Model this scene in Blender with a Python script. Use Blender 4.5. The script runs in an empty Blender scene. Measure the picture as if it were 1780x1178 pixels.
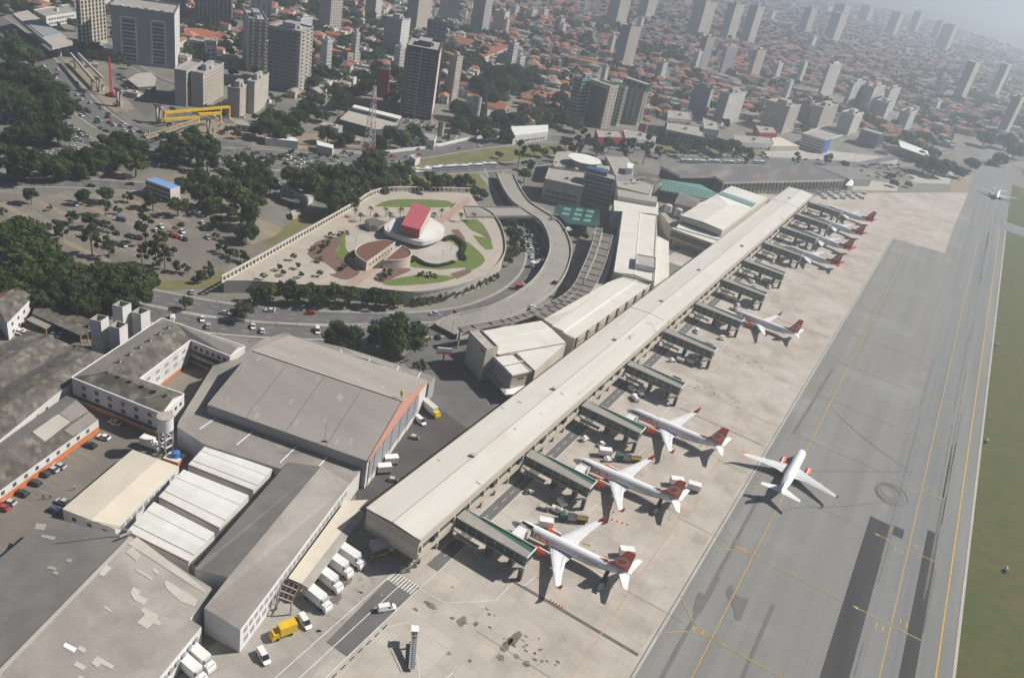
import bpy, math, random
import numpy as np
from mathutils import Vector, Matrix
rnd = random.Random(11)
SC = bpy.context.scene
COL = SC.collection
PI = math.pi
# ------------------------------------------------------------------ camera
HC = 170.0
FPX = 1404.94
def _rot():
    y, pt, r = math.radians(25.7048), math.radians(28.2813), math.radians(11.6477)
    Rz = Matrix.Rotation(y, 3, 'Z'); Rx = Matrix.Rotation(PI / 2 - pt, 3, 'X'); Rr = Matrix.Rotation(r, 3, 'Z')
    return Rz @ Rx @ Rr
ROT = _rot()
def P(px, py, z=0.0):
    d = ROT @ Vector(((px - 890) / FPX, -(py - 589) / FPX, -1.0))
    t = (z - HC) / d.z
    return Vector((d.x * t, d.y * t, z))
def proj(v):
    c = ROT.transposed() @ (Vector(v) - Vector((0, 0, HC)))
    return (890 + FPX * c.x / -c.z, 589 - FPX * c.y / -c.z)
def ppm(v):
    c = ROT.transposed() @ (Vector(v) - Vector((0, 0, HC)))
    return FPX / max(1.0, -c.z)
def hgt(b, t):
    g = P(b[0], b[1]); d = ROT @ Vector(((t[0] - 890) / FPX, -(t[1] - 589) / FPX, -1.0))
    s = (g.x * d.x + g.y * d.y) / (d.x * d.x + d.y * d.y)
    return HC + d.z * s
cam = bpy.data.cameras.new('camera'); cam.sensor_width = 36.0; cam.lens = FPX / 1780 * 36
cam.clip_start = 1.0; cam.clip_end = 60000
camo = bpy.data.objects.new('camera', cam); COL.objects.link(camo)
camo.matrix_world = Matrix.Translation((0, 0, HC)) @ ROT.to_4x4()
SC.camera = camo
# ------------------------------------------------------------------ materials
MT = {}
def _nt(name):
    m = bpy.data.materials.new(name); m.use_nodes = True
    nt = m.node_tree; b = nt.nodes['Principled BSDF']
    MT[name] = m
    return m, nt, b
def _mix(nt, a, b, fac, mode='MIX'):
    n = nt.nodes.new('ShaderNodeMix'); n.data_type = 'RGBA'; n.blend_type = mode
    for s, v in ((n.inputs['Factor'], fac), (n.inputs[6], a), (n.inputs[7], b)):
        if hasattr(v, 'is_linked') or hasattr(v, 'node'): nt.links.new(v, s)
        elif isinstance(v, (int, float)): s.default_value = v
        else: s.default_value = (*v, 1) if len(v) == 3 else v
    return n.outputs[2]
def _noise(nt, vec, scale, detail=4, rough=.6, lo=.35, hi=.65, stretch=(1, 1, 1), rot=0):
    mp = nt.nodes.new('ShaderNodeMapping'); mp.inputs['Scale'].default_value = stretch
    mp.inputs['Rotation'].default_value = (0, 0, rot)
    nt.links.new(vec, mp.inputs['Vector'])
    n = nt.nodes.new('ShaderNodeTexNoise'); n.inputs['Scale'].default_value = scale
    n.inputs['Detail'].default_value = detail; n.inputs['Roughness'].default_value = rough
    nt.links.new(mp.outputs[0], n.inputs['Vector'])
    r = nt.nodes.new('ShaderNodeMapRange'); r.inputs['From Min'].default_value = lo; r.inputs['From Max'].default_value = hi
    nt.links.new(n.outputs['Fac'], r.inputs['Value'])
    return r.outputs[0]
def _vec(nt, coord):
    if coord == 'pos':
        return nt.nodes.new('ShaderNodeNewGeometry').outputs['Position']
    return nt.nodes.new('ShaderNodeTexCoord').outputs['Object']
def _rand(nt):
    return nt.nodes.new('ShaderNodeObjectInfo').outputs['Random']
def M(name, col, col2=None, scale=.2, rough=.85, stretch=(1, 1, 1), rot=0, lo=.35, hi=.65, coord='pos', metal=0, spec=.3,
      grain=0, stripes=None, bricks=None, rand=None, rand2=None, coat=0, col3=None, scale3=1.0, lo3=.55, hi3=.7, fac3=1):
    m, nt, b = _nt(name)
    b.inputs['Roughness'].default_value = rough; b.inputs['Metallic'].default_value = metal
    b.inputs['Specular IOR Level'].default_value = spec
    if coat: b.inputs['Coat Weight'].default_value = coat
    c = col
    if col2 or grain or stripes or bricks or rand or col3:
        v = _vec(nt, coord)
        if rand:   # several colours chosen per object
            rp = nt.nodes.new('ShaderNodeValToRGB'); rp.color_ramp.interpolation = 'CONSTANT'
            e = rp.color_ramp.elements
            for i, cc in enumerate(rand):
                el = e[i] if i < 2 else e.new(i / len(rand))
                el.position = i / len(rand); el.color = (*cc, 1)
            nt.links.new(_rand(nt), rp.inputs[0]); c = rp.outputs[0]
        if col2:
            c = _mix(nt, c, col2, _noise(nt, v, scale, stretch=stretch, rot=rot, lo=lo, hi=hi))
        if col3:
            f = _noise(nt, v, scale3, lo=lo3, hi=hi3, detail=5)
            if fac3 != 1:
                mm = nt.nodes.new('ShaderNodeMath'); mm.operation = 'MULTIPLY'; mm.inputs[1].default_value = fac3
                nt.links.new(f, mm.inputs[0]); f = mm.outputs[0]
            c = _mix(nt, c, col3, f)
        if bricks:   # (w, h, mortar, dark, variation, rot, offset)
            w, h, mo, dark, var, br, off = bricks
            mp = nt.nodes.new('ShaderNodeMapping'); mp.inputs['Rotation'].default_value = (0, 0, br)
            nt.links.new(v, mp.inputs['Vector'])
            t = nt.nodes.new('ShaderNodeTexBrick'); t.offset = off; t.squash = 1
            t.inputs['Scale'].default_value = 1; t.inputs['Brick Width'].default_value = w; t.inputs['Row Height'].default_value = h
            t.inputs['Mortar Size'].default_value = mo; t.inputs['Mortar Smooth'].default_value = .3
            t.inputs['Color1'].default_value = (1 - var,) * 3 + (1,); t.inputs['Color2'].default_value = (1 + var,) * 3 + (1,)
            t.inputs['Mortar'].default_value = (dark,) * 3 + (1,)
            nt.links.new(mp.outputs[0], t.inputs['Vector'])
            c = _mix(nt, c, t.outputs['Color'], 1.0, 'MULTIPLY')
        if stripes:   # (period, dark, rot): ribs of a metal sheet
            per, dark, sr = stripes
            mp = nt.nodes.new('ShaderNodeMapping'); mp.inputs['Rotation'].default_value = (0, 0, sr)
            nt.links.new(v, mp.inputs['Vector'])
            t = nt.nodes.new('ShaderNodeTexWave'); t.wave_profile = 'SIN'; t.inputs['Scale'].default_value = 2 * PI / 20 / per
            nt.links.new(mp.outputs[0], t.inputs['Vector'])
            rp = nt.nodes.new('ShaderNodeMapRange'); rp.inputs['To Min'].default_value = dark; rp.inputs['To Max'].default_value = 1.0
            nt.links.new(t.outputs['Fac'], rp.inputs['Value'])
            cc = nt.nodes.new('ShaderNodeCombineColor')
            for i in range(3): nt.links.new(rp.outputs[0], cc.inputs[i])
            c = _mix(nt, c, cc.outputs[0], 1.0, 'MULTIPLY')
        if grain:
            g = _noise(nt, v, 1.7, lo=.2, hi=.8, detail=6, rough=.75)
            mr = nt.nodes.new('ShaderNodeMapRange'); mr.inputs['To Min'].default_value = 1 - grain; mr.inputs['To Max'].default_value = 1 + grain
            nt.links.new(g, mr.inputs['Value'])
            cc = nt.nodes.new('ShaderNodeCombineColor')
            for i in range(3): nt.links.new(mr.outputs[0], cc.inputs[i])
            c = _mix(nt, c, cc.outputs[0], 1.0, 'MULTIPLY')
    if rand2:  # brightness jitter per object
        mr = nt.nodes.new('ShaderNodeMapRange'); mr.inputs['To Min'].default_value = 1 - rand2; mr.inputs['To Max'].default_value = 1 + rand2
        nt.links.new(_rand(nt), mr.inputs['Value'])
        cc = nt.nodes.new('ShaderNodeCombineColor')
        for i in range(3): nt.links.new(mr.outputs[0], cc.inputs[i])
        c = _mix(nt, c, cc.outputs[0], 1.0, 'MULTIPLY')
    if hasattr(c, 'node'): nt.links.new(c, b.inputs['Base Color'])
    else: b.inputs['Base Color'].default_value = (*c, 1)
    return m
# setting
M('city_soil', (.215, .20, .18), (.14, .138, .115), .03, grain=.25, col3=(.23, .19, .15), scale3=.012)
M('apron_concrete', (.415, .372, .325), (.33, .292, .256), .09, lo=.4, hi=.62, grain=.13, bricks=(5.2, 4.6, .055, .78, .06, 0, 0), col3=(.44, .41, .375), scale3=.02, lo3=.5, hi3=.7)
M('yard_concrete', (.36, .335, .305), (.28, .26, .235), .07, grain=.16, bricks=(6, 6, .06, .75, .06, .25, 0))
M('pale_concrete', (.42, .395, .36), (.36, .335, .30), .1, grain=.1)
M('taxi_asphalt', (.218, .215, .203), (.18, .18, .172), .16, stretch=(1, .03, 1), grain=.1, bricks=(4.4, 900, .07, .80, .04, 0, 0), col3=(.245, .248, .24), scale3=.02)
M('twy_asphalt', (.16, .165, .17), (.20, .20, .203), .2, stretch=(1, .02, 1), grain=.1, bricks=(3.9, 900, .08, .78, .06, 0, 0))
M('new_asphalt', (.036, .036, .04), (.052, .05, .054), .3, stretch=(1, .05, 1), grain=.12, bricks=(3.3, 900, .012, .8, .05, 0, 0))
M('shoulder_asphalt', (.205, .208, .203), (.165, .168, .165), .2, stretch=(1, .04, 1), grain=.1, bricks=(4.6, 700, .09, .75, .05, 0, 0))
M('road_asphalt', (.135, .132, .13), (.105, .103, .102), .12, grain=.14)
M('ramp_concrete', (.30, .282, .258), (.25, .235, .215), .12, grain=.1)
M('yard_asphalt', (.062, .06, .062), (.085, .082, .08), .08, grain=.12)
M('lot_asphalt', (.19, .168, .145), (.145, .13, .115), .09, grain=.2)
M('dry_dirt', (.29, .235, .175), (.22, .185, .135), .12, grain=.2)
M('dry_grass', (.185, .165, .075), (.115, .125, .045), .09, grain=.22)
M('lawn', (.095, .15, .026), (.13, .16, .04), .15, grain=.2)
M('airfield_grass', (.072, .080, .016), (.098, .080, .026), .03, grain=.25, col3=(.04, .068, .012), scale3=.22, lo3=.42, hi3=.72)
M('mulch', (.17, .105, .085), (.125, .08, .065), .4, grain=.25)
M('plaza_paving', (.40, .355, .305), (.36, .315, .27), .1, grain=.08, bricks=(2.4, 2.4, .03, .88, .05, .3, 0))
M('plaza_pink', (.37, .265, .215), (.33, .235, .19), .3, grain=.1)
M('white_line', (.68, .67, .63), (.5, .49, .46), .6)
M('yellow_line', (.55, .36, .085), (.36, .27, .11), .5)
M('faded_yellow', (.34, .28, .17), (.26, .24, .19), .5)
M('red_line', (.52, .26, .19), (.43, .33, .28), .4)
M('oil_stain', (.10, .088, .075), (.20, .175, .15), .5, grain=.2)
M('yard_dirt', (.24, .20, .165), (.29, .26, .225), .6, grain=.2)
M('patch_stain', (.125, .12, .118), (.15, .148, .145), .3, grain=.1)
# buildings
M('white_wall', (.62, .61, .60), (.52, .51, .49), .12, grain=.04)
M('cream_wall', (.55, .51, .44), (.47, .435, .37), .12, grain=.04)
M('grey_wall', (.36, .355, .35), (.31, .305, .30), .15, grain=.05)
M('blue_grey_wall', (.27, .28, .30), (.24, .25, .275), .1, grain=.05)
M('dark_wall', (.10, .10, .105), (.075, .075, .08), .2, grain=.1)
M('beige_wall', (.47, .42, .35), (.42, .37, .31), .12, grain=.05)
M('orange_band', (.58, .165, .05), (.48, .16, .06), .4)
M('salmon_paint', (.52, .27, .20), (.47, .25, .19), .2)
M('red_paint', (.42, .035, .04), (.35, .04, .045), .3)
M('pink_red_roof', (.43, .095, .12), (.38, .085, .11), .3, stripes=(.9, .9, 1.2))
M('pier_roof', (.61, .59, .545), (.55, .53, .485), .06, stretch=(3, .25, 1), rough=.6, grain=.04, stripes=(1.25, .93, PI / 2), col3=(.50, .46, .385), scale3=.07, lo3=.58, hi3=.8)
M('terminal_roof', (.62, .60, .55), (.56, .54, .495), .08, rough=.65, grain=.05, col3=(.46, .43, .37), scale3=.1, lo3=.58, hi3=.8)
M('cream_roof', (.62, .565, .465), (.56, .51, .42), .15, rough=.7, grain=.03, stripes=(1.0, .93, .3))
M('white_roof', (.74, .735, .70), (.66, .655, .62), .2, rough=.6, grain=.03, stripes=(.8, .93, -1.28))
M('fibre_roof', (.265, .243, .222), (.215, .197, .182), .12, grain=.14, stripes=(1.1, .94, .27), col3=(.31, .29, .265), scale3=.05, lo3=.5, hi3=.62)
M('hangar_roof', (.335, .305, .28), (.285, .258, .236), .06, stretch=(.4, 2.5, 1), rot=.27, grain=.08, stripes=(1.3, .965, -1.3), col3=(.35, .325, .30), scale3=.03)
M('old_roof', (.135, .122, .105), (.085, .077, .068), .16, grain=.3, bricks=(2.6, 1.4, .01, .9, .28, .42, .5), col3=(.19, .175, .15), scale3=.22, lo3=.55, hi3=.65)
M('grey_roof_dark', (.215, .205, .193), (.165, .158, .15), .12, grain=.12, stripes=(1.1, .94, .27))
M('roof_tile', (.36, .125, .062), (.27, .10, .058), .4, grain=.2, rand2=.25)
M('roof_mix', (.3, .12, .07), None, rand=[(.38, .13, .065), (.33, .125, .07), (.42, .165, .09), (.28, .12, .08), (.36, .145, .085), (.30, .27, .24)], coord='obj', col3=(.2, .12, .09), scale3=.35, lo3=.5, hi3=.8, grain=.2)
M('house_wall', (.5, .47, .42), None, rand=[(.55, .52, .47), (.48, .43, .36), (.60, .57, .53), (.42, .38, .33), (.50, .42, .31)], coord='obj', grain=.06)
M('flat_roof', (.36, .34, .31), (.27, .25, .23), .25, grain=.15)
M('tower_wall', (.5, .47, .42), None, rand=[(.52, .50, .46), (.50, .45, .38), (.57, .55, .52), (.43, .40, .37), (.47, .43, .36)], coord='obj', grain=.04)
M('brick_red', (.26, .105, .075), (.21, .09, .065), .3, grain=.1)
M('tar_roof', (.085, .083, .082), (.12, .115, .11), .3, grain=.15)
M('brown_roof', (.155, .075, .055), (.13, .065, .05), .3, grain=.2)
M('dark_glass', (.028, .033, .036), rough=.12, spec=.5)
M('green_glass', (.03, .085, .062), (.018, .045, .036), .5, rough=.12, spec=.5)
M('pale_green_glass', (.12, .26, .21), (.16, .32, .26), .3, rough=.2, spec=.5)
M('blue_glass', (.05, .10, .19), (.04, .075, .14), .4, rough=.15, spec=.5)
M('window_dark', (.05, .052, .056), (.09, .088, .085), .8, rough=.25, spec=.5)
M('blue_panel', (.18, .32, .58), (.15, .28, .53), .3)
M('blue_paint', (.045, .12, .38))
M('blue_tank', (.05, .16, .42), rough=.4)
M('green_paint', (.025, .115, .075), (.02, .09, .06), .5)
M('yellow_paint', (.68, .44, .02), (.6, .38, .02), .5, rough=.5)
M('red_crane', (.5, .03, .045), rough=.5)
M('concrete', (.40, .375, .34), (.31, .29, .265), .25, grain=.1)
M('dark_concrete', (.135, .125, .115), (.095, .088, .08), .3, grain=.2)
M('metal_grey', (.33, .335, .34), rough=.45, metal=.3)
M('steel_dark', (.06, .062, .065), rough=.5)
M('window_far', (.13, .135, .14), (.19, .185, .18), .8, rough=.3, spec=.5)
M('canopy_slab', (.185, .168, .148), (.14, .128, .114), .5, grain=.12)
M('white_paint', (.78, .78, .77), (.70, .70, .69), .4, rough=.4)
M('tower_red', (.40, .20, .16)); M('tower_white', (.52, .50, .47))
# vehicles / aircraft
M('fuselage_white', (.80, .80, .80), (.77, .77, .775), .2, rough=.28, spec=.5, coat=.3)
M('fuselage_grey', (.45, .46, .48), rough=.4)
M('wing_grey', (.66, .675, .69), (.60, .61, .63), .4, rough=.4, coord='obj')
M('livery_orange', (.72, .115, .012), rough=.35, spec=.5)
M('livery_tail', (.60, .075, .022), rough=.35, spec=.5)
M('livery_red', (.32, .012, .03), rough=.35, spec=.5)
M('livery_script', (.42, .07, .07), rough=.5)
M('logo_grey', (.62, .61, .60), rough=.4)
M('cockpit_glass', (.03, .035, .045), rough=.15, spec=.5)
M('tyre', (.02, .02, .02), rough=.9)
for nm, c in dict(white=(.72, .72, .71), silver=(.42, .43, .44), black=(.018, .018, .02), grey=(.15, .155, .16), red=(.36, .02, .025), blue=(.05, .09, .19), beige=(.45, .40, .32)).items():
    M('car_' + nm, c, rough=.3, spec=.5, coat=.5)
M('car_glass', (.02, .024, .028), rough=.12, spec=.5)
M('box_white', (.74, .735, .72), (.66, .655, .64), .7, rough=.55, coord='obj')
M('canvas_dirty', (.55, .53, .49), (.45, .43, .39), .6, coord='obj')
# foliage
def foliage(name, a, b, c):
    m = M(name, a, b, .55, rough=.7, spec=.2, coord='obj', col3=c, scale3=1.6, lo3=.5, hi3=.72, rand2=.3)
    nt = m.node_tree; p = nt.nodes['Principled BSDF']; t = nt.nodes.new('ShaderNodeBsdfTranslucent'); x = nt.nodes.new('ShaderNodeMixShader'); x.inputs[0].default_value = .4
    nt.links.new(p.inputs['Base Color'].links[0].from_socket, t.inputs['Color']); nt.links.new(p.outputs[0], x.inputs[1]); nt.links.new(t.outputs[0], x.inputs[2]); nt.links.new(x.outputs[0], nt.nodes['Material Output'].inputs['Surface'])
foliage('leaf_dark', (.05, .082, .026), (.032, .055, .018), (.08, .11, .033))
foliage('leaf_mid', (.07, .105, .03), (.045, .073, .022), (.105, .135, .038))
foliage('leaf_light', (.105, .135, .034), (.075, .10, .026), (.14, .16, .042))
foliage('leaf_olive', (.088, .092, .042), (.06, .066, .03), (.12, .112, .052))
M('bark', (.11, .085, .065), (.07, .055, .042), 2, coord='obj')
# ------------------------------------------------------------------ mesh builder
class MB:
    def __init__(s): s.v = []; s.f = []; s.m = []; s.mats = []
    def mi(s, m):
        if m not in s.mats: s.mats.append(m)
        return s.mats.index(m)
    def face(s, pts, m):
        n = len(s.v); s.v.extend([tuple(p) for p in pts]); s.f.append(tuple(range(n, n + len(pts)))); s.m.append(s.mi(m))
    def pf(s, pts, m):           # pixel + height triples
        s.face([P(*p) for p in pts], m)
    def prism(s, poly, z0, z1, side, top=None, bottom=False):
        A = sum(poly[i][0] * poly[(i + 1) % len(poly)][1] - poly[(i + 1) % len(poly)][0] * poly[i][1] for i in range(len(poly)))
        if A < 0: poly = poly[::-1]
        n = len(poly)
        for i in range(n):
            a, b = poly[i], poly[(i + 1) % n]
            s.face([(a[0], a[1], z0), (b[0], b[1], z0), (b[0], b[1], z1), (a[0], a[1], z1)], side)
        s.face([(p[0], p[1], z1) for p in poly], top or side)
        if bottom: s.face([(p[0], p[1], z0) for p in poly[::-1]], side)
    def box(s, c, size, rz=0, m='white_wall', top=None, bottom=True):
        hx, hy = size[0] / 2, size[1] / 2
        co, si = math.cos(rz), math.sin(rz)
        poly = [(c[0] + x * co - y * si, c[1] + x * si + y * co) for x, y in ((-hx, -hy), (hx, -hy), (hx, hy), (-hx, hy))]
        s.prism(poly, c[2], c[2] + size[2], m, top, bottom)
    def beam(s, a, b, w, h, m):   # box along a segment, centred
        a = Vector(a); b = Vector(b); d = b - a; L = d.length
        if L < 1e-6: return
        d /= L
        up = Vector((0, 0, 1)) if abs(d.z) < .95 else Vector((1, 0, 0))
        x = d.cross(up).normalized(); y = x.cross(d)
        q = [x * (i * w / 2) + y * (j * h / 2) for i, j in ((-1, -1), (1, -1), (1, 1), (-1, 1))]
        A = [a + k for k in q]; B = [b + k for k in q]
        for i in range(4): s.face([A[i], A[(i + 1) % 4], B[(i + 1) % 4], B[i]], m)
        s.face(A[::-1], m); s.face(B, m)
    def loft(s, rings, m, cap=True):
        n = len(rings[0])
        base = len(s.v)
        for r in rings: s.v.extend([tuple(p) for p in r])
        k = s.mi(m) if isinstance(m, str) else None
        for i in range(len(rings) - 1):
            for j in range(n):
                a = base + i * n + j; b = base + i * n + (j + 1) % n
                s.f.append((a, b, b + n, a + n)); s.m.append(k if k is not None else s.mi(m(i, j)))
        if cap:
            mm = k if k is not None else s.mi(m(0, 0))
            s.f.append(tuple(base + j for j in range(n))[::-1]); s.m.append(mm)
            s.f.append(tuple(base + (len(rings) - 1) * n + j for j in range(n))); s.m.append(mm)
    def tube(s, pts, r, m, n=8):
        rings = []
        pts = [Vector(p) for p in pts]
        for i, p in enumerate(pts):
            d = (pts[min(i + 1, len(pts) - 1)] - pts[max(i - 1, 0)]).normalized()
            up = Vector((0, 0, 1)) if abs(d.z) < .95 else Vector((1, 0, 0))
            x = d.cross(up).normalized(); y = x.cross(d)
            rr = r[i] if isinstance(r, (list, tuple)) else r
            rings.append([p + (x * math.cos(t * 2 * PI / n) + y * math.sin(t * 2 * PI / n)) * rr for t in range(n)])
        s.loft(rings, m)
    def cyl(s, c, r, h, m, n=24, top=None, r2=None):
        a = [(c[0] + r * math.cos(t * 2 * PI / n), c[1] + r * math.sin(t * 2 * PI / n), c[2]) for t in range(n)]
        r2 = r if r2 is None else r2
        b = [(c[0] + r2 * math.cos(t * 2 * PI / n), c[1] + r2 * math.sin(t * 2 * PI / n), c[2] + h) for t in range(n)]
        s.loft([a, b], m, cap=False); s.face(b, top or m); s.face(a[::-1], m)
    def mesh(s, name, off=(0, 0, 0), smooth=False):
        me = bpy.data.meshes.new(name)
        v = np.array(s.v, dtype=float).reshape(-1, 3) - np.array(off)
        me.from_pydata(v.tolist(), [], s.f)
        for m in s.mats: me.materials.append(MT[m])
        me.polygons.foreach_set('material_index', s.m)
        if smooth: me.polygons.foreach_set('use_smooth', [True] * len(s.f))
        me.update()
        return me
def tag(o, label=None, cat=None, group=None, kind=None):
    if label: o['label'] = label
    if cat: o['category'] = cat
    if group: o['group'] = group
    if kind: o['kind'] = kind
    return o
def thing(name, label, cat, loc=(0, 0, 0), rz=0, group=None):
    o = bpy.data.objects.new(name, None); o.empty_display_size = 1; COL.objects.link(o)
    o.location = loc; o.rotation_euler = (0, 0, rz)
    return tag(o, label, cat, group)
def part(name, mb, parent, smooth=False, local=False, label=None, kind=None):
    """mesh child; vertices given in world space unless local"""
    off = (0, 0, 0)
    if not local:
        q = parent
        off = Vector((0, 0, 0))
        while q is not None: off = off + q.location; q = q.parent
    o = bpy.data.objects.new(name, mb.mesh(name, off, smooth)); COL.objects.link(o); o.parent = parent
    return tag(o, label, None, None, kind)
def solid(name, mb, label, cat, group=None, smooth=False, kind=None):
    """top-level thing that is one mesh; origin at the middle of its base"""
    v = np.array(mb.v); lo, hi = v.min(0), v.max(0)
    off = Vector(((lo[0] + hi[0]) / 2, (lo[1] + hi[1]) / 2, lo[2]))
    o = bpy.data.objects.new(name, mb.mesh(name, off, smooth)); o.location = off; COL.objects.link(o)
    return tag(o, label, cat, group, kind)
def struct(name, mb):
    o = bpy.data.objects.new(name, mb.mesh(name)); COL.objects.link(o); o['kind'] = 'structure'
    return o
def clone(o, parent=None, loc=None, rz=None, scale=None, label=None, group=None):
    c = o.copy(); COL.objects.link(c); c.parent = parent
    if loc is not None: c.location = loc
    if rz is not None: c.rotation_euler = (0, 0, rz)
    if scale is not None: c.scale = scale if hasattr(scale, '__len__') else (scale,) * 3
    if label: c['label'] = label
    if group: c['group'] = group
    for ch in list(o.children): clone(ch, c)
    return c
def xy(*q, z=0):
    return [(P(a, b, z).x, P(a, b, z).y) for a, b in q]
def smooth_line(pts, n=6):
    out = []
    for i in range(len(pts) - 1):
        p0 = pts[max(i - 1, 0)]; p1 = pts[i]; p2 = pts[i + 1]; p3 = pts[min(i + 2, len(pts) - 1)]
        for k in range(n):
            t = k / n
            out.append(tuple(.5 * (2 * p1[j] + (p2[j] - p0[j]) * t + (2 * p0[j] - 5 * p1[j] + 4 * p2[j] - p3[j]) * t * t + (3 * p1[j] - p0[j] - 3 * p2[j] + p3[j]) * t ** 3) for j in range(len(p1))))
    out.append(tuple(pts[-1]))
    return out
def offset_line(pts, d):
    out = []
    for i, p in enumerate(pts):
        a = Vector(pts[max(i - 1, 0)][:2]); b = Vector(pts[min(i + 1, len(pts) - 1)][:2])
        t = (b - a).normalized()
        out.append((p[0] - t.y * d, p[1] + t.x * d) + tuple(p[2:]))
    return out
def strip(mb, line, d0, d1, z, m):
    A = offset_line(line, d0); B = offset_line(line, d1)
    for i in range(len(line) - 1):
        za = line[i][2] if len(line[i]) > 2 else 0; zb = line[i + 1][2] if len(line[i]) > 2 else 0
        mb.face([(A[i][0], A[i][1], z + za), (A[i + 1][0], A[i + 1][1], z + zb), (B[i + 1][0], B[i + 1][1], z + zb), (B[i][0], B[i][1], z + za)], m)
def dashes(mb, line, d, w, z, m, on=3, off=5):
    acc = 0
    L = offset_line(line, d)
    for i in range(len(L) - 1):
        a = Vector(L[i][:2]); b = Vector(L[i + 1][:2]); seg = (b - a).length
        if seg < 1e-6: continue
        t = (b - a) / seg; n = Vector((-t.y, t.x)) * w / 2
        s = 0
        while s < seg:
            ph = (acc + s) % (on + off)
            if ph < on:
                e = min(seg, s + on - ph)
                p, q = a + t * s, a + t * e
                mb.face([(*(p - n), z), (*(q - n), z), (*(q + n), z), (*(p + n), z)], m); s = e + 1e-4
            else: s += on + off - ph + 1e-4
        acc += seg
# ------------------------------------------------------------------ world, sun, haze
W = bpy.data.worlds.new('World'); SC.world = W; W.use_nodes = True
SUN_EL = math.radians(43.0); SUN_AZ = math.radians(47.5)     # azimuth measured from +X towards +Y
nt = W.node_tree; bg = nt.nodes['Background']
sky = nt.nodes.new('ShaderNodeTexSky'); sky.sky_type = 'NISHITA'; sky.sun_disc = False
sky.sun_elevation = SUN_EL; sky.sun_rotation = PI / 2 - SUN_AZ
sky.air_density = .45; sky.dust_density = .3
nt.links.new(sky.outputs[0], bg.inputs['Color']); bg.inputs['Strength'].default_value = SKY_STRENGTH = 0.05
sl = bpy.data.lights.new('sun', 'SUN'); sl.energy = 5.0; sl.angle = math.radians(.53); sl.color = (1.0, .945, .865)
so = bpy.data.objects.new('sun', sl); COL.objects.link(so); so.location = (300, 300, 600)
sd = Vector((math.cos(SUN_EL) * math.cos(SUN_AZ), math.cos(SUN_EL) * math.sin(SUN_AZ), math.sin(SUN_EL)))
so.rotation_euler = sd.to_track_quat('Z', 'Y').to_euler()
SC.view_settings.view_transform = 'Standard'; SC.view_settings.look = 'None'
SC.view_settings.exposure = 0.4; SC.view_settings.gamma = 1
SC.cycles.max_bounces = 5; SC.cycles.diffuse_bounces = 2; SC.cycles.glossy_bounces = 2; SC.cycles.volume_bounces = 1
SC.cycles.transparent_max_bounces = 4; SC.cycles.caustics_reflective = False; SC.cycles.caustics_refractive = False
try:
    SC.cycles.use_denoising = True; SC.cycles.denoiser = 'OPENIMAGEDENOISE'
except Exception: pass
hz = MB(); hz.box((-1500, 3500, -4), (9000, 9400, 186))
mh = bpy.data.materials.new('haze'); mh.use_nodes = True; hn = mh.node_tree
hn.nodes.remove(hn.nodes['Principled BSDF'])
pv = hn.nodes.new('ShaderNodeVolumePrincipled')
pv.inputs['Color'].default_value = (.82, .91, 1, 1); pv.inputs['Density'].default_value = .00037; pv.inputs['Anisotropy'].default_value = .69
hn.links.new(pv.outputs[0], hn.nodes['Material Output'].inputs['Volume'])
MT['haze'] = mh; hz.mats = ['haze']; hz.m = [0] * len(hz.m)
ho = bpy.data.objects.new('haze', hz.mesh('haze')); COL.objects.link(ho); ho['kind'] = 'stuff'
# ------------------------------------------------------------------ ground sheets
def Q(ox, oy, s, *pts): return [(ox + a / s, oy + b / s) for a, b in pts]
def sheet(name, polys, z, m):
    b = MB()
    for i, p in enumerate(polys): b.face([(q[0], q[1], z + i * .0015) for q in p], m)
    return struct(name, b)
def rect(x0, y0, x1, y1): return [(x0, y0), (x1, y0), (x1, y1), (x0, y1)]
sheet('ground', [rect(-9000, -600, 6000, 9000)], -.06, 'city_soil')
APX = -19.8
sheet('apron', [[(APX, 30), (APX, 646), (16.4, 652), (16.4, 749), (18.4, 893), (-62, 756), (-82, 722), (-96, 668), (-125, 652), (-125, 440), (-104, 440), (-104, 150), (-112, 142), (-104, 60), (-100, 30)]], .02, 'apron_concrete')
sheet('service_yard', [[(-112.2, 142), (-88, 149), (-76, 30), (-140, 30), (-104.5, 60)]], .03, 'yard_concrete')
sheet('taxi_lane', [[(APX, 20), (29, 20), (29, 930), (19, 930), (16.4, 749), (16.4, 652), (APX, 646)]], .0, 'taxi_asphalt')
sheet('taxiway', [rect(26.8, 20, 46, 1800)], .03, 'twy_asphalt')
sheet('taxiway_shoulder', [rect(46, 20, 54.4, 1800), [(54.4, 786), (400, 700), (400, 745), (54.4, 812)], rect(18, 893, 26.8, 1500)], .02, 'shoulder_asphalt')
sheet('asphalt_patch', [rect(21.8, 20, 28.9, 276), rect(40.9, 20, 45.0, 284), rect(30.2, 271, 33.6, 277)], .06, 'new_asphalt')
sheet('airfield_grass', [[(55.4, 20), (900, 20), (900, 640), (54.9, 783)], [(54.9, 818), (400, 752), (400, 900), (56, 1000)], [(18.5, 900), (26, 905), (26, 990), (4, 985)]], .01, 'airfield_grass')
kb = MB()
kb.prism(rect(54.4, 20, 55.3, 783), -.05, .12, 'pale_concrete')
struct('grass_kerb', kb)
b = MB()
b.face([(q[0], q[1], .05) for q in rect(-21.9, 30, -20.9, 646)], 'pale_concrete'); b.face([(q[0], q[1], .05) for q in rect(-20.6, 30, APX, 646)], 'pale_concrete')
b.face([(q[0], q[1], .045) for q in rect(-20.9, 30, -20.6, 646)], 'dark_concrete')
struct('drain_channel', b)
sheet('service_road', [rect(-84.4, 150, -80.4, 648), [(-87.6, 112), (-80.6, 112), (-80.6, 142), (-89.3, 142)]], .05, 'road_asphalt')
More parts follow.
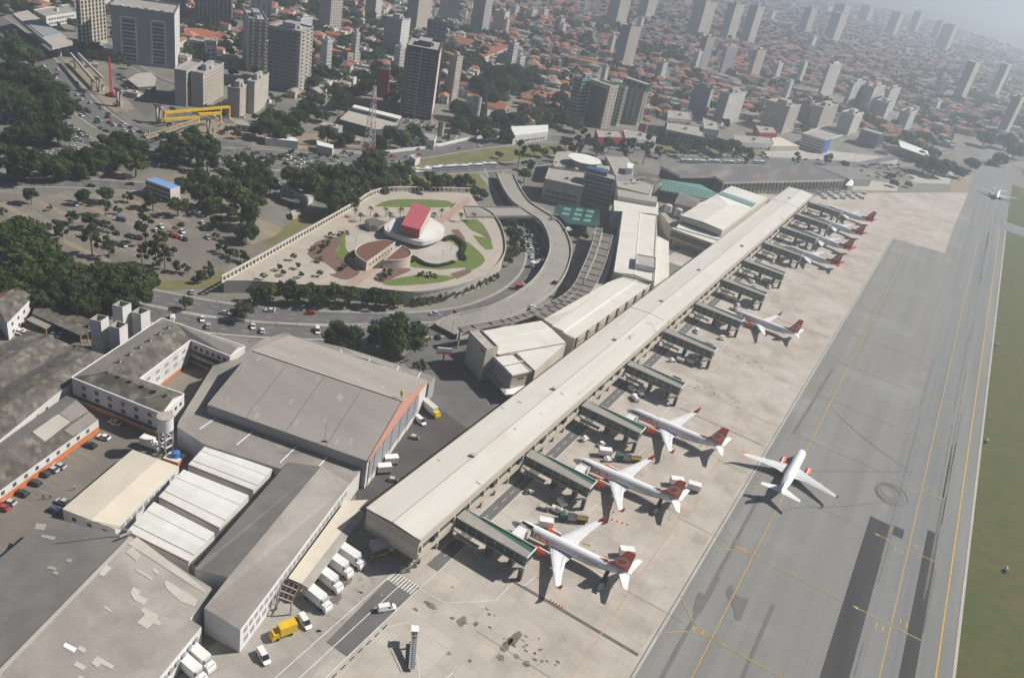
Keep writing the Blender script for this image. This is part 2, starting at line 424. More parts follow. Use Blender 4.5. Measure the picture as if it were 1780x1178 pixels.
sheet('dark_service_yard', [[(-113, 153), (-104, 158), (-104, 212), (-110, 214), (-131, 217.5), (-134.5, 213), (-119.6, 160)]], .02, 'yard_asphalt')
sheet('terminal_forecourt', [[(-104, 212), (-104, 255), (-150, 268), (-165, 262), (-160, 235), (-131, 217.5)]], .025, 'road_asphalt')
# ---- painted markings
mk = MB()
def ml(a, c, w, m, z=.085):
    a = Vector(a); c = Vector(c); t = (c - a).normalized(); n = Vector((-t.y, t.x)) * w / 2
    mk.face([(*(a - n), z), (*(c - n), z), (*(c + n), z), (*(a + n), z)], m)
def mpoly(pts, w, m, z=.085):
    for i in range(len(pts) - 1): ml(pts[i], pts[i + 1], w, m, z)
ml((-7.4, 30), (-7.4, 646), .27, 'yellow_line'); ml((36.2, 30), (36.0, 905), .3, 'yellow_line')
ml((50.3, 30), (50.2, 780), .55, 'yellow_line', .07)
GY = [181 + 42.75 * k for k in range(-3, 12)]
for k, y in enumerate(GY):
    c = 'yellow_line' if y < 230 else 'faded_yellow'
    ml((-7.4, y), (21.7, y), .26, c)
    ml((25, y + .1), (45, y + .1), .30, 'yellow_line' if y < 400 else 'faded_yellow')
    mk.face([(24.4, y + .1, .09), (26.2, y - .55, .09), (26.2, y + .75, .09)], 'yellow_line')
    ml((-34, y), (-16, y), .25, 'faded_yellow')
    for sg in (-1, 1):
        pts = [(-7.4 - 13 * t, y + sg * (9 * t * t + .3)) for t in [i / 8 for i in range(9)]]
        for i in range(0, 8): ml(pts[i], pts[i + 1], .25, 'yellow_line' if i % 4 != 3 and k < 6 else 'faded_yellow')
ml((-33.1, 60), (-33.1, 640), .3, 'red_line')
# service yard lines
for x0, y0, x1, y1 in ((-89.8, 60, -89.5, 141), (-85.3, 60, -85.3, 141), (-80.6, 60, -80.6, 141)): ml((x0, y0), (x1, y1), .25, 'white_line')
mpoly([(-80.6, 141), (-80.2, 150), (-80.2, 648)], .2, 'white_line'); ml((-84.5, 155), (-84.5, 648), .2, 'white_line')
for i in range(90): ml((-82.4, 156 + i * 5.4), (-82.4, 158.6 + i * 5.4), .16, 'white_line')
for i in range(9): ml((-89 + i * .95, 138.2), (-89 + i * .95, 142.2), .5, 'white_line', .09)
for i in range(12): ml((-79.4, 126 - i * 3.2), (-79.4, 124.2 - i * 3.2), .35, 'steel_dark')
for k, y in enumerate(GY[2:], 2):   # stand outlines
    mpoly([(-80.2, y - 39.5), (-72.1, y - 39), (-61.8, y - 29), (-61.6, y - 19), (-58.5, y - 19), (-57.5, y - 13)], .22, 'white_line')
    mpoly([(-79, y - 13), (-76, y - 8), (-62, y - 8)], .18, 'white_line')
    for i in range(7): ml((-79.6 + i * .9, y - 18), (-78.6 + i * .9, y - 13.4), .16, 'white_line')
    ml((-60, y + 1.5), (-35, y + 1.5), .18, 'faded_yellow')
mpoly([(-72, 127.7), (-63, 118.5), (-58, 100)], .22, 'white_line')
struct('pavement_markings', mk)
dm = MB()
dm.face([(q[0], q[1], .07) for q in rect(-62.7, 161, -21.9, 162.1)], 'dark_concrete')
for k in (3, 6, 9): dm.face([(q[0], q[1], .07) for q in rect(-62.7, 162 + 42.75 * k - .3, -21.9, 162 + 42.75 * k + .1)], 'dark_concrete')
struct('drain_grating', dm)
# painted numbers, made as text meshes lying on the asphalt
def text_mesh(txt, size, extrude=0.0):
    cu = bpy.data.curves.new('t', 'FONT'); cu.body = txt; cu.size = size; cu.align_x = 'CENTER'; cu.align_y = 'CENTER'; cu.extrude = extrude
    o = bpy.data.objects.new('t', cu); COL.objects.link(o)
    dg = bpy.context.evaluated_depsgraph_get(); me = bpy.data.meshes.new_from_object(o.evaluated_get(dg))
    bpy.data.objects.remove(o); me.materials.clear()
    return me
def text_mb(mb, txt, size, fn, m):
    me = text_mesh(txt, size)
    vs = [fn(v.co.x, v.co.y) for v in me.vertices]
    for p in me.polygons: mb.face([vs[i] for i in p.vertices], m)
    bpy.data.meshes.remove(me)
nb = MB()
for k, y in enumerate(GY):
    n = '%02d' % max(1, 15 - k)
    c = 'yellow_line' if k < 5 else 'faded_yellow'
    text_mb(nb, n, 3.9, lambda u, v: (33.2 + u * .95, y - 3.6 + v, .09), c)
    text_mb(nb, n, 3.9, lambda u, v: (39.4 - u * .95, y + 3.8 - v, .09), c)
    s = str(k - 1) if k >= 2 else ''
    if s: text_mb(nb, s, 4.4, lambda u, v: (-11.3 - v, y + u, .09), c)
struct('taxiway_numbers', nb)
# stains and rubber marks (they have shapes of their own)
stn = MB()
def blob(x, y, rx, ry, m, z=.078, n=14, rot=0):
    pts = []
    for i in range(n):
        a = 2 * PI * i / n; r = 1 + rnd.uniform(-.3, .3)
        u, v = rx * r * math.cos(a), ry * r * math.sin(a)
        pts.append((x + u * math.cos(rot) - v * math.sin(rot), y + u * math.sin(rot) + v * math.cos(rot), z))
    for i in range(n): stn.face([(x, y, z), pts[i], pts[(i + 1) % n]], m)
for k in range(0, 12):
    y = GY[k] + 6
    for i in range(22): blob(-60 + rnd.uniform(-3, 22), y + rnd.gauss(0, 2.6), rnd.uniform(.2, .75), rnd.uniform(.15, .5), 'oil_stain')
for q, rx, ry in ((Q(880, 878, 3.927, (60, 910))[0], 1.1, 2.6), (Q(880, 878, 3.927, (70, 1030))[0], .9, .7), (Q(880, 878, 3.927, (140, 1080))[0], .9, .9),
                  (Q(440, 878, 3.927, (1430, 790))[0], 1.3, 1.6), (Q(440, 878, 3.927, (1210, 680))[0], 1.8, .8), (Q(440, 878, 3.927, (1110, 710))[0], .9, .5), (Q(440, 878, 3.927, (1520, 810))[0], .6, .8),
                  (Q(440, 878, 3.927, (1360, 770))[0], .7, .6), (Q(440, 878, 3.927, (1730, 950))[0], 1.1, 2.4), (Q(440, 878, 3.927, (1690, 1040))[0], 1.2, 1.0), (Q(440, 878, 3.927, (1340, 1010))[0], .5, .6), (Q(440, 878, 3.927, (1480, 1060))[0], .5, .6),
                  (Q(440, 878, 3.927, (640, 520))[0], 1.2, 2.2), (Q(440, 878, 3.927, (560, 640))[0], 1.5, 2.0)):
    g = P(*q); blob(g.x, g.y, rx, ry, 'oil_stain')
for pts in (Q(1100, 900, 4.237, (485, 540), (540, 575), (575, 520), (630, 420), (640, 450), (560, 600), (500, 700), (440, 690), (465, 590)),
            Q(1100, 900, 4.237, (725, 480), (750, 560), (800, 590), (860, 590), (790, 755), (755, 750), (745, 680), (715, 600), (685, 560), (690, 530))):
    stn.face([(P(*q).x, P(*q).y, .079) for q in pts], 'patch_stain')
def tyre_arc(cx, cy, rx, ry, a0, a1, w, m='patch_stain'):
    n = 26; L = [(cx + rx * math.cos(a0 + (a1 - a0) * i / n), cy + ry * math.sin(a0 + (a1 - a0) * i / n)) for i in range(n + 1)]
    strip(stn, L, -w / 2, w / 2, .082, m)
g = P(1548, 858)
for r in (2.2, 3.4, 4.3, 5.0, 5.5, 6.0): tyre_arc(g.x + rnd.uniform(-.6, .6), g.y + rnd.uniform(-.6, .6), r, r * 1.25, 0, 2 * PI, .22)
for pts in ([(1330, 818), (1430, 819), (1584, 820)], [(1352, 892), (1380, 883), (1460, 880), (1540, 872)], [(1450, 715), (1500, 760), (1575, 815)]):
    strip(stn, [(P(*q).x, P(*q).y) for q in smooth_line(pts, 8)], -.12, .12, .082, 'patch_stain')
for px0, px1 in (((1290, 1178), (1345, 1050)), ((1150, 1178), (1322, 860)), ((1379, 754), (1448, 640))):
    a, c = P(*px0), P(*px1); strip(stn, [(a.x, a.y), (c.x, c.y)], -.55, .55, .076, 'patch_stain')
for i in range(30):
    x = rnd.choice((28.5, 30, 42, 43.5, 45.2)) + rnd.uniform(-.6, .6); y = rnd.uniform(60, 800); strip(stn, [(x, y), (x + .2, y + rnd.uniform(30, 120))], -.2, .2, .081, 'patch_stain')
for i in range(46):
    blob(-96 + rnd.gauss(0, 4.5), 125 + rnd.gauss(0, 9), rnd.uniform(.3, 1.5), rnd.uniform(.2, .8), 'yard_dirt', z=.062, rot=rnd.uniform(-.4, .3))
for i in range(70):
    blob(rnd.uniform(-78, -24), rnd.uniform(80, 640), rnd.uniform(.15, .6), rnd.uniform(.15, .5), 'yard_dirt', z=.077)
struct('pavement_stains', stn)
# ------------------------------------------------------------------ roads
rd = MB(); rl = MB()
def road(px, w, m='road_asphalt', z=.03, lanes=2, kerb=True, n=6, mark='white_line'):
    L = smooth_line([(P(*q).x, P(*q).y) for q in px], n)
    strip(rd, L, -w / 2, w / 2, z, m)
    if kerb:
        strip(rd, L, w / 2, w / 2 + .9, z + .10, 'concrete'); strip(rd, L, -w / 2 - .9, -w / 2, z + .10, 'concrete')
    for i in range(1, lanes): dashes(rl, L, -w / 2 + w * i / lanes, .15, z + .03, mark)
    for sg in (-1, 1): strip(rl, L, sg * (w / 2 - .3) - .09, sg * (w / 2 - .3) + .09, z + .028, mark)
    return L
AVE = [(-130, -30), (0, 40), (95, 130), (165, 200), (245, 243), (330, 262), (440, 268), (590, 277), (700, 269), (800, 254), (890, 243), (960, 240), (1050, 255), (1185, 276), (1330, 281), (1480, 286), (1560, 296), (1650, 290), (1740, 280), (1840, 268)]
L_AVE = road(AVE, 21, lanes=6)
AVE2 = [(-60, 318), (120, 318), (260, 325), (360, 322), (470, 305), (600, 301), (720, 299), (850, 292), (930, 283), (1030, 268), (1100, 270), (1185, 282), (1300, 288)]
L_AVE2 = road(AVE2, 13, z=.036, lanes=4)
BACKST = [(-30, 95), (90, 210), (200, 262), (330, 285), (470, 290), (700, 288)]
L_BACK = road(BACKST, 11, z=.042, lanes=3)
LOW = [(858, 296), (880, 340), (905, 385), (932, 430), (930, 470), (902, 505), (850, 533), (790, 549), (690, 556), (560, 553), (440, 545), (360, 535), (270, 518), (180, 500)]
L_LOW = road(LOW, 12.5, z=.048, lanes=3)
FRONT = [(215, 535), (330, 560), (440, 572), (560, 577), (680, 575), (790, 570), (890, 552)]
L_FRONT = road(FRONT, 12, z=.054, lanes=3)
L_WINDING = road([(120, 25), (200, 90), (260, 130), (330, 160), (400, 215)], 8, z=.06, lanes=2)
L_SIDE = road([(1040, 40), (960, 110), (880, 150), (800, 215), (780, 250)], 8, z=.06, lanes=2)
L_FAR = road([(1500, 285), (1580, 270), (1660, 262), (1720, 275), (1800, 300)], 10, z=.062, lanes=2)
struct('road', rd); struct('road_markings', rl)
def pxsheet(name, polys, z, m): return sheet(name, [[(P(*q).x, P(*q).y) for q in p] for p in polys], z, m)
pxsheet('parking_lot', [[(-40, 334), (250, 342), (330, 352), (420, 375), (500, 415), (470, 432), (400, 460), (330, 500), (220, 500), (120, 470), (0, 400), (-60, 400)], [(-60, 225), (70, 205), (180, 262), (190, 275), (60, 285), (-60, 290)]], -.02, 'lot_asphalt')
isl = []
for a, c in (((0, 353), (90, 400)), ((55, 345), (140, 385)), ((100, 338), (255, 400)), ((160, 338), (300, 395)), ((215, 345), (330, 385)), ((95, 412), (190, 455)), ((110, 395), (275, 445)), ((40, 372), (110, 415))):
    A, B = P(*a), P(*c); t = Vector((B.x - A.x, B.y - A.y)).normalized(); n = Vector((-t.y, t.x)) * 1.6
    isl.append([(A.x - n.x, A.y - n.y), (B.x - n.x, B.y - n.y), (B.x + n.x, B.y + n.y), (A.x + n.x, A.y + n.y)])
sheet('parking_island', isl, .03, 'dry_dirt')
bl = MB()
for a, c in (((0, 353), (90, 400)), ((55, 345), (140, 385)), ((100, 338), (255, 400)), ((160, 338), (300, 395)), ((110, 395), (275, 445)), ((40, 372), (110, 415))):
    A, B = P(*a), P(*c); t = Vector((B.x - A.x, B.y - A.y)); Ln = t.length; t.normalize(); n = Vector((-t.y, t.x))
    for i in range(int(Ln / 2.6)):
        for sg in (-1, 1):
            q = Vector((A.x, A.y)) + t * i * 2.6 + n * 1.7 * sg; e = q + n * sg * 4.6
            bl.face([(*(q - t * .07), .01), (*(e - t * .07), .01), (*(e + t * .07), .01), (*(q + t * .07), .01)], 'white_line')
struct('parking_bays', bl)
pxsheet('dry_lawn', [[(390, 270), (560, 284), (700, 276), (860, 258), (960, 250), (1000, 262), (930, 278), (850, 288), (700, 293), (560, 296), (400, 300)], [(455, 425), (480, 408), (520, 372), (575, 362), (560, 378), (470, 428)], [(270, 487), (340, 488), (372, 478), (385, 468), (392, 478), (380, 500), (275, 505)],
                    [(640, 300), (730, 303), (830, 300), (850, 330), (700, 330)], [(160, 215), (250, 250), (420, 262), (300, 268), (200, 248)], [(1150, 250), (1330, 262), (1330, 270), (1150, 262)]], .02, 'dry_grass')
pxsheet('dirt', [[(420, 225), (640, 238), (720, 250), (600, 262), (440, 255)], [(105, 100), (160, 120), (200, 165), (235, 190), (200, 195), (150, 150)], [(270, 215), (420, 200), (440, 240), (320, 240)], [(375, 330), (450, 380), (500, 400), (440, 425), (370, 380)], [(1690, 335), (1700, 300), (1660, 300), (1650, 335)]], .015, 'dry_dirt')
pxsheet('yard', [[(-80, 1000), (-80, 900), (60, 800), (190, 720), (330, 740), (345, 800), (250, 790), (110, 890), (60, 930)], [(0, 600), (60, 560), (170, 560), (150, 640), (0, 700)]], .0, 'lot_asphalt')
pxsheet('forecourt', [[(440, 560), (560, 588), (760, 610), (815, 585), (890, 556), (680, 568)], [(740, 640), (760, 625), (800, 640), (840, 690), (800, 720), (750, 690)], [(830, 300), (905, 340), (960, 370), (900, 385), (870, 350)]], .022, 'ramp_concrete')
pxsheet('far_clearing', [[(1560, 292), (1660, 296), (1650, 320), (1590, 318)], [(1490, 310), (1560, 320), (1560, 332), (1480, 330)], [(1330, 250), (1560, 275), (1560, 285), (1330, 272)]], .018, 'pale_concrete')
ybl = MB()
for i in range(9):
    A, B = P(*Q(0, 580, 3.927, (500 - i * 52, 790 + i * 40))[0]), P(*Q(0, 580, 3.927, (640 - i * 52, 850 + i * 40))[0])
    strip(ybl, [(A.x, A.y), (B.x, B.y)], -.1, .1, .03, 'faded_yellow')
struct('yard_markings', ybl)
# ------------------------------------------------------------------ aircraft (nose towards +X, origin on the ground under the wing box)
def ring(x, cz, ry, rz, n=24):
    return [(x, ry * math.sin(2 * PI * i / n), cz + rz * math.cos(2 * PI * i / n)) for i in range(n)]
def make_jet(name, label, style, L=39.5, span=35.8, h=12.5, winglets=True, text=None):
    T = thing(name, label, 'airplane')
    X0 = L * .46                       # nose x
    st = [(0, 2.75, .05, .05), (.35, 2.8, .5, .5), (1.1, 2.95, .95, .95), (2.2, 3.12, 1.38, 1.42), (3.6, 3.28, 1.72, 1.82), (5.2, 3.33, 1.88, 2.0),
          (L * .30, 3.33, 1.88, 2.0), (L * .50, 3.33, 1.88, 2.0), (L * .66, 3.36, 1.88, 1.98), (L * .76, 3.6, 1.72, 1.75), (L * .86, 4.0, 1.25, 1.3), (L * .94, 4.35, .75, .82), (L, 4.6, .22, .3)]
    b = MB(); n = 24
    tail_i = 9
    def fm(i, j):
        if style == 'red' and i >= 10: return 'livery_red'
        if style == 'red' and i >= 9 and (j in (0, 1, 23, 22, 21, 2, 3)): return 'livery_red'
        if 8 <= j <= 15: return 'fuselage_grey' if style != 'plain' else 'fuselage_white'
        return 'fuselage_white'
    b.loft([ring(X0 - x, cz, ry, rz, n) for x, cz, ry, rz in st], fm)
    # cabin windows and doors, set 1 cm proud of the skin
    for sg in (-1, 1):
        for i in range(int(L * .62 / .52)):
            x = X0 - L * .135 - i * .52
            if i % 17 == 16: continue
            b.face([(x, sg * 1.885, 3.62), (x - .26, sg * 1.885, 3.62), (x - .26, sg * 1.86, 4.0), (x, sg * 1.86, 4.0)], 'cockpit_glass')
        for fx in (.115, .80):
            x = X0 - L * fx; w = 1.895 if fx < .5 else 1.62
            for (u0, v0, u1, v1) in ((0, 2.6, .05, 4.5), (-.9, 2.6, -.85, 4.5), (-.9, 4.45, .05, 4.5)):
                b.face([(x + u0, sg * w, v0), (x + u1, sg * w, v0), (x + u1, sg * (w - .08), v1), (x + u0, sg * (w - .08), v1)], 'logo_grey')
        b.face([(X0 - 1.55, sg * .25, 4.12), (X0 - 1.75, sg * 1.08, 3.75), (X0 - 2.5, sg * 1.38, 3.95), (X0 - 2.35, sg * .75, 4.42)], 'cockpit_glass')
    b.face([(X0 - 1.42, -.26, 4.0), (X0 - 1.42, .26, 4.0), (X0 - 2.2, .35, 4.5), (X0 - 2.2, -.35, 4.5)], 'cockpit_glass')
    # belly fairing
    b.loft([ring(X0 - L * .32, 1.9, .4, .3, 12), ring(X0 - L * .36, 1.95, 2.0, .75, 12), ring(X0 - L * .52, 1.95, 2.1, .8, 12), ring(X0 - L * .58, 2.1, .6, .4, 12)], 'fuselage_grey')
    if text:
        for sg in (-1, 1):
            cx = X0 - L * .235
            for k, (tx, sz, oz, ox, mm) in enumerate(text):
                def fn(u, v, sg=sg, oz=oz, ox=ox):
                    zz = max(1.5, min(5.25, 3.5 + oz + v)); yy = 1.88 * math.sqrt(max(.02, 1 - ((zz - 3.33) / 2.0) ** 2)) + .02 + .004 * k
                    return (cx + ox + (u * -sg * -1 if sg > 0 else u * -1), sg * yy, zz) if True else None
                # port side (sg=+1 in local y) reads nose-left, so text runs from nose to tail
                text_mb(b, tx, sz, (lambda u, v, sg=sg, oz=oz, ox=ox, k=k: (cx + ox - u * (1 if sg > 0 else -1), sg * (1.88 * math.sqrt(max(.02, 1 - ((max(1.5, min(5.2, 3.4 + oz + v)) - 3.33) / 2.0) ** 2)) + .02 + .004 * k), max(1.5, min(5.2, 3.4 + oz + v)))), mm)
    part('fuselage', b, T, smooth=False, local=True)
    ob = T.children[-1]
    for p in ob.data.polygons: p.use_smooth = len(p.vertices) == 4 and p.index < (len(st) - 1) * n
    # wings
    def foil(x, y, z, c, t):
        return [(x, y, z), (x - c * .08, y, z + t * .55), (x - c * .35, y, z + t * .7), (x - c * .7, y, z + t * .4), (x - c, y, z + t * .02), (x - c * .7, y, z - t * .22), (x - c * .3, y, z - t * .35), (x - c * .06, y, z - t * .3)]
    hs = span / 2
    for sg in (1, -1):
        w = MB(); r0 = X0 - L * .335
        sec = [(r0, 1.2, 2.1, 8.3, 1.0), (r0 - 2.6, 5.6, 2.58, 5.1, .62), (r0 - 5.6, 11.0, 3.15, 3.3, .4), (r0 - 9.0, hs - .9, 3.82, 1.75, .2)]
        w.loft([foil(x, sg * y, z, c, t) for x, y, z, c, t in sec], 'wing_grey')
        for yy, cx in ((3.9, 6.0), (7.6, 4.4), (10.8, 3.4)):   # flap track fairings and slat line
            x = r0 - cx - (yy - 1.2) * .28
            w.loft([ring(x + 1.2, 2.2 + (yy - 1.2) * .105, .12, .12, 6), ring(x, 2.0 + (yy - 1.2) * .105, .2, .26, 6), ring(x - 1.5, 2.1 + (yy - 1.2) * .105, .05, .06, 6)], 'wing_grey') if False else None
            q = [(p[0], p[1] + sg * yy, p[2]) for p in ring(x + 1.4, 2.25 + (yy - 1.2) * .105, .1, .1, 6)]
            q2 = [(p[0], p[1] + sg * yy, p[2]) for p in ring(x, 2.1 + (yy - 1.2) * .105, .2, .26, 6)]
            q3 = [(p[0], p[1] + sg * yy, p[2]) for p in ring(x - 1.6, 2.25 + (yy - 1.2) * .105, .04, .05, 6)]
            w.loft([q, q2, q3], 'wing_grey')
        for k in range(2):   # control surface gaps
            y0, y1 = ((2.2, 10.6), (11.2, 15.6))[k]
            for fx, dk in ((.70, 'fuselage_grey'), (.16, 'fuselage_grey')):
                def at(y):
                    for a, c in zip(sec, sec[1:]):
                        if a[1] <= y <= c[1]:
                            t = (y - a[1]) / (c[1] - a[1]); return [a[i] + (c[i] - a[i]) * t for i in range(5)]
                    return sec[-1]
                A, Bq = at(y0), at(y1)
                f = lambda s, d: (s[0] - s[3] * (fx + d), sg * s[1], s[2] + s[4] * (.74 if fx < .5 else .5))
                w.face([f(A, 0), f(Bq, 0), f(Bq, .022), f(A, .022)], dk)
        wp = part('wing', w, T, local=True)
        if winglets:
            g = MB(); x = r0 - 9.0; mm = 'livery_orange' if style != 'red' else 'wing_grey'
            if style == 'orange': mm = 'livery_tail'
            g.loft([foil(x, sg * (hs - .9), 3.82, 1.75, .2), foil(x - .5, sg * (hs - .25), 4.1, 1.5, .16), foil(x - 1.1, sg * (hs - .02), 4.9, 1.15, .12), foil(x - 2.0, sg * (hs + .12), 6.3, .55, .07)], mm)
            part('winglet', g, wp, local=True)
        e = MB(); ec = 'livery_orange' if style != 'red' else 'fuselage_grey'
        ex, ey, ez = r0 + .9, sg * 4.9, 1.72
        prof = [(1.9, .78), (1.95, .98), (1.6, 1.1), (.6, 1.16), (-.8, 1.06), (-1.9, .84), (-1.95, .62), (-2.9, .34), (-3.1, .05)]
        def em(i, j): return 'fuselage_white' if i < 2 and style != 'orange' else (ec if i < 5 else 'metal_grey')
        e.loft([[(ex + px, ey + r * math.sin(2 * PI * i / 16), ez + r * math.cos(2 * PI * i / 16)) for i in range(16)] for px, r in prof], em, cap=False)
        e.face([(ex + 1.75, ey + .78 * math.sin(2 * PI * i / 16), ez + .78 * math.cos(2 * PI * i / 16)) for i in range(16)], 'steel_dark')
        e.beam((ex + .6, ey, ez + 1.1), (ex - 3.2, ey, ez + .85), .35, .5, 'fuselage_white')
        part('engine', e, T, local=True)
        s = MB(); x = X0 - L * .885
        s.loft([foil(x, sg * .4, 4.45, 4.2, .5), foil(x - 4.1, sg * 7.1, 5.15, 1.5, .16)], 'livery_red' if style == 'red' else 'fuselage_white')
        part('stabilizer', s, T, local=True)
    f = MB()
    def vsec(x, z, c, t): return [(x, 0, z), (x - c * .12, t * .5, z), (x - c * .4, t * .6, z), (x - c, .02, z), (x - c * .4, -t * .6, z), (x - c * .12, -t * .5, z)]
    zt = 5.0; fx = X0 - L * .80
    tm = {'orange': 'livery_tail', 'plain': 'fuselage_white', 'red': 'livery_red'}[style]
    secs = [(fx + .2, 4.75, 7.2, .5), (fx - .3, 5.6, 6.4, .46), (fx - 1.7, 6.6, 5.2, .42), (fx - 4.6, h - .35, 2.7, .22), (fx - 5.1, h, 2.1, .12)]
    f.loft([vsec(*q) for q in secs], tm)
    f.face([(fx + 3.4, 0, 5.2), (fx - .2, .2, 5.9), (fx - .2, .2, 5.0)], tm); f.face([(fx + 3.4, 0, 5.2), (fx - .2, -.2, 5.9), (fx - .2, -.2, 5.0)], tm)
    fin = part('tail_fin', f, T, local=True)
    if style == 'orange':   # ring emblem on both sides
        for sg in (1, -1):
            g = MB(); cx, cz = fx - 4.35, 8.05; sh = -.42
            def P2(r, a, k=1.0): 
                u, v = 2.0 * r * k * math.cos(a), 1.72 * r * math.sin(a); return (cx + u + sh * v, sg * .37, cz + v)
            N = 32
            for i in range(N):
                a0, a1 = 2 * PI * i / N, 2 * PI * (i + 1) / N
                g.face([P2(1.0, a0), P2(1.0, a1), P2(.87, a1), P2(.87, a0)], 'logo_grey')
                g.face([P2(.74, a0), P2(.74, a1), P2(.60, a1, 1.02), P2(.60, a0, 1.02)], 'logo_grey')
            part('emblem', g, fin, local=True)
    if style == 'red':
        for sg in (1, -1):
            g = MB(); ang = math.atan2(h - .5 - 5.6, -3.9)
            ca, sa = math.cos(ang), math.sin(ang)
            cx, cz = fx - 4.9, 8.7
            text_mb(g, 'TAM', 2.5, lambda u, v, sg=sg: (cx + (u * ca * 1.05 if sg < 0 else u * ca * 1.05) + v * -sa * .0 + v * .75 * (1 if sg else 1), sg * .36, cz + u * sa * 1.05 - v * .15 * 0 + v * .0 + v * .25), 'fuselage_white')
            part('lettering', g, fin, local=True)
    for (gx, gy, r) in ((X0 - L * .115, 0, .42), (X0 - L * .52, 2.85, .58), (X0 - L * .52, -2.85, .58)):
        g = MB()
        for dy in (-.32, .32):
            g.loft([[(gx + r * math.cos(2 * PI * i / 14), gy + dy + s_, r + r * math.sin(2 * PI * i / 14)) for i in range(14)] for s_ in (-.17, .17)], 'tyre')
        g.beam((gx, gy, r), (gx, gy * .9, 2.2), .22, .22, 'metal_grey')
        part('landing_gear', g, T, local=True)
    return T
GTXT = [('GOL+', 2.9, .0, -.9, 'livery_script'), ('~', 3.2, -.6, -1.4, 'livery_script')]
def place_jet(T, px_nose, heading=None, L=39.5, world=None):
    a = math.radians(heading); d = Vector((math.cos(a), math.sin(a), 0))
    nose = Vector((world[0], world[1], 0)) if world else P(px_nose[0], px_nose[1], 2.8)
    loc = nose - d * L * .46; loc.z = .03
    T.location = loc; T.rotation_euler = (0, 0, a)
J1 = make_jet('passenger_jet', 'white jet with orange engines and ring emblem on its tail, at the nearest boarding bridge', 'orange', text=GTXT)
place_jet(J1, None, -175.5, world=(-73.9, 179.6)); J1['group'] = 'orange-tailed jets at the pier'
J2 = clone(J1, label='white orange-tailed jet parked at the second boarding bridge with a fuel truck beside its nose', group='orange-tailed jets at the pier')
place_jet(J2, None, -174.2, world=(-74.1, 222.3))
J3 = clone(J1, label='white orange-tailed jet parked at the third boarding bridge beside the row of white tank trailers', group='orange-tailed jets at the pier')
place_jet(J3, None, -176.2, world=(-72.8, 266.8))
J4 = clone(J1, label='farthest of the orange-tailed jets, alone at the middle of the pier', group='orange-tailed jets at the pier')
place_jet(J4, None, -178, world=(-71.5, 397.9)); J4.scale = (.88, .92, .95)
JT = make_jet('passenger_jet', 'white jet with orange engines taxiing on the grey taxi lane away from the viewer', 'plain', L=37.0)
place_jet(JT, None, 89.6, L=37.0, world=(-8.3, 294.5))
JR = make_jet('passenger_jet', 'white jet with dark red lettered tail parked at the last boarding bridge of the pier', 'red', L=36.5, span=34, h=11.8, winglets=False, text=[('TAM', 1.6, .9, 2.4, 'livery_red')])
RG = 'red-tailed jets at the far end of the pier'
place_jet(JR, None, 175, L=36.5, world=(-74.5, 661.5)); JR['group'] = RG
for lab, hd, w in (('red-tailed jet second from the end of the pier', 168.5, (-74.2, 620.6)), ('red-tailed jet third from the end of the pier, its tail overlapping the one behind', 168, (-74.5, 576.9)), ('red-tailed jet nearest to the viewer, fourth from the end of the pier', 176.8, (-75.6, 530.8))):
    j = clone(JR, label=lab, group=RG); place_jet(j, None, hd, L=36.5, world=w)
JA = make_jet('passenger_jet', 'small white jet rolling on the runway in the far distance, wings level', 'plain', L=30, span=34, h=9.5, winglets=False)
place_jet(JA, None, -92, L=30, world=(42.5, 895))
JB = clone(JA, label='white jet at the right edge of the picture on the far crossing taxiway'); place_jet(JB, None, 178, L=30, world=(62, 1085))
# ------------------------------------------------------------------ pier
PX0, PX1, PY0, PY1 = -104.0, -85.2, 145.3, 648.0
pier = thing('terminal_pier', 'long straight pier building with a cream metal roof, boarding bridges along one side', 'terminal', ((PX0 + PX1) / 2, (PY0 + PY1) / 2, 0))
b = MB()
b.prism([(PX0 + .4, PY0 + .4), (PX1 - .4, PY0 + .4), (PX1 - .4, PY1 - .4), (PX0 + .4, PY1 - .4)], 4.9, 11.5, 'beige_wall', bottom=True)
b.prism([(PX0, PY0), (PX1, PY0), (PX1, PY0 + .39), (PX0, PY0 + .39)], 4.5, 12.4, 'beige_wall', bottom=True)
b.face([(PX0 + .8, PY0 - .03, 6.2), (PX1 - .8, PY0 - .03, 6.2), (PX1 - .8, PY0 - .03, 9.2), (PX0 + .8, PY0 - .03, 9.2)], 'cream_wall')
# side wall: fascia above, sill below, glazing between
b.prism([(PX1 - .39, PY0 + .4), (PX1, PY0 + .4), (PX1, PY1), (PX1 - .39, PY1)], 9.2, 12.2, 'beige_wall', bottom=True)
b.prism([(PX1 - .39, PY0 + .4), (PX1 + .25, PY0 + .4), (PX1 + .25, PY1), (PX1 - .39, PY1)], 4.6, 6.9, 'beige_wall', bottom=True)
b.prism([(PX0, PY0 + .4), (PX0 + .39, PY0 + .4), (PX0 + .39, PY1), (PX0, PY1)], 4.6, 12.2, 'beige_wall', bottom=True)
part('wall', b, pier)
b = MB()
b.face([(PX1 - .36, PY0 + .5, 6.9), (PX1 - .36, PY1 - .5, 6.9), (PX1 - .36, PY1 - .5, 9.2), (PX1 - .36, PY0 + .5, 9.2)], 'green_glass')
part('glazing', b, pier)
b = MB()
rx = (PX0 + PX1) / 2
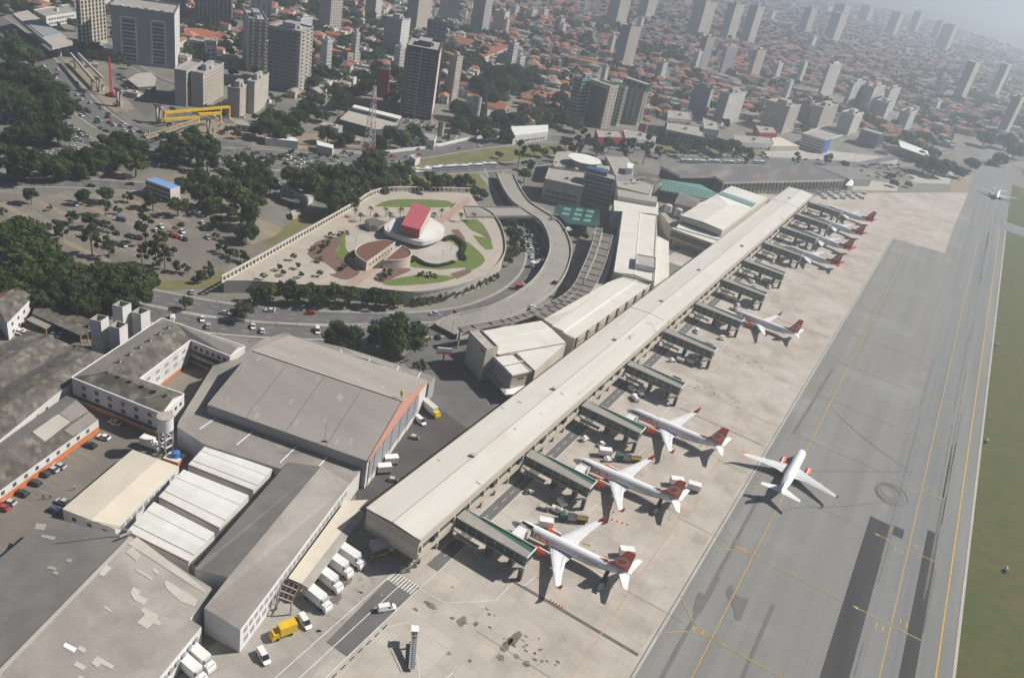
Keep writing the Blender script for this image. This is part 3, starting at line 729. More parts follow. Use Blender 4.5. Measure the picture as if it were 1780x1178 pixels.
for y0, y1, dz in ((PY0, 336, 0), (336.2, 520, .12), (520.2, 598, 0), (598.2, PY1, .12)):
    b.face([(PX0 - .35, y0, 12.25 + dz), (rx, y0, 13.0 + dz), (rx, y1, 13.0 + dz), (PX0 - .35, y1, 12.25 + dz)], 'pier_roof')
    b.face([(rx, y0, 13.0 + dz), (PX1 + .35, y0, 12.25 + dz), (PX1 + .35, y1, 12.25 + dz), (rx, y1, 13.0 + dz)], 'pier_roof')
    for y in (y0, y1): b.face([(PX0 - .35, y, 12.0), (PX1 + .35, y, 12.0), (PX1 + .35, y, 12.25 + dz), (rx, y, 13.0 + dz), (PX0 - .35, y, 12.25 + dz)], 'beige_wall')
    b.prism([(PX1 + .05, y0), (PX1 + .4, y0), (PX1 + .4, y1), (PX1 + .05, y1)], 11.7, 12.42 + dz, 'beige_wall', bottom=True)
    b.prism([(PX0 - .4, y0), (PX0 - .05, y0), (PX0 - .05, y1), (PX0 - .4, y1)], 11.7, 12.42 + dz, 'beige_wall', bottom=True)
    b.prism([(rx - .18, y0), (rx + .18, y0), (rx + .18, y1), (rx - .18, y1)], 12.95 + dz, 13.16 + dz, 'pale_concrete')
roofp = part('roof', b, pier)
for px, py in ((970, 905 - 20), (822, 793), (963, 677), (1069, 591), (1150, 524), (1215, 470), (1290, 428), (1372, 345)):
    g = P(px, py, 12.9); v = MB(); v.box((g.x, g.y, 12.62), (1.5, .9, .95), 0, 'metal_grey'); v.box((g.x, g.y, 13.57), (1.9, 1.2, .12), 0, 'concrete')
    part('roof_vent', v, roofp)
for i in range(34):
    u = rnd.choice((-1, 1)); a0 = rnd.uniform(.5, 7.5); w = rnd.uniform(.6, 1.9); y = rnd.uniform(PY0 + 3, PY1 - 16); l = rnd.choice((3, 5, 9, 14)); v = MB()
    zz = lambda a: 13.05 + .13 - .75 * a / 9.75
    v.face([(rx + u * a0, y, zz(a0)), (rx + u * min(9.2, a0 + w), y, zz(min(9.2, a0 + w))), (rx + u * min(9.2, a0 + w), y + l, zz(min(9.2, a0 + w))), (rx + u * a0, y + l, zz(a0))], rnd.choice(['terminal_roof', 'pier_roof', 'cream_wall', 'terminal_roof']))
    part('roof_patch', v, roofp)
for i in range(62):
    y = PY0 + 4 + i * 8.1
    if y > PY1: break
    c = MB()
    for x in (PX0 + 1, PX1 - 1.2): c.box((x, y, 0), (.8, .8, 4.7), 0, 'concrete')
    part('column', c, pier)
for i in range(63):
    y = PY0 + 1.6 + i * 8.1
    if y > PY1 - 1: break
    c = MB(); c.box((PX1 - .03, y, 6.9), (.6, .55, 2.32), 0, 'beige_wall')
    part('mullion', c, pier)
    if i % 2: c = MB(); c.box((PX1 + .05, y - 2.2, 6.9), (.5, 1.4, 2.3), 0, 'dark_glass'); part('dark_window', c, pier)
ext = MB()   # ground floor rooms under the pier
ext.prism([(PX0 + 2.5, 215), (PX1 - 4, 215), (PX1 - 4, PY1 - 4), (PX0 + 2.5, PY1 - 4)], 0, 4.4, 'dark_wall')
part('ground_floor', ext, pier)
# ------------------------------------------------------------------ boarding bridges
def make_bridge():
    T = thing('boarding_bridge', 'x', 'boarding bridge', (0, 0, 0))
    b = MB(); Lb = 24.6
    b.prism([(0, -2.4), (Lb, -2.4), (Lb, 2.4), (0, 2.4)], 4.3, 4.75, 'concrete', bottom=True)
    b.prism([(.2, -2.25), (Lb - .15, -2.25), (Lb - .15, 2.25), (.2, 2.25)], 4.75, 8.0, 'green_glass')
    part('glass_corridor', b, T, local=True)
    r = MB()
    r.prism([(0, -2.7), (Lb + .2, -2.7), (Lb + .2, -.1), (0, 1.9)], 8.0, 8.45, 'ramp_concrete', bottom=True)
    r.prism([(0, 1.9), (Lb + .2, -.1), (Lb + .2, 2.7), (0, 2.7)], 8.0, 8.12, 'green_paint', bottom=True)
    r.prism([(6, 2.55), (Lb + .2, 2.55), (Lb + .2, 2.75), (6, 2.75)], 8.12, 8.7, 'white_paint'); r.prism([(Lb + .05, -2.7), (Lb + .25, -2.7), (Lb + .25, 2.75), (Lb + .05, 2.75)], 8.0, 8.65, 'white_paint')
    part('roof', r, T, local=True)
    for i in range(8):
        p = MB(); x = .8 + i * 3.3
        p.box((x, -2.33, 4.7), (.16, .16, 3.35), 0, 'metal_grey'); p.box((x, -2.38, 6.2), (3.2, .1, .12), 0, 'metal_grey')
        part('frame', p, T, local=True)
    for x in (11.5, 19.5):
        p = MB(); p.box((x, 0, 0), (1.3, 3.2, 4.35), 0, 'dark_concrete'); part('support', p, T, local=True)
    c = MB(); c.prism([(1.5, -4.6), (9.5, -4.6), (9.5, -2.9), (1.5, -2.9)], 3.0, 3.3, 'pale_concrete', bottom=True)
    for x in (2, 9): c.box((x, -3.7, 0), (.3, .3, 3), 0, 'concrete')
    for i in range(4): c.beam((1 + i * .5, -2.6, 3.0), (-1.2 + i * .5, -3.8, 4.6), .18, .18, 'white_paint')
    part('walkway_canopy', c, T, local=True)
    s = MB()
    for i in range(9): s.box((Lb - 6.2 + i * .62, -3.4, .2 + i * .44), (.62, 1.2, .16), 0, 'metal_grey')
    s.beam((Lb - 6.5, -4.0, 1.1), (Lb - 1, -4.0, 5.0), .08, .08, 'metal_grey'); s.beam((Lb - 6.5, -2.8, 1.1), (Lb - 1, -2.8, 5.0), .08, .08, 'metal_grey')
    s.box((Lb - .4, -3.4, 0), (1.2, 1.2, 4.2), 0, 'steel_dark')
    part('stair', s, T, local=True)
    m = MB()     # telescopic part reaching for the aircraft door
    a, e = Vector((Lb - 7.6, 2.0, 6.0)), Vector((Lb - 8.1 + .2, 9.2, 5.2))
    m.beam(a, e, 3.0, 2.7, 'white_paint')
    for i in range(5):
        q = a.lerp(e, .2 + i * .18); m.beam(q + Vector((-1.6, 0, 1.36)), q + Vector((1.6, 0, 1.36)), .14, .1, 'metal_grey')
    tunnel = part('telescopic_tunnel', m, T, local=True)
    cb = MB(); cb.box((e.x + .3, e.y + .9, 3.4), (3.6, 2.6, 2.9), 0, 'canvas_dirty', 'metal_grey')
    for i in range(4): cb.box((e.x + .3, e.y + 1.9 + i * .28, 3.3 - i * .02), (3.5 + (i % 2) * .35, .14, 3.1 + (i % 2) * .2), 0, 'steel_dark')
    cb.box((e.x + .3, e.y - .3, 0), (.9, .9, 3.4), 0, 'steel_dark')
    part('cab', cb, tunnel, local=True)
    return T
BR = None
ords = ['nearest', 'second', 'third', 'fourth', 'fifth', 'sixth', 'seventh', 'eighth', 'ninth', 'tenth', 'eleventh', 'last']
BY = [166.5, 207.5, 250.0, 293.4, 336.2, 379.6, 424.2, 465.8, 510.2, 555.5, 597.5, 640.6]
at_gate = {0: 'with the nearest orange-tailed jet', 1: 'with the second orange-tailed jet', 2: 'with the third orange-tailed jet', 5: 'with the lone far orange-tailed jet', 8: 'with the nearest red-tailed jet', 9: 'with the third red-tailed jet from the end', 10: 'with the second red-tailed jet from the end', 11: 'with the last red-tailed jet'}
for i, y in enumerate(BY):
    lab = '%s green glass boarding bridge along the pier, %s' % (ords[i], at_gate.get(i, 'with no aircraft docked'))
    if BR is None: BR = make_bridge(); o = BR
    else: o = clone(BR)
    o.location = (-85.0, y, 0.02); tag(o, lab, 'boarding bridge', 'boarding bridges along the pier')
    if i in (3, 4, 6, 7):   # tunnel drawn back along the corridor
        for ch in list(o.children):
            if ch.name.startswith('telescopic'): ch.location = (2.5, -3.6, 0)
# ------------------------------------------------------------------ buildings: helpers
def at_px(px, z=0):
    g = P(px[0], px[1], z); return (g.x, g.y, 0)
def blk(T, pname, px, z1, side, top=None, z0=0, label=None, world=False, parapet=0):
    poly = px if world else xy(*px, z=z1)
    b = MB(); b.prism(poly, z0, z1, side, top)
    if parapet:
        A = sum(poly[i][0] * poly[(i + 1) % len(poly)][1] - poly[(i + 1) % len(poly)][0] * poly[i][1] for i in range(len(poly)))
        L = list(poly) + [poly[0], poly[1]]; q = offset_line(L, .35 if A > 0 else -.35)[1:-1]
        for i in range(len(poly)):
            o0, o1 = L[i], L[i + 1]; i0, i1 = (q[i - 1] if i else q[len(poly) - 1]), q[i] if i < len(q) else q[0]
            b.face([(*o0[:2], z1), (*o1[:2], z1), (*o1[:2], z1 + parapet), (*o0[:2], z1 + parapet)], side)
            m0 = Vector(o0[:2]); m1 = Vector(o1[:2]); t = (m1 - m0).normalized(); n = Vector((-t.y, t.x)) * (.3 if A > 0 else -.3)
            b.face([(*m0, z1 + parapet), (*m1, z1 + parapet), (*(m1 + n), z1 + parapet), (*(m0 + n), z1 + parapet)], side)
            b.face([(*(m0 + n), z1 + parapet), (*(m1 + n), z1 + parapet), (*(m1 + n), z1), (*(m0 + n), z1)], side)
    return part(pname, b, T, label=label)
UNIT = {}
def unit(mat):
    if mat not in UNIT:
        b = MB(); b.box((0, 0, -.5), (1, 1, 1), 0, mat); UNIT[mat] = b.mesh('pane_' + mat)
    return UNIT[mat]
def windows(T, a, c, z0, h, n, w, mat='window_dark', name='window', m0=.06, m1=.06, depth=.14, rows=1, dz=3.0, skip=()):
    """n window parts per row along the wall a->c (world xy), bottoms at z0"""
    a = Vector(a[:2]); c = Vector(c[:2]); d = c - a; L = d.length; rz = math.atan2(d.y, d.x)
    off = T.location
    for r in range(rows):
        for i in range(n):
            if (r, i) in skip: continue
            t = m0 + (1 - m0 - m1) * ((i + .5) / n)
            q = a + d * t
            o = bpy.data.objects.new(name, unit(mat)); COL.objects.link(o); o.parent = T
            o.location = (q.x - off.x, q.y - off.y, z0 + h / 2 + r * dz - off.z); o.scale = (w, depth, h); o.rotation_euler = (0, 0, rz)
def lerp2(a, c, t): return (a[0] + (c[0] - a[0]) * t, a[1] + (c[1] - a[1]) * t)
# ------------------------------------------------------------------ aircraft hangar
A, B_, C_, D = xy((743, 661.5), (638.6, 801.5), (360, 703), (505, 585), z=11)
D = (A[0] + C_[0] - B_[0], A[1] + C_[1] - B_[1])
hg = thing('aircraft_hangar', 'big grey-roofed hangar with a salmon pink gable above its tall sliding doors', 'hangar', ((A[0] + C_[0]) / 2, (A[1] + C_[1]) / 2, 0))
ra, rc = lerp2(A, B_, .5), lerp2(C_, D, .5)
b = MB()
o_ = lambda p, k=.6: p
b.face([(*B_, 11.1), (*ra, 17.9), (*rc, 17.9), (*C_, 11.1)], 'hangar_roof'); b.face([(*ra, 17.9), (*A, 11.1), (*D, 11.1), (*rc, 17.9)], 'hangar_roof')
b.face([(*C_, 11.1), (*rc, 17.9), (*D, 11.1)], 'hangar_roof')
part('roof', b, hg)
b = MB()
for p, q in ((B_, C_), (C_, D), (D, A)): b.face([(*p, 0), (*q, 0), (*q, 11), (*p, 11)], 'grey_wall')
b.face([(*A, 0), (*B_, 0), (*B_, 11), (*A, 11)], 'white_wall')
b.beam((*ra, 17.95), (*rc, 17.95), .7, .3, 'pale_concrete')
for k in range(1, 4): b.beam((*lerp2(B_, C_, k / 4), 11.15), (*lerp2(ra, rc, k / 4), 17.95), .25, .12, 'fibre_roof')
part('wall', b, hg)
ex = Vector((A[0] - B_[0], A[1] - B_[1])).normalized(); en = Vector((ex.y, -ex.x)) * .25
b = MB()
Ae, Be, re_ = [(p[0] + en.x, p[1] + en.y) for p in (A, B_, ra)]
b.face([(*Be, 10.6), (*Ae, 10.6), (*Ae, 11.4), (*re_, 18.15), (*Be, 11.4)], 'salmon_paint')
b.face([(*Be, 11.4), (*re_, 18.15), (*ra, 18.1), (*B_, 11.35)], 'salmon_paint'); b.face([(*re_, 18.15), (*Ae, 11.4), (*A, 11.35), (*ra, 18.1)], 'salmon_paint')
part('gable', b, hg)
for i in range(12):
    p, q = lerp2(Be, Ae, .03 + i * .0675), lerp2(Be, Ae, .03 + (i + 1) * .0675 - .003)
    b = MB(); dz = .12 if i % 2 else .02
    b.face([(p[0] + en.x * dz * 4, p[1] + en.y * dz * 4, 2.6), (q[0] + en.x * dz * 4, q[1] + en.y * dz * 4, 2.6), (q[0] + en.x * dz * 4, q[1] + en.y * dz * 4, 10.55), (p[0] + en.x * dz * 4, p[1] + en.y * dz * 4, 10.55)], 'blue_grey_wall')
    b.face([(p[0] + en.x * dz * 4, p[1] + en.y * dz * 4, .05), (q[0] + en.x * dz * 4, q[1] + en.y * dz * 4, .05), (q[0] + en.x * dz * 4, q[1] + en.y * dz * 4, 2.6), (p[0] + en.x * dz * 4, p[1] + en.y * dz * 4, 2.6)], 'white_wall')
    part('sliding_door', b, hg)
LT = dict(front=[(352, 705), (311, 731), (308, 741), (352, 770), (478, 811), (540, 832), (600, 852), (640, 800)],
          back=[(505, 583), (600, 604), (625, 612), (700, 636), (757, 655), (746, 668), (640, 625), (520, 594)],
          west=[(352, 705), (311, 731), (370, 636), (414, 622), (456, 590), (497, 578), (510, 584), (440, 620)])
for k, z in (('front', 7.4), ('back', 8.6), ('west', 7.6)):
    b = MB(); poly = xy(*LT[k], z=z); b.prism(poly, 0, z, 'white_wall' if k == 'front' else 'grey_wall', 'fibre_roof'); r = part('lean_to', b, hg)
    if k == 'front':
        for t in (.13, .36, .62, .8):
            p, q = lerp2(xy((311, 731), z=z)[0], xy((600, 852), z=z)[0], t), lerp2(xy((352, 705), z=z)[0], xy((640, 800), z=z)[0], t); s = MB(); s.beam((*p, z + .05), (*q, z + .05), .3, .16, 'white_paint'); part('roof_batten', s, hg)
    if k == 'back':
        for t in (.35, .55, .75, .9):
            p, q = lerp2(xy((505, 583), z=z)[0], xy((757, 655), z=z)[0], t), lerp2(xy((520, 594), z=z)[0], xy((746, 668), z=z)[0], t); s = MB(); s.beam((*p, z + .05), (*q, z + .05), .35, .16, 'white_paint'); part('roof_batten', s, hg)
windows(hg, *xy((352, 770), (478, 811), z=7.4), 4.6, 1.3, 12, 2.4)
for i in range(26):   # roof sheets patched with translucent ones
    t, u = rnd.random(), rnd.random(); sd_ = rnd.random() < .55
    e0, e1 = (B_, C_) if sd_ else (A, D)
    p, q = lerp2(e0, e1, t), lerp2(ra, rc, t); c = lerp2(p, q, u); z = 11.1 + 6.8 * u + .06
    ux = Vector((C_[0] - B_[0], C_[1] - B_[1])).normalized() * .55; vx = Vector((q[0] - p[0], q[1] - p[1])).normalized()
    s = MB(); dz = 6.8 / Vector((q[0] - p[0], q[1] - p[1])).length * 1.1
    s.face([(c[0] - ux.x - vx.x * 1.1, c[1] - ux.y - vx.y * 1.1, z - dz), (c[0] + ux.x - vx.x * 1.1, c[1] + ux.y - vx.y * 1.1, z - dz), (c[0] + ux.x + vx.x * 1.1, c[1] + ux.y + vx.y * 1.1, z + dz), (c[0] - ux.x + vx.x * 1.1, c[1] - ux.y + vx.y * 1.1, z + dz)], 'pale_concrete' if rnd.random() < .6 else 'concrete')
    part('roof_patch', s, hg)
g = P(698, 690, 18); b = MB(); b.cyl((g.x, g.y, 17.6), .12, 1.4, 'steel_dark', 8); b.cyl((g.x, g.y, 19.0), .62, 1.5, 'yellow_paint', 12, r2=.5); b.cyl((g.x, g.y, 20.5), .5, .35, 'yellow_paint', 12, r2=.1)
part('beacon', b, hg)
g = P(565, 765, 12); b = MB(); b.cyl((g.x, g.y, 11.8), .1, 9, 'metal_grey', 6); b.box((g.x, g.y, 11.6), (1.6, .25, .25), .4, 'steel_dark'); part('mast', b, hg)
# ------------------------------------------------------------------ long gabled warehouse with the loading canopy
def gable_px(T, quads, mat):
    b = MB()
    for q in quads: b.pf(q, mat if isinstance(mat, str) else mat[quads.index(q)])
    return part('roof', b, T)
wd = thing('warehouse', 'long low warehouse with a grey two-slope roof and white windowed wall beside the delivery trucks', 'warehouse', at_px((480, 960)))
ZE, ZR = 8.0, 10.6
gable_px(wd, [[(501, 803, ZE), (558, 810, ZR), (397, 1003, ZR), (346, 990, ZE), (338.7, 987.5, ZE)], [(558, 810, ZR), (608, 840, ZE), (417.6, 1094, ZE), (355, 1056, ZR - 1.7), (397, 1003, ZR)]], ['grey_roof_dark', 'fibre_roof'])
b = MB(); W_ = lambda *q: [P(*k) for k in q]
outl = [(501, 803, ZE), (608, 840, ZE), (417.6, 1094, ZE), (355, 1056, ZR - 1.7), (397, 1003, ZR), (346, 990, ZE), (338.7, 987.5, ZE)]
for i in range(len(outl)):
    p, q = P(*outl[i]), P(*outl[(i + 1) % len(outl)]); b.face([(p.x, p.y, 0), (q.x, q.y, 0), q, p], 'white_wall')
b.face([P(501, 803, ZE), P(608, 840, ZE), P(558, 810, ZR)], 'white_wall')
part('wall', b, wd)
e0, e1 = xy((608, 840), (417.6, 1094), z=ZE)
windows(wd, e0, e1, 5.0, 1.5, 24, 1.6, 'blue_grey_wall', m0=.02, m1=.02); windows(wd, e0, e1, 1.8, 1.6, 9, 1.8, 'blue_grey_wall', m0=.55, m1=.02)
e2 = xy((355, 1056), z=ZE)[0]; windows(wd, e2, e1, 4.6, 1.2, 4, 1.2)
b = MB(); b.pf([(640, 868, 5.4), (624, 878 + 6, 5.2), (524, 1014, 5.2), (501, 1004, 5.4), (600, 870, 5.4)], 'cream_roof')
cp = [(624, 884), (524, 1014), (501, 1004), (600, 870)]
b.prism(xy(*[(x + 11, y + 7) for x, y in ((624, 884), (524, 1014))], *((524, 1014), (624, 884)), z=5.2), 3.9, 5.19, 'concrete')
part('loading_canopy', b, wd)
pg = thing('pergola', 'small red-brown lattice pergola at the end of the loading canopy', 'pergola', at_px((500, 1030)))
q = xy((495, 1005), (521, 1017), (507, 1046), (482, 1037), z=4.6); b = MB()
for i in range(4):
    b.beam((*lerp2(q[0], q[1], i / 3), 4.6), (*lerp2(q[3], q[2], i / 3), 4.6), .3, .2, 'brown_roof'); b.beam((*lerp2(q[0], q[3], i / 3), 4.75), (*lerp2(q[1], q[2], i / 3), 4.75), .3, .2, 'concrete')
part('lattice', b, pg)
for k in q:
    b = MB(); b.box((*k, 0), (.35, .35, 4.5), 0, 'concrete'); part('post', b, pg)
# ------------------------------------------------------------------ big roof in the lower left corner
wa = thing('warehouse', 'wide warehouse at the lower left corner with a patched grey double-pitch roof', 'warehouse', at_px((180, 1060)))
ze, zr = 7.0, 12.4
R0, R1 = (228, 933), (35, 1130); R2 = (-25, 1192)
rA, rB, rC, rD = P(*R0, zr), P(370, 1022, ze), P(225, 1240, ze), P(*R2, zr)
def on_roof(px, py):      # point of the right-hand slope under a photograph position
    d = ROT @ Vector(((px - 890) / FPX, -(py - 589) / FPX, -1.0)); n = (rB - rA).cross(rD - rA); o = Vector((0, 0, HC))
    return o + d * ((rA - o).dot(n) / d.dot(n)) + n.normalized() * (.06 if n.z > 0 else -.06)
lA, lD, lE = P(*R0, zr), P(*R2, zr), P(-120, 1090, ze)
def on_left(px, py):
    d = ROT @ Vector(((px - 890) / FPX, -(py - 589) / FPX, -1.0)); n = (lD - lA).cross(lE - lA); o = Vector((0, 0, HC))
    return o + d * ((lA - o).dot(n) / d.dot(n)) + n.normalized() * (.06 if n.z > 0 else -.06)
bR = [rA] + [on_roof(*q) for q in ((370, 1022), (330, 1075), (350, 1088), (276, 1178), (225, 1240))] + [rD]
bL = [rA, rD] + [on_left(*q) for q in ((-120, 1090), (0, 969), (85, 898))]
bR, bL = [[v - Vector((0, 0, .08)) for v in q] for q in (bR, bL)]
b = MB(); b.face(bL, 'grey_roof_dark'); b.face(bR, 'fibre_roof'); part('roof', b, wa)
b = MB(); ol = bR + bL[2:]
for i in range(len(ol)):
    p, q = ol[i], ol[(i + 1) % len(ol)]; b.face([(p.x, p.y, 0), (q.x, q.y, 0), q, p], 'white_wall')
rp0, rp1 = P(*R0, zr + .1), P(*R2, zr + .1); b.beam(rp0, rp1, .9, .3, 'pale_concrete')
part('wall', b, wa)
def roofpatch(T, quad, m):
    b = MB(); b.face(quad, m); part('roof_patch', b, T)
for pts in ([(860, 320), (905, 280), (965, 340), (930, 378)], [(930, 428), (1045, 495), (1030, 508), (925, 445)], [(1055, 425), (1088, 452), (1070, 470), (1035, 440)], [(1140, 512), (1350, 640), (1330, 690), (1230, 655), (1140, 570), (1120, 530)],
            [(910, 555), (965, 585), (945, 610), (1010, 640), (980, 680), (915, 645), (888, 595)], [(980, 692), (1085, 750), (1075, 775), (1105, 800), (1085, 822), (1045, 805), (1005, 842), (935, 800), (990, 745), (960, 715)],
            [(725, 405), (765, 425), (705, 485), (675, 470)], [(445, 935), (525, 975), (505, 1003), (430, 960)], [(545, 955), (590, 980), (570, 1006), (525, 980)], [(665, 1025), (780, 1095), (765, 1118), (690, 1080), (665, 1105), (620, 1075)], [(520, 1062), (590, 1098), (565, 1125), (500, 1090)], [(540, 1160), (570, 1165), (560, 1178), (530, 1178)],
            [(720, 685), (760, 715), (750, 725), (700, 695)], [(935, 215), (1410, 575), (1395, 600), (870, 260)]):
    roofpatch(wa, [on_roof(*q) for q in Q(0, 878, 3.927, *pts)], 'pale_concrete' if pts[0][0] > 500 else 'white_paint')
for pts in ([(290, 198), (385, 215), (365, 238), (275, 215)], [(340, 410), (395, 430), (380, 445), (315, 428)], [(470, 362), (500, 370), (480, 390), (445, 380)], [(370, 445), (405, 460), (390, 475), (355, 465)], [(250, 122), (320, 130), (300, 170), (235, 160)]):
    roofpatch(wa, [on_left(*q) for q in Q(0, 878, 3.927, *pts)], 'pale_concrete')
b = MB(); gq = [on_roof(*q) for q in Q(0, 878, 3.927, (585, 120), (830, 170), (900, 200))]
for dz in (.5, 1.1): b.tube([(v.x, v.y, v.z + dz) for v in gq], .09, 'concrete', 6)
b.tube([(gq[2].x, gq[2].y, gq[2].z + 1.0), (gq[2].x - 1, gq[2].y - 2.6, gq[2].z + .5)], .35, 'concrete', 6); part('roof_gantry', b, wa)
e0, e1 = xy((350, 1088), (276, 1178), z=ze); windows(wa, e0, e1, 3.6, 1.3, 6, 1.5, 'blue_grey_wall')
# ------------------------------------------------------------------ cream roof and white saw-tooth roofs
wc = thing('warehouse', 'low warehouse with a cream roof beside the car park yard', 'warehouse', at_px((210, 850)))
ze = 4.6; m0, m1 = lerp2((230.5, 781), (312, 810.5), .55), lerp2((108, 884), (200, 919), .55)
gable_px(wc, [[(230.5, 781, ze), (*m0, ze + 1), (*m1, ze + 1), (108, 884, ze)], [(*m0, ze + 1), (312, 810.5, ze), (200, 919, ze), (*m1, ze + 1)]], 'cream_roof')
blk(wc, 'wall', [(231, 782), (311, 811), (200, 918), (109, 884)], ze - .05, 'white_wall')
e0, e1 = xy((311, 811), (200, 918), z=ze); windows(wc, e0, e1, 2.2, 1.4, 10, 1.6, 'blue_grey_wall'); e0, e1 = xy((109, 884), (200, 918), z=ze); windows(wc, e0, e1, 1.6, 1.2, 3, 1.3)
for i, (l0, l1, lab) in enumerate((((0, .03), (.225, .25), 'topmost of the three white ribbed saw-tooth roofs'), ((.285, .305), (.60, .645), 'middle of the three white ribbed saw-tooth roofs'), ((.66, .70), (1.0, 1.0), 'lowest of the three white ribbed saw-tooth roofs, nearest the viewer'))):
    Lq = lambda t: lerp2((358, 773), (221, 922), t); Rq = lambda t: lerp2((478, 810), (328, 975), t)
    T = thing('storage_shed', lab, 'shed', at_px(lerp2(Lq(l0[0]), Rq(l1[1]), .5)), group='white saw-tooth sheds')
    zz = 5.6
    mL, mR = lerp2(Lq(l0[0]), Lq(l1[0]), .5), lerp2(Rq(l0[1]), Rq(l1[1]), .5)
    b = MB()
    b.pf([(*Lq(l0[0]), zz + 1.2), (*Rq(l0[1]), zz + 1.2), (*mR, zz + .7), (*mL, zz + .7)], 'white_roof'); b.pf([(*mL, zz + .7), (*mR, zz + .7), (*Rq(l1[1]), zz - .3), (*Lq(l1[0]), zz - .3)], 'white_roof')
    part('roof', b, T)
    for k in (.3, .52, .78):
        b = MB(); zk = zz + 1.2 - 1.5 * k + .12; b.beam(P(*lerp2(Lq(l0[0]), Lq(l1[0]), k), zk), P(*lerp2(Rq(l0[1]), Rq(l1[1]), k), zk), .3 if k == .52 else .14, .16, 'dark_concrete' if k == .52 else 'concrete'); part('roof_seam', b, T)
    b = MB(); s = [P(*Lq(l0[0]), zz + 1.2), P(*Rq(l0[1]), zz + 1.2), P(*Rq(l1[1]), zz - .3), P(*Lq(l1[0]), zz - .3)]
    for p, q in zip(s, s[1:] + s[:1]): b.face([(p.x, p.y, 0), (q.x, q.y, 0), q - Vector((0, 0, .05)), p - Vector((0, 0, .05))], 'cream_wall' if False else 'white_wall')
    part('wall', b, T)
    g = MB(); g.beam(s[3] + Vector((0, 0, -.25)), s[2] + Vector((0, 0, -.25)), .5, .3, 'brick_red'); part('gutter', g, T)
gut = thing('covered_walkway', 'narrow grey roofed walkway between the white sheds and the grey warehouse', 'walkway', at_px((410, 890)))
blk(gut, 'roof', [(485, 812), (496, 816), (345, 985), (330, 977)], 4.2, 'concrete', 'dark_concrete')
# ------------------------------------------------------------------ U shaped white office
of = thing('office_building', 'white three-storey U-shaped office with weathered grey roof and orange base', 'office', at_px((280, 680)))
OZ = 9.6
O = dict(zip('ABCDEFGH', xy((124.4, 656), (281.3, 553), (426, 602), (399.5, 619), (331.8, 591), (243, 658), (320, 685), (281, 719), z=OZ)))
b = MB(); loop = [O[k] for k in 'ABCDEFGH']
for i in range(8):
    p, q = loop[i], loop[(i + 1) % 8]
    b.face([(*p, 1.2), (*q, 1.2), (*q, OZ), (*p, OZ)], 'white_wall'); b.face([(*p, 0), (*q, 0), (*q, 1.2), (*p, 1.2)], 'orange_band')
part('wall', b, of)
b = MB(); zr = OZ + 2.6
m1, m2, m3, m4 = lerp2(O['A'], O['F'], .47), lerp2(O['B'], O['E'], .5), lerp2(O['C'], O['D'], .5), lerp2(O['H'], O['G'], .5)
def up(p, z): return (*p, z)
c1 = lerp2(O['A'], O['F'], .5)
b.face([up(O['A'], OZ), up(O['B'], OZ), up(m2, zr), up(c1, zr)], 'fibre_roof'); b.face([up(c1, zr), up(m2, zr), up(O['E'], OZ), up(O['F'], OZ)], 'old_roof')
b.face([up(O['B'], OZ), up(O['C'], OZ), up(m3, zr - 1.0), up(m2, zr)], 'fibre_roof'); b.face([up(m2, zr), up(m3, zr - 1.0), up(O['D'], OZ), up(O['E'], OZ)], 'fibre_roof'); b.face([up(O['C'], OZ), up(O['D'], OZ), up(m3, zr - 1.0)], 'white_wall')
b.face([up(O['A'], OZ), up(c1, zr), up(m4, zr - .6), up(O['H'], OZ)], 'old_roof'); b.face([up(c1, zr), up(O['F'], OZ), up(O['G'], OZ), up(m4, zr - .6)], 'old_roof'); b.face([up(O['H'], OZ), up(m4, zr - .6), up(O['G'], OZ)], 'white_wall')
part('roof', b, of)
b = MB()
for i in range(8):
    p, q = loop[i], loop[(i + 1) % 8]; b.beam((*p, OZ + .05), (*q, OZ + .05), .35, .3, 'white_paint')
part('eave', b, of)
windows(of, O['A'], O['H'], 6.6, 1.5, 6, 1.5, rows=2, dz=-2.9); windows(of, O['A'], O['H'], 1.5, 1.1, 8, 1.5, m0=.3)
windows(of, O['F'], O['E'], 6.5, 1.2, 5, 2.2, 'blue_grey_wall', rows=2, dz=-2.9); windows(of, O['E'], O['D'], 6.5, 1.5, 6, 1.5, rows=2, dz=-3.0); windows(of, O['H'], O['G'], 6.4, 1.2, 4, 1.2)
for q in ((O['E'], O['D'], 5.4), (O['E'], O['D'], 2.4), (O['A'], O['H'], 2.9)):
    t0, t1 = q[0], q[1]; d = Vector((t1[0] - t0[0], t1[1] - t0[1])).normalized(); n = Vector((d.y, -d.x)) * (1.4 if q[2] == 2.9 else 2.2)
    b = MB(); b.prism([lerp2(t0, t1, .02), lerp2(t0, t1, .98), (lerp2(t0, t1, .98)[0] + n.x, lerp2(t0, t1, .98)[1] + n.y), (lerp2(t0, t1, .02)[0] + n.x, lerp2(t0, t1, .02)[1] + n.y)], q[2], q[2] + .25, 'concrete', 'old_roof', True); part('awning', b, of)
for i in range(6):
    p = lerp2(c1, m2, .18 + i * .14); b = MB(); b.box((*p, zr - .1), (.9, .9, .8), .3, 'concrete'); b.box((*p, zr + .7), (1.2, 1.2, .12), .3, 'dark_concrete'); part('roof_vent', b, of)
for i in range(4):
    p = lerp2(c1, m4, .2 + i * .18); b = MB(); b.box((*p, zr - .2), (1.2, .7, .5), .3, 'dark_concrete'); part('roof_vent', b, of)
for p in (lerp2(c1, m4, .02), lerp2(c1, m2, .93), lerp2(c1, m4, .9)):
    b = MB(); b.cyl((*p, zr - .3), .07, 6.5, 'concrete', 6); b.box((*p, zr - .3), (1, .5, .4), 0, 'steel_dark'); part('antenna', b, of)
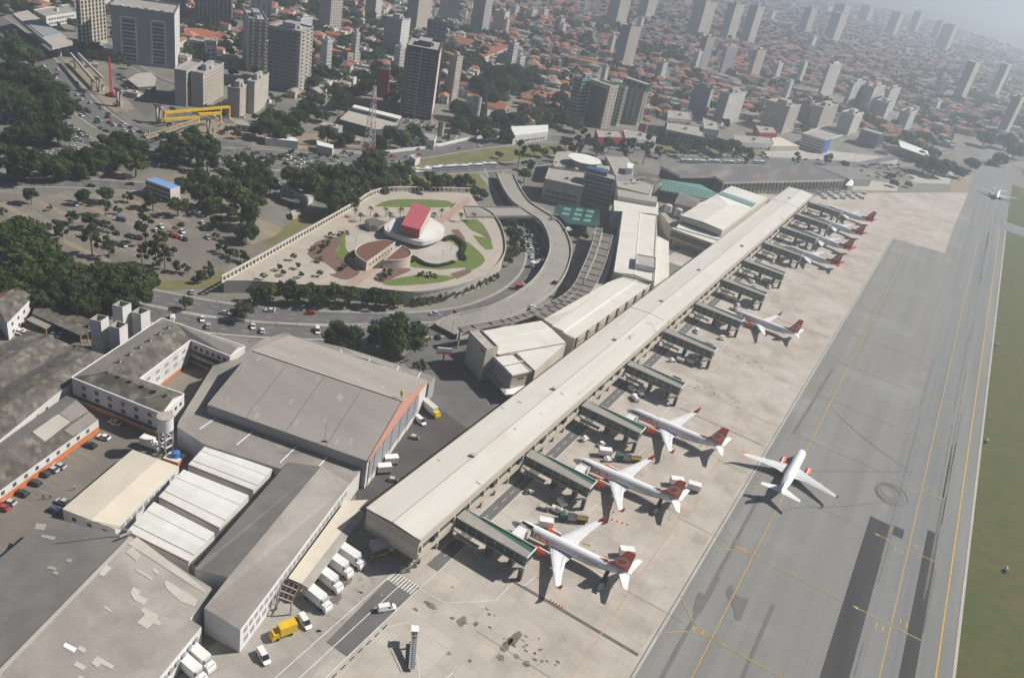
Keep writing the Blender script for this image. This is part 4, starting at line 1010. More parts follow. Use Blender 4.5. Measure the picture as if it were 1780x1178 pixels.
cg = O['F']; b = MB(); cc = lerp2(O['D'], O['G'], .55); b.cyl((cc[0] - 2, cc[1] - 2, 0), 1.6, .5, 'white_wall', 12, 'lawn'); solid('planter', b, 'round planter with grass in the courtyard of the white office', 'planter')
# ------------------------------------------------------------------ water tower and the four white shafts
tk = P(289, 786); wt = thing('water_tower', 'white round water tank on a four-legged concrete frame, blue tank at its foot', 'water tower', (tk.x, tk.y, 0))
b = MB(); b.cyl((tk.x, tk.y, 9.2), 2.35, 4.6, 'white_wall', 28, 'concrete'); b.cyl((tk.x, tk.y, 13.8), 2.45, .25, 'concrete', 28); part('tank', b, wt)
for i in range(4):
    a = PI / 4 + i * PI / 2; b = MB(); b.box((tk.x + 1.95 * math.cos(a), tk.y + 1.95 * math.sin(a), 0), (.5, .5, 9.2), a, 'white_wall'); part('leg', b, wt)
for z in (3.0, 6.1):
    b = MB()
    for i in range(4):
        a, c = PI / 4 + i * PI / 2, PI / 4 + (i + 1) * PI / 2
        b.beam((tk.x + 1.95 * math.cos(a), tk.y + 1.95 * math.sin(a), z), (tk.x + 1.95 * math.cos(c), tk.y + 1.95 * math.sin(c), z), .4, .45, 'white_wall')
    part('ring_beam', b, wt)
g = P(304, 800); b = MB(); b.box((g.x, g.y, 0), (5.2, 4.4, 1.6), .28, 'orange_band', 'white_wall'); b.cyl((g.x, g.y + .4, 1.6), 1.5, 1.5, 'blue_tank', 20, r2=1.2); b.cyl((g.x, g.y + .4, 3.1), 1.2, .3, 'blue_tank', 20, r2=.4)
solid('water_tank', b, 'blue water tank on a small plinth at the foot of the water tower', 'tank')
for i, (pts, h, lab) in enumerate((([(215, 460), (380, 490), (495, 415), (330, 385)], 13.4, 'leftmost of the four white open-topped shafts'), ([(545, 250), (695, 285), (825, 225), (665, 180)], 13.9, 'tallest and rearmost of the four white open-topped shafts'), ([(505, 555), (650, 600), (770, 525), (620, 475)], 11.6, 'lowest and nearest of the four white open-topped shafts'), ([(830, 350), (965, 390), (1100, 325), (950, 275)], 11.0, 'rightmost of the four white open-topped shafts'))):
    q = xy(*Q(130, 500, 8.415, *pts), z=h)
    if sum(q[k][0] * q[(k + 1) % 4][1] - q[(k + 1) % 4][0] * q[k][1] for k in range(4)) < 0: q = q[::-1]
    c = (sum(p[0] for p in q) / 4, sum(p[1] for p in q) / 4); inn = [lerp2(c, p, .84) for p in q]
    b = MB()
    for k in range(4):
        a, d, ia, id_ = q[k], q[(k + 1) % 4], inn[k], inn[(k + 1) % 4]
        b.face([(*a, 0), (*d, 0), (*d, h), (*a, h)], 'white_wall'); b.face([(*a, h), (*d, h), (*id_, h), (*ia, h)], 'concrete'); b.face([(*ia, h), (*id_, h), (*id_, h - 2.6), (*ia, h - 2.6)], 'concrete')
    b.face([(*p, h - 2.6) for p in inn], 'dark_concrete')
    solid('silencer_shaft', b, lab, 'shaft', 'white open-topped shafts')
# ------------------------------------------------------------------ old long sheds on the left
def LQ(*p): return Q(0, 560, 3.4636, *p)
def shed(lab, faces, walls, mats, wallmats, z0=0, wn=0):
    T = thing('shed', lab, 'shed', at_px(LQ(faces[0][1][:2])[0]))
    b = MB()
    for f, m in zip(faces, mats): b.pf([(*LQ(p[:2])[0], p[2]) for p in f], m)
    part('roof', b, T)
    b = MB()
    for (p, q), m in zip(walls, wallmats):
        A_, C2 = P(*LQ(p[:2])[0], p[2]), P(*LQ(q[:2])[0], q[2])
        b.face([(A_.x, A_.y, 0), (C2.x, C2.y, 0), C2, A_], m[0])
        if len(m) > 1:
            d = Vector((C2.x - A_.x, C2.y - A_.y)).normalized(); n = Vector((d.y, -d.x)) * .06
            if n.x < 0: n = -n
            b.face([(A_.x + n.x, A_.y + n.y, 0), (C2.x + n.x, C2.y + n.y, 0), (C2.x + n.x, C2.y + n.y, 2.0), (A_.x + n.x, A_.y + n.y, 2.0)], m[1])
    part('wall', b, T)
    if wn:
        p, q = walls[0]; A_, C2 = P(*LQ(p[:2])[0], p[2]), P(*LQ(q[:2])[0], q[2]); windows(T, (A_.x, A_.y), (C2.x, C2.y), 2.6, 1.2, wn, 1.2)
    return T
shed('old shed with mottled brown-grey roof, farthest of the three long sheds on the left', [[(-150, 330, 7.5), (300, 78, 7.5), (440, 145, 5.5), (-150, 490, 5.5)], [(-150, 330, 7.5), (300, 78, 7.5), (180, 50, 5.5), (-150, 215, 5.5)]],
     [((-150, 490, 5.5), (440, 145, 5.5)), ((300, 78, 7.5), (440, 145, 5.5))], ['old_roof', 'old_roof'], [['dark_wall'], ['dark_wall']])
shed('old long shed with dark mottled roof and white wall, middle of the three', [[(-150, 615, 7.8), (550, 170, 7.8), (655, 200, 5.8), (330, 437, 5.8), (-150, 830, 5.8)], [(-150, 615, 7.8), (550, 170, 7.8), (470, 140, 5.8), (-150, 545, 5.8)]],
     [((-150, 830, 5.8), (330, 437, 5.8)), ((330, 437, 5.8), (655, 200, 5.8)), ((550, 170, 7.8), (655, 200, 5.8))], ['old_roof', 'old_roof'], [['white_wall', 'orange_band'], ['white_wall'], ['white_wall']], wn=7)
t4 = shed('long shed with patched roof and orange and white wall facing the parked cars', [[(-150, 905, 6.4), (460, 465, 6.4), (592, 585, 4.6), (-150, 1120, 4.6)], [(-150, 905, 6.4), (460, 465, 6.4), (400, 440, 4.8), (-150, 830, 4.8)]],
     [((-150, 1120, 4.6), (592, 585, 4.6)), ((460, 465, 6.4), (592, 585, 4.6))], ['old_roof', 'grey_roof_dark'], [['white_wall', 'orange_band'], ['white_wall', 'orange_band']], wn=10)
for pts, m in (([(195, 660), (350, 552), (425, 600), (272, 718)], 'pale_concrete'), ([(358, 548), (462, 468), (535, 535), (430, 598)], 'fibre_roof'), ([(385, 650), (540, 540), (585, 590), (440, 685)], 'fibre_roof')):
    b = MB(); k0 = [(350, 552), (462, 468)]
    zz = {0: 5.95, 1: 6.25, 2: 5.55, 3: 5.25}
    b.face([P(*LQ(p)[0], (6.42 if i in (0, 1) and m != 'z' else 5.2)) for i, p in enumerate(pts)], m) if False else None
    A3, B3, C3 = P(*LQ((-150, 905))[0], 6.4), P(*LQ((460, 465))[0], 6.4), P(*LQ((592, 585))[0], 4.6)
    n = (B3 - A3).cross(C3 - A3).normalized(); n = n if n.z > 0 else -n
    fc = []
    for p in pts:
        px, py = LQ(p)[0]; d = ROT @ Vector(((px - 890) / FPX, -(py - 589) / FPX, -1.0)); o = Vector((0, 0, HC)); fc.append(o + d * ((A3 - o).dot(n) / d.dot(n)) + n * .07)
    b.face(fc, m); part('roof_patch', b, t4)
wl = thing('office_building', 'small white two-storey building with a brown gable roof at the left edge', 'office', at_px((25, 545)))
q = xy((-30, 510), (0, 495), (58, 515), (12, 562), z=7); b = MB(); b.prism(q, 0, 7, 'white_wall'); part('wall', b, wl)
b = MB(); r0, r1 = lerp2(q[0], q[3], .5), lerp2(q[1], q[2], .5)
b.face([(*q[0], 7.05), (*q[1], 7.05), (*r1, 9), (*r0, 9)], 'brown_roof'); b.face([(*r0, 9), (*r1, 9), (*q[2], 7.05), (*q[3], 7.05)], 'old_roof'); b.face([(*q[1], 7), (*q[2], 7), (*r1, 9)], 'white_wall'); part('roof', b, wl)
windows(wl, q[3], q[2], 4.2, 1.2, 4, 1.3); windows(wl, q[3], q[2], 1.2, 1.2, 4, 1.3)
for lab, px, z, tp in (('flat grey shed roof beside the white office under the trees', [(60, 532), (80, 525), (156, 555), (152, 578), (140, 583), (56, 545)], 4.2, 'old_roof'), ('small open carport roof with a pale patch next to the parked white cars', [(45, 555), (58, 548), (93, 562), (80, 572)], 3.4, 'fibre_roof')):
    T = thing('shed', lab, 'shed', at_px(px[0])); b = MB(); b.prism(xy(*px, z=z), z - .4, z, 'dark_concrete', tp, True); part('roof', b, T)
    for p in xy(*px, z=z):
        b = MB(); b.box((*p, 0), (.3, .3, z - .35), 0, 'orange_band'); part('post', b, T)
    if z > 4: blk(T, 'wall', [(62, 533), (80, 527), (150, 556), (138, 580)], z - .45, 'dark_wall')
# ------------------------------------------------------------------ terminal
def TQ(*p): return Q(800, 440, 4.53, *p)
def UQ(*p): return Q(880, 290, 3.927, *p)
def VQ(*p): return Q(1130, 260, 5.086, *p)
def RQ(*p): return Q(930, 250, 7.855, *p)
ts = thing('terminal_building', 'low terminal wing with a cream folded roof at the bend of the ramp road', 'terminal', at_px((890, 610)))
blk(ts, 'stair_tower', TQ((70, 625), (165, 610), (300, 745), (205, 765)), 14.2, 'cream_wall', 'concrete', parapet=.8)
b = MB(); z = 11.6
b.pf([(*p, z) for p in TQ((165, 612), (640, 530), (720, 595), (245, 690))], 'terminal_roof'); b.pf([(*p, z + .02) for p in TQ((245, 690), (720, 595), (835, 705), (300, 800))], 'terminal_roof')
b.pf([(*p, z - .3) for p in TQ((300, 800), (835, 705), (590, 925), (440, 790))], 'terminal_roof')
b.pf([(*p, 10.7) for p in TQ((260, 806), (440, 782), (585, 922), (412, 960))], 'terminal_roof')
part('roof', b, ts)
blk(ts, 'wall', TQ((165, 612), (640, 530), (835, 705), (590, 925), (440, 790), (300, 800)), z - .35, 'cream_wall', 'terminal_roof')
blk(ts, 'annex_wall', TQ((260, 808), (440, 784), (585, 924), (412, 962)), 10.6, 'cream_wall', 'terminal_roof')
b = MB()
for a, c in (((245, 690), (720, 595)), ((300, 800), (835, 705)), ((440, 782), (585, 922)), ((340, 880), (500, 845))): b.beam(P(*TQ(a)[0], z + .05), P(*TQ(c)[0], z + .05), .35, .25, 'white_paint' if a[0] in (245, 340) else 'concrete')
part('roof_ridge', b, ts)
q = xy(*TQ((185, 905), (225, 900), (365, 1085), (355, 1115)), z=4.6); b = MB(); b.prism(q, 4.2, 4.6, 'blue_grey_wall', 'blue_grey_wall', True); part('awning', b, ts)
q = xy(*TQ((355, 1062), (520, 1035), (560, 1010), (420, 1110), (360, 1112)), z=4.4); b = MB(); b.prism(q, 3.9, 4.4, 'white_wall', 'white_paint', True); part('awning', b, ts)
e0, e1 = xy(*TQ((260, 808), (412, 962)), z=10.6); windows(ts, e0, e1, 5.6, 3.4, 2, 7.0, 'blue_grey_wall', depth=.2); windows(ts, e0, e1, 7.0, 1.2, 1, 1.2)
e0, e1 = xy(*TQ((412, 962), (585, 924)), z=10.6); windows(ts, e0, e1, 8.0, .8, 1, 3.0, 'window_dark', m0=.2, m1=.4); windows(ts, e0, e1, 9.4, .5, 2, 6, 'dark_wall')
e0, e1 = xy(*TQ((70, 625), (205, 765)), z=14.2); windows(ts, e0, e1, 12.2, .9, 1, 2.4, 'window_dark', m0=.62, m1=.0)
tk_ = MB()     # trolley racks in the yard
rk = thing('trolley_rack', 'rows of metal trolleys parked in front of the terminal wing', 'trolleys', at_px((850, 680)))
for i in range(7):
    g = P(*lerp2((836, 668), (856, 686), i / 6)); b = MB(); b.box((g.x, g.y, 0), (5.2, .9, 1.1), .9, 'metal_grey', 'steel_dark'); part('trolley_row', b, rk)
st_ = thing('terminal_building', 'two long ribbed cream roofs running alongside the pier, with a cream bay wall', 'terminal', at_px((1010, 560)))
b = MB()
for pts, zz in (([(255, 1040), (440, 980), (800, 745), (690, 790)], 10.2), ([(310, 1085), (390, 1122), (910, 762), (800, 745)], 10.8), ([(390, 1128), (470, 1170), (500, 1150), (1005, 790), (910, 762)], 10.5)):
    b.pf([(*p, zz) for p in UQ(*pts)], 'terminal_roof')
for a, c in (((390, 1124), (910, 762)), ((310, 1085), (390, 1124)), ((385, 1128), (450, 1172))): b.beam(P(*UQ(a)[0], 10.75), P(*UQ(c)[0], 10.75), .5, .4, 'white_paint' if a[0] == 390 else 'concrete')
part('roof', b, st_)
blk(st_, 'wall', UQ((255, 1040), (470, 1172), (1005, 790), (800, 745), (690, 790), (440, 980)), 10.0, 'cream_wall')
sA, sB = P(*UQ((470, 1172))[0], 10), P(*UQ((1005, 790))[0], 10)
for i in range(9):
    p = lerp2((sA.x, sA.y), (sB.x, sB.y), .02 + i * .12); b = MB(); b.box((p[0] + .35, p[1], 0), (.8, .8, 10.2), 0, 'beige_wall'); b.box((p[0] + .5, p[1] + .9, 6.2), (.4, .5, 3.6), 0, 'brown_roof'); part('pilaster', b, st_)
    if i < 8: windows(st_, (p[0] + .1, p[1] + 2.5), (p[0] + .1, p[1] + 9), 6.5, .35, 3, 1.3, 'window_dark')
yard = thing('terminal_building', 'flat-roofed terminal hall with a ridge stripe and a plant box on its cream roof', 'terminal', at_px((1080, 420)))
z = 12.2
blk(yard, 'wall', UQ((790, 297), (1030, 335), (1025, 620), (1003, 782), (735, 718), (770, 490)), z - .25, 'cream_wall', 'terminal_roof')
b = MB(); b.pf([(*p, z + .3) for p in UQ((915, 315), (895, 600), (870, 735), (735, 715), (770, 490), (795, 297))], 'terminal_roof'); b.pf([(*p, z + .3) for p in UQ((915, 315), (1028, 337), (1024, 620), (1003, 780), (870, 735), (895, 600))], 'terminal_roof')
b.beam(P(*UQ((915, 315))[0], z + .4), P(*UQ((878, 735))[0], z + .4), .5, .25, 'white_paint'); b.beam(P(*UQ((1028, 337))[0], z + .3), P(*UQ((1003, 780))[0], z + .3), .5, .7, 'concrete'); b.beam(P(*UQ((735, 717))[0], z + .3), P(*UQ((1003, 782))[0], z + .3), .4, .5, 'cream_wall')
part('roof', b, yard)
blk(yard, 'plant_box', UQ((890, 598), (1022, 622), (1020, 692), (882, 665)), z + 3.0, 'white_wall', 'concrete', z0=z - .3, parapet=.5)
blk(yard, 'lower_roof', UQ((1030, 470), (1110, 510), (1112, 745), (1010, 812)), 8.0, 'cream_wall', 'terminal_roof')
blk(yard, 'wall', UQ((735, 222), (1035, 240), (1040, 330), (985, 318), (735, 300)), 12.0, 'cream_wall', 'terminal_roof')
blk(yard, 'wall', UQ((760, 152), (1030, 205), (1030, 245), (762, 198)), 15.0, 'cream_wall', 'flat_roof')
tb = thing('terminal_building', 'tall cream hall with a green glass strip across its roof, beside the pier', 'terminal', at_px((1240, 390)))
z = 15.5
blk(tb, 'wall', VQ((270, 580), (640, 715), (1040, 425), (720, 320)), z, 'cream_wall', 'terminal_roof')
b = MB(); c0, c1 = P(*VQ((470, 632))[0], z + .02), P(*VQ((690, 485))[0], z + 1.6)
p_ = lambda a, zz: P(*VQ(a)[0], zz)
b.face([p_((270, 580), z + .1), p_((470, 640), z + 1.2), p_((690, 485), z + 1.2), p_((600, 400), z + .1)], 'terminal_roof'); b.face([p_((470, 640), z + 1.2), p_((640, 712), z + .1), p_((900, 512), z + .1), p_((690, 485), z + 1.2)], 'terminal_roof')
b.face([p_((600, 400), z + .1), p_((690, 485), z + 1.2), p_((900, 512), z + .1)], 'white_roof'); b.face([p_((655, 372), z + .1), p_((860, 395), z + 1.1), p_((950, 470), z + .1)], 'white_roof'); b.face([p_((655, 372), z + .1), p_((720, 322), z + .1), p_((1035, 425), z + .1), p_((860, 395), z + 1.1)], 'terminal_roof'); b.face([p_((860, 395), z + 1.1), p_((1035, 425), z + .1), p_((950, 470), z + .1)], 'terminal_roof')
part('roof', b, tb)
b = MB(); b.face([p_((605, 392), z + .35), p_((640, 372), z + .35), p_((940, 478), z + .35), p_((905, 505), z + .35)], 'pale_green_glass'); part('skylight', b, tb)
for i in range(14):
    b = MB(); a, c = lerp2((605, 392), (905, 505), i / 13), lerp2((640, 372), (940, 478), i / 13); b.beam(p_(a, z + .4), p_(c, z + .4), .25, .12, 'metal_grey'); part('skylight_bar', b, tb)
e0, e1 = xy(*VQ((270, 580), (640, 715)), z=z); windows(tb, e0, e1, 9.6, 2.6, 8, 3.2, 'green_glass', depth=.2)
blk(tb, 'lower_wall', VQ((230, 688), (270, 640), (640, 760), (600, 795)), 11.0, 'cream_wall', 'terminal_roof')
q = VQ((185, 692), (232, 688), (600, 798), (560, 830)); blk(tb, 'glazed_hall', q, 10.4, 'cream_wall', 'terminal_roof', z0=4.0)
e0, e1 = xy(*VQ((185, 692), (560, 830)), z=10.4); windows(tb, e0, e1, 5.4, 3.6, 12, 2.3, 'green_glass', depth=.25, m0=.03, m1=.03)
for t in (.2, .5, .8):
    p = lerp2(e0, e1, t); b = MB(); b.box((p[0], p[1] + 1.5, 0), (.7, .7, 4.1), 0, 'concrete'); part('column', b, tb)
e0, e1 = xy(*VQ((640, 715), (1040, 425)), z=z); windows(tb, e0, e1, 12.6, 1.2, 16, 2.0, 'grey_wall')
for i, c in enumerate(((160, 525), (250, 560))):
    g = P(*VQ(c)[0], 10); b = MB(); b.cyl((g.x, g.y, 8), 2.4, 4.6, 'white_wall', 18, 'concrete'); b.cyl((g.x, g.y, 12.6), 2.0, .5, 'white_wall', 18, r2=1.2)
    solid('cooling_tank', b, ('left' if i == 0 else 'right') + ' one of two round white tanks beside the barrel roof', 'tank', 'round white tanks')
bv = thing('hall', 'dark barrel-vaulted roof hall behind the two round tanks', 'hall', at_px(VQ((330, 450))[0]))
q = xy(*VQ((120, 560), (395, 520), (480, 455), (270, 385)), z=9); a0, a1, a2, a3 = xy(*VQ((215, 470), (395, 520), (475, 455), (275, 385)), z=9)
b = MB(); N = 8
for i in range(N):
    t0, t1 = i / N, (i + 1) / N; h0, h1 = 9 + 3 * math.sin(PI * t0), 9 + 3 * math.sin(PI * t1)
    p0, p1 = lerp2(a0, a3, t0), lerp2(a0, a3, t1); r0, r1 = lerp2(a1, a2, t0), lerp2(a1, a2, t1)
    b.face([(*p0, h0), (*p1, h1), (*r1, h1), (*r0, h0)], 'grey_roof_dark')
part('roof', b, bv); blk(bv, 'wall', VQ((215, 472), (395, 522), (475, 457), (275, 387)), 8.9, 'cream_wall'); blk(bv, 'parapet', VQ((85, 545), (110, 530), (235, 660), (205, 710)), 8, 'cream_wall', 'flat_roof')
gl = thing('glass_canopy', 'greenish glass grid canopy linking the terminal to the long hangar', 'canopy', at_px(VQ((300, 350))[0]))
b = MB(); b.prism(xy(*VQ((60, 255), (450, 310), (600, 390), (520, 440), (110, 360)), z=8), 7.6, 8, 'metal_grey', 'pale_green_glass', True); part('glass', b, gl)
for i in range(16):
    a, c = lerp2((75, 258), (590, 388), i / 15), lerp2((115, 358), (520, 438), i / 15); b = MB(); b.beam(P(*VQ(a)[0], 8.1), P(*VQ(c)[0], 8.1), .25, .15, 'dark_concrete'); part('rib', b, gl)
for i in range(4):
    a, c = lerp2((75, 265), (115, 350), i / 3), lerp2((590, 390), (520, 436), i / 3); b = MB(); b.beam(P(*VQ(a)[0], 8.2), P(*VQ(c)[0], 8.2), .3, .15, 'dark_concrete'); part('rib', b, gl)
# ------------------------------------------------------------------ long hangar
lh = thing('hangar', 'very long hangar with a dark streaked roof and a bay-windowed cream front behind the terminal', 'hangar', at_px((1290, 305)))
M('streak_roof', (.125, .12, .122), (.23, .215, .205), .05, stretch=(1.6, .35, 1), rot=-.55, grain=.15, lo=.48, hi=.62, col3=(.17, .125, .105), scale3=.06)
z = 10.5
blk(lh, 'roof', VQ((90, 140), (1450, 138), (1725, 264), (650, 285), (570, 232), (265, 232)), z, 'cream_wall', 'streak_roof', z0=z - 1.8)
blk(lh, 'wall', VQ((100, 142), (1440, 142), (1708, 264), (655, 282), (575, 230), (270, 230)), z - 1.85, 'dark_wall')
e0, e1 = xy(*VQ((655, 285), (1715, 266)), z=z)
for i in range(33):
    p = lerp2(e0, e1, i / 32); b = MB(); b.box((p[0], p[1], 0), (.9, .9, 8.8), -1.0, 'cream_wall'); part('pier', b, lh)
windows(lh, e0, e1, 4.2, 2.6, 32, 3.2, 'window_dark', m0=0, m1=0); windows(lh, e0, e1, .3, 2.6, 16, 7, 'grey_wall', m0=0, m1=0)
b = MB(); b.beam(P(*VQ((1450, 138))[0], z + .2), P(*VQ((1725, 264))[0], z + .2), .9, .5, 'cream_wall'); part('parapet', b, lh)
l2 = thing('hangar', 'lower grey hangar roof at the right end of the very long hangar', 'hangar', at_px((1450, 297)))
blk(l2, 'roof', VQ((1470, 140), (1800, 150), (1960, 265), (1760, 262)), 6.5, 'grey_wall', 'grey_roof_dark')
tent = thing('tent_roof', 'bright white pointed roof at the corner of the long hangar', 'roof', at_px(VQ((1750, 290))[0]))
b = MB(); q = xy(*VQ((1735, 268), (1800, 285), (1790, 325), (1725, 315)), z=4); c = (sum(p[0] for p in q) / 4, sum(p[1] for p in q) / 4, 8)
for i in range(4): b.face([(*q[i], 4), (*q[(i + 1) % 4], 4), c], 'white_paint')
part('canvas', b, tent)
for p in q:
    b = MB(); b.box((*p, 0), (.3, .3, 4), 0, 'metal_grey'); part('post', b, tent)
# ------------------------------------------------------------------ rotunda block with the disc roof
ro = thing('airport_hotel', 'grey terminal block with a round white disc roof and a glazed office tower', 'terminal', at_px((1010, 330)))
blk(ro, 'wall', RQ((130, 490), (190, 330), (700, 400), (665, 605)), 14, 'grey_wall', 'flat_roof', parapet=.9)
e0, e1 = xy(*RQ((130, 490), (665, 605)), z=14); windows(ro, e0, e1, 6.0, 1.8, 6, 3.0, 'window_dark', rows=2, dz=-3.4, m1=.1); windows(ro, e0, e1, 9.5, .25, 1, 22, 'blue_grey_wall')
blk(ro, 'office_tower', RQ((680, 400), (1105, 505), (1110, 440), (720, 330)), 21, 'grey_wall', 'flat_roof', parapet=.6)
e0, e1 = xy(*RQ((680, 400), (1105, 505)), z=21)
windows(ro, e0, e1, 3.2, 1.7, 10, 1.7, 'window_dark', rows=6, dz=2.9); windows(ro, e0, e1, 20.0, 1.0, 1, 19, 'blue_glass', depth=.3)
blk(ro, 'roof_house', RQ((700, 330), (990, 400), (1000, 350), (740, 300)), 23.5, 'blue_glass', 'blue_glass', z0=20.9)
blk(ro, 'wall', RQ((290, 110), (470, 100), (1000, 240), (1010, 330), (270, 310), (240, 280)), 12.5, 'concrete', 'flat_roof')
c = P(*RQ((680, 205))[0], 17.5); rr = abs((P(*RQ((455, 165))[0], 17.5) - P(*RQ((905, 250))[0], 17.5)).length) / 2
b = MB(); b.cyl((c.x, c.y, 16.6), rr * .96, .9, 'white_wall', 48, 'white_roof', r2=rr); b.cyl((c.x, c.y, 12.4), rr * .8, 4.2, 'concrete', 40); part('disc_roof', b, ro)
blk(ro, 'wall', RQ((960, 170), (1280, 190), (1350, 270), (1330, 440), (1100, 440), (1010, 250)), 15.5, 'white_wall', 'flat_roof', parapet=.6)
blk(ro, 'roof_house', RQ((1260, 250), (1345, 275), (1330, 340), (1250, 330)), 20.5, 'white_wall', 'white_roof', z0=15.4)
blk(ro, 'roof_house', RQ((930, 300), (1020, 305), (1015, 370), (925, 350)), 19, 'salmon_paint', 'concrete', z0=12)
for i in range(9):
    g = P(*RQ(rnd.choice([(220, 460), (430, 480), (1000, 280), (1220, 500), (1300, 505), (1380, 500), (1450, 490), (560, 360), (260, 250), (420, 250)]))[0], 14); b = MB(); b.box((g.x + rnd.uniform(-1, 1), g.y + rnd.uniform(-1, 1), 13.8), (rnd.uniform(1, 2.4), rnd.uniform(1, 2), rnd.uniform(.8, 1.8)), .5, rnd.choice(['white_wall', 'metal_grey', 'concrete'])); part('roof_unit', b, ro)
b = MB(); cc = P(*RQ((1500, 450))[0], 11); b.cyl((cc.x, cc.y, 0), 13, 11, 'grey_wall', 40, 'old_roof'); part('round_hall', b, ro)
blk(ro, 'wall', RQ((1110, 500), (1330, 470), (1620, 560), (1560, 700), (1120, 590)), 11.5, 'cream_wall', 'flat_roof', parapet=.5)
blk(ro, 'link_wall', RQ((1000, 480), (1095, 520), (1040, 760), (960, 760)), 6, 'grey_wall', 'dark_concrete')
gc = thing('glass_canopy', 'sloping green glass entrance canopy with nine pale panes', 'canopy', at_px(RQ((600, 960))[0]))
q = RQ((300, 820), (890, 900), (880, 1130), (440, 1090), (260, 900)); blk(gc, 'glass', q, 7.0, 'green_glass', 'green_glass', z0=6.5)
for r in range(3):
    for k in range(3):
        if r == 2 and k == 0: continue
        c = [(445, 890), (610, 900), (760, 920)][k]; u = (c[0] - r * 22 + 0, c[1] + r * 62)
        b = MB(); b.prism(xy(*RQ((u[0] - 48, u[1] - 22), (u[0] + 50, u[1] - 8), (u[0] + 40, u[1] + 26), (u[0] - 58, u[1] + 14)), z=7.2), 7.01, 7.2, 'pale_green_glass'); part('pane', b, gc)
for p in xy(*RQ((300, 830), (880, 910), (870, 1110), (450, 1080)), z=7):
    b = MB(); b.box((*p, 0), (.5, .5, 6.5), 0, 'metal_grey'); part('post', b, gc)
# ------------------------------------------------------------------ departures ramp, kerbside canopies, link bridge
ra_ = MB()
RC = smooth_line([(*xy(p, z=zz)[0], zz) for p, zz in (((775, 573), 2.2), ((800, 560), 3.2), ((860, 546), 4.6), ((905, 525), 5.6), ((945, 495), 6), ((968, 460), 6), ((974, 425), 6), ((958, 388), 6), ((930, 368), 6), ((905, 350), 6), ((888, 325), 5.4), ((878, 302), 4))], 5)
Wd = 11.5
for d0, d1, dz, m in ((-Wd / 2, Wd / 2, 0, 'ramp_concrete'), (Wd / 2, Wd / 2 + .5, .9, 'pale_concrete'), (-Wd / 2 - .5, -Wd / 2, .9, 'pale_concrete')): strip(ra_, RC, d0, d1, dz, m)
for sg in (1, -1):
    for dd, lo in ((Wd / 2 + .5, -1.4), (Wd / 2, 0)):
        L = offset_line(RC, sg * dd)
        for i in range(len(L) - 1): ra_.face([(L[i][0], L[i][1], L[i][2] + lo), (L[i + 1][0], L[i + 1][1], L[i + 1][2] + lo), (L[i + 1][0], L[i + 1][1], L[i + 1][2] + .9), (L[i][0], L[i][1], L[i][2] + .9)], 'pale_concrete')
strip(ra_, RC, -Wd / 2 - .5, Wd / 2 + .5, -1.4, 'concrete')
ramp = thing('elevated_road', 'curving elevated concrete ramp road in front of the terminal', 'ramp road', (RC[20][0], RC[20][1], 0))
part('deck', ra_, ramp)
for i in range(8, len(RC) - 6, 4):
    b = MB(); b.box((RC[i][0], RC[i][1], 0), (5, 1.4, max(.5, RC[i][2] - 1.4)), math.atan2(RC[i + 1][1] - RC[i][1], RC[i + 1][0] - RC[i][0]) + PI / 2, 'concrete'); part('ramp_pier', b, ramp)
for lab, pts, w, zc in (('outer kerbside canopy, long curved slatted concrete strip along the ramp road', [(0, 602), (300, 548), (450, 512), (600, 460), (740, 395), (850, 335), (930, 245), (985, 130), (1040, 0), (1075, -110), (1095, -200)], 3.6, 9.0),
                        ('inner kerbside canopy, wider brown curved strip next to the terminal roofs', [(620, 510), (760, 450), (870, 392), (960, 320), (1030, 220), (1085, 100), (1130, -30), (1160, -150)], 6.0, 9.0)):
    L = smooth_line(xy(*TQ(*pts), z=zc), 5); T = thing('kerb_canopy', lab, 'canopy', (*L[len(L) // 2], 0), group='kerbside canopies')
    b = MB()
    for d0, d1 in ((-w / 2, w / 2),):
        strip(b, [(p[0], p[1], 0) for p in L], d0, d1, zc, 'canopy_slab'); strip(b, [(p[0], p[1], 0) for p in L], d0, d1, zc - .5, 'concrete')
    for d in (-w / 2, w / 2):
        K = offset_line(L, d); strip(b, [(p[0], p[1], 0) for p in K], -.2, .2, zc + .35, 'pale_concrete')
        for i in range(len(K) - 1): b.face([(*K[i], zc - .5), (*K[i + 1], zc - .5), (*K[i + 1], zc + .35), (*K[i], zc + .35)], 'pale_concrete')
    part('roof', b, T)
    for i in range(0, len(L) - 1, 2):
        t = Vector((L[i + 1][0] - L[i][0], L[i + 1][1] - L[i][1])).normalized(); n = Vector((-t.y, t.x)) * w / 2
        b = MB(); b.beam((L[i][0] - n.x, L[i][1] - n.y, zc + .3), (L[i][0] + n.x, L[i][1] + n.y, zc + .3), .3, .3, 'dark_concrete'); part('cross_beam', b, T)
        if i % 4 == 0:
            b = MB(); b.box((*L[i], 0), (.5, .5, zc - .5), 0, 'concrete'); part('post', b, T)
kw = MB(); L = smooth_line([(*xy(p, z=6)[0], 5.6) for p in TQ((640, 505), (760, 445), (870, 385), (960, 300), (1030, 200), (1080, 80), (1120, -60), (1150, -150))], 5)
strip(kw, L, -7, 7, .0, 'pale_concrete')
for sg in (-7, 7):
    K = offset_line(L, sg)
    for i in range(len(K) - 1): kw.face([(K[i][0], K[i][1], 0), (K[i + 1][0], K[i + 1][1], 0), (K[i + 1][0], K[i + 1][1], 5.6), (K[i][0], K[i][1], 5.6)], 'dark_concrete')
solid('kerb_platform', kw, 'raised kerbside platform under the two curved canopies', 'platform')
fb = thing('footbridge', 'straight pale footbridge from the garden plaza across the sunken road', 'footbridge', at_px((880, 372)))
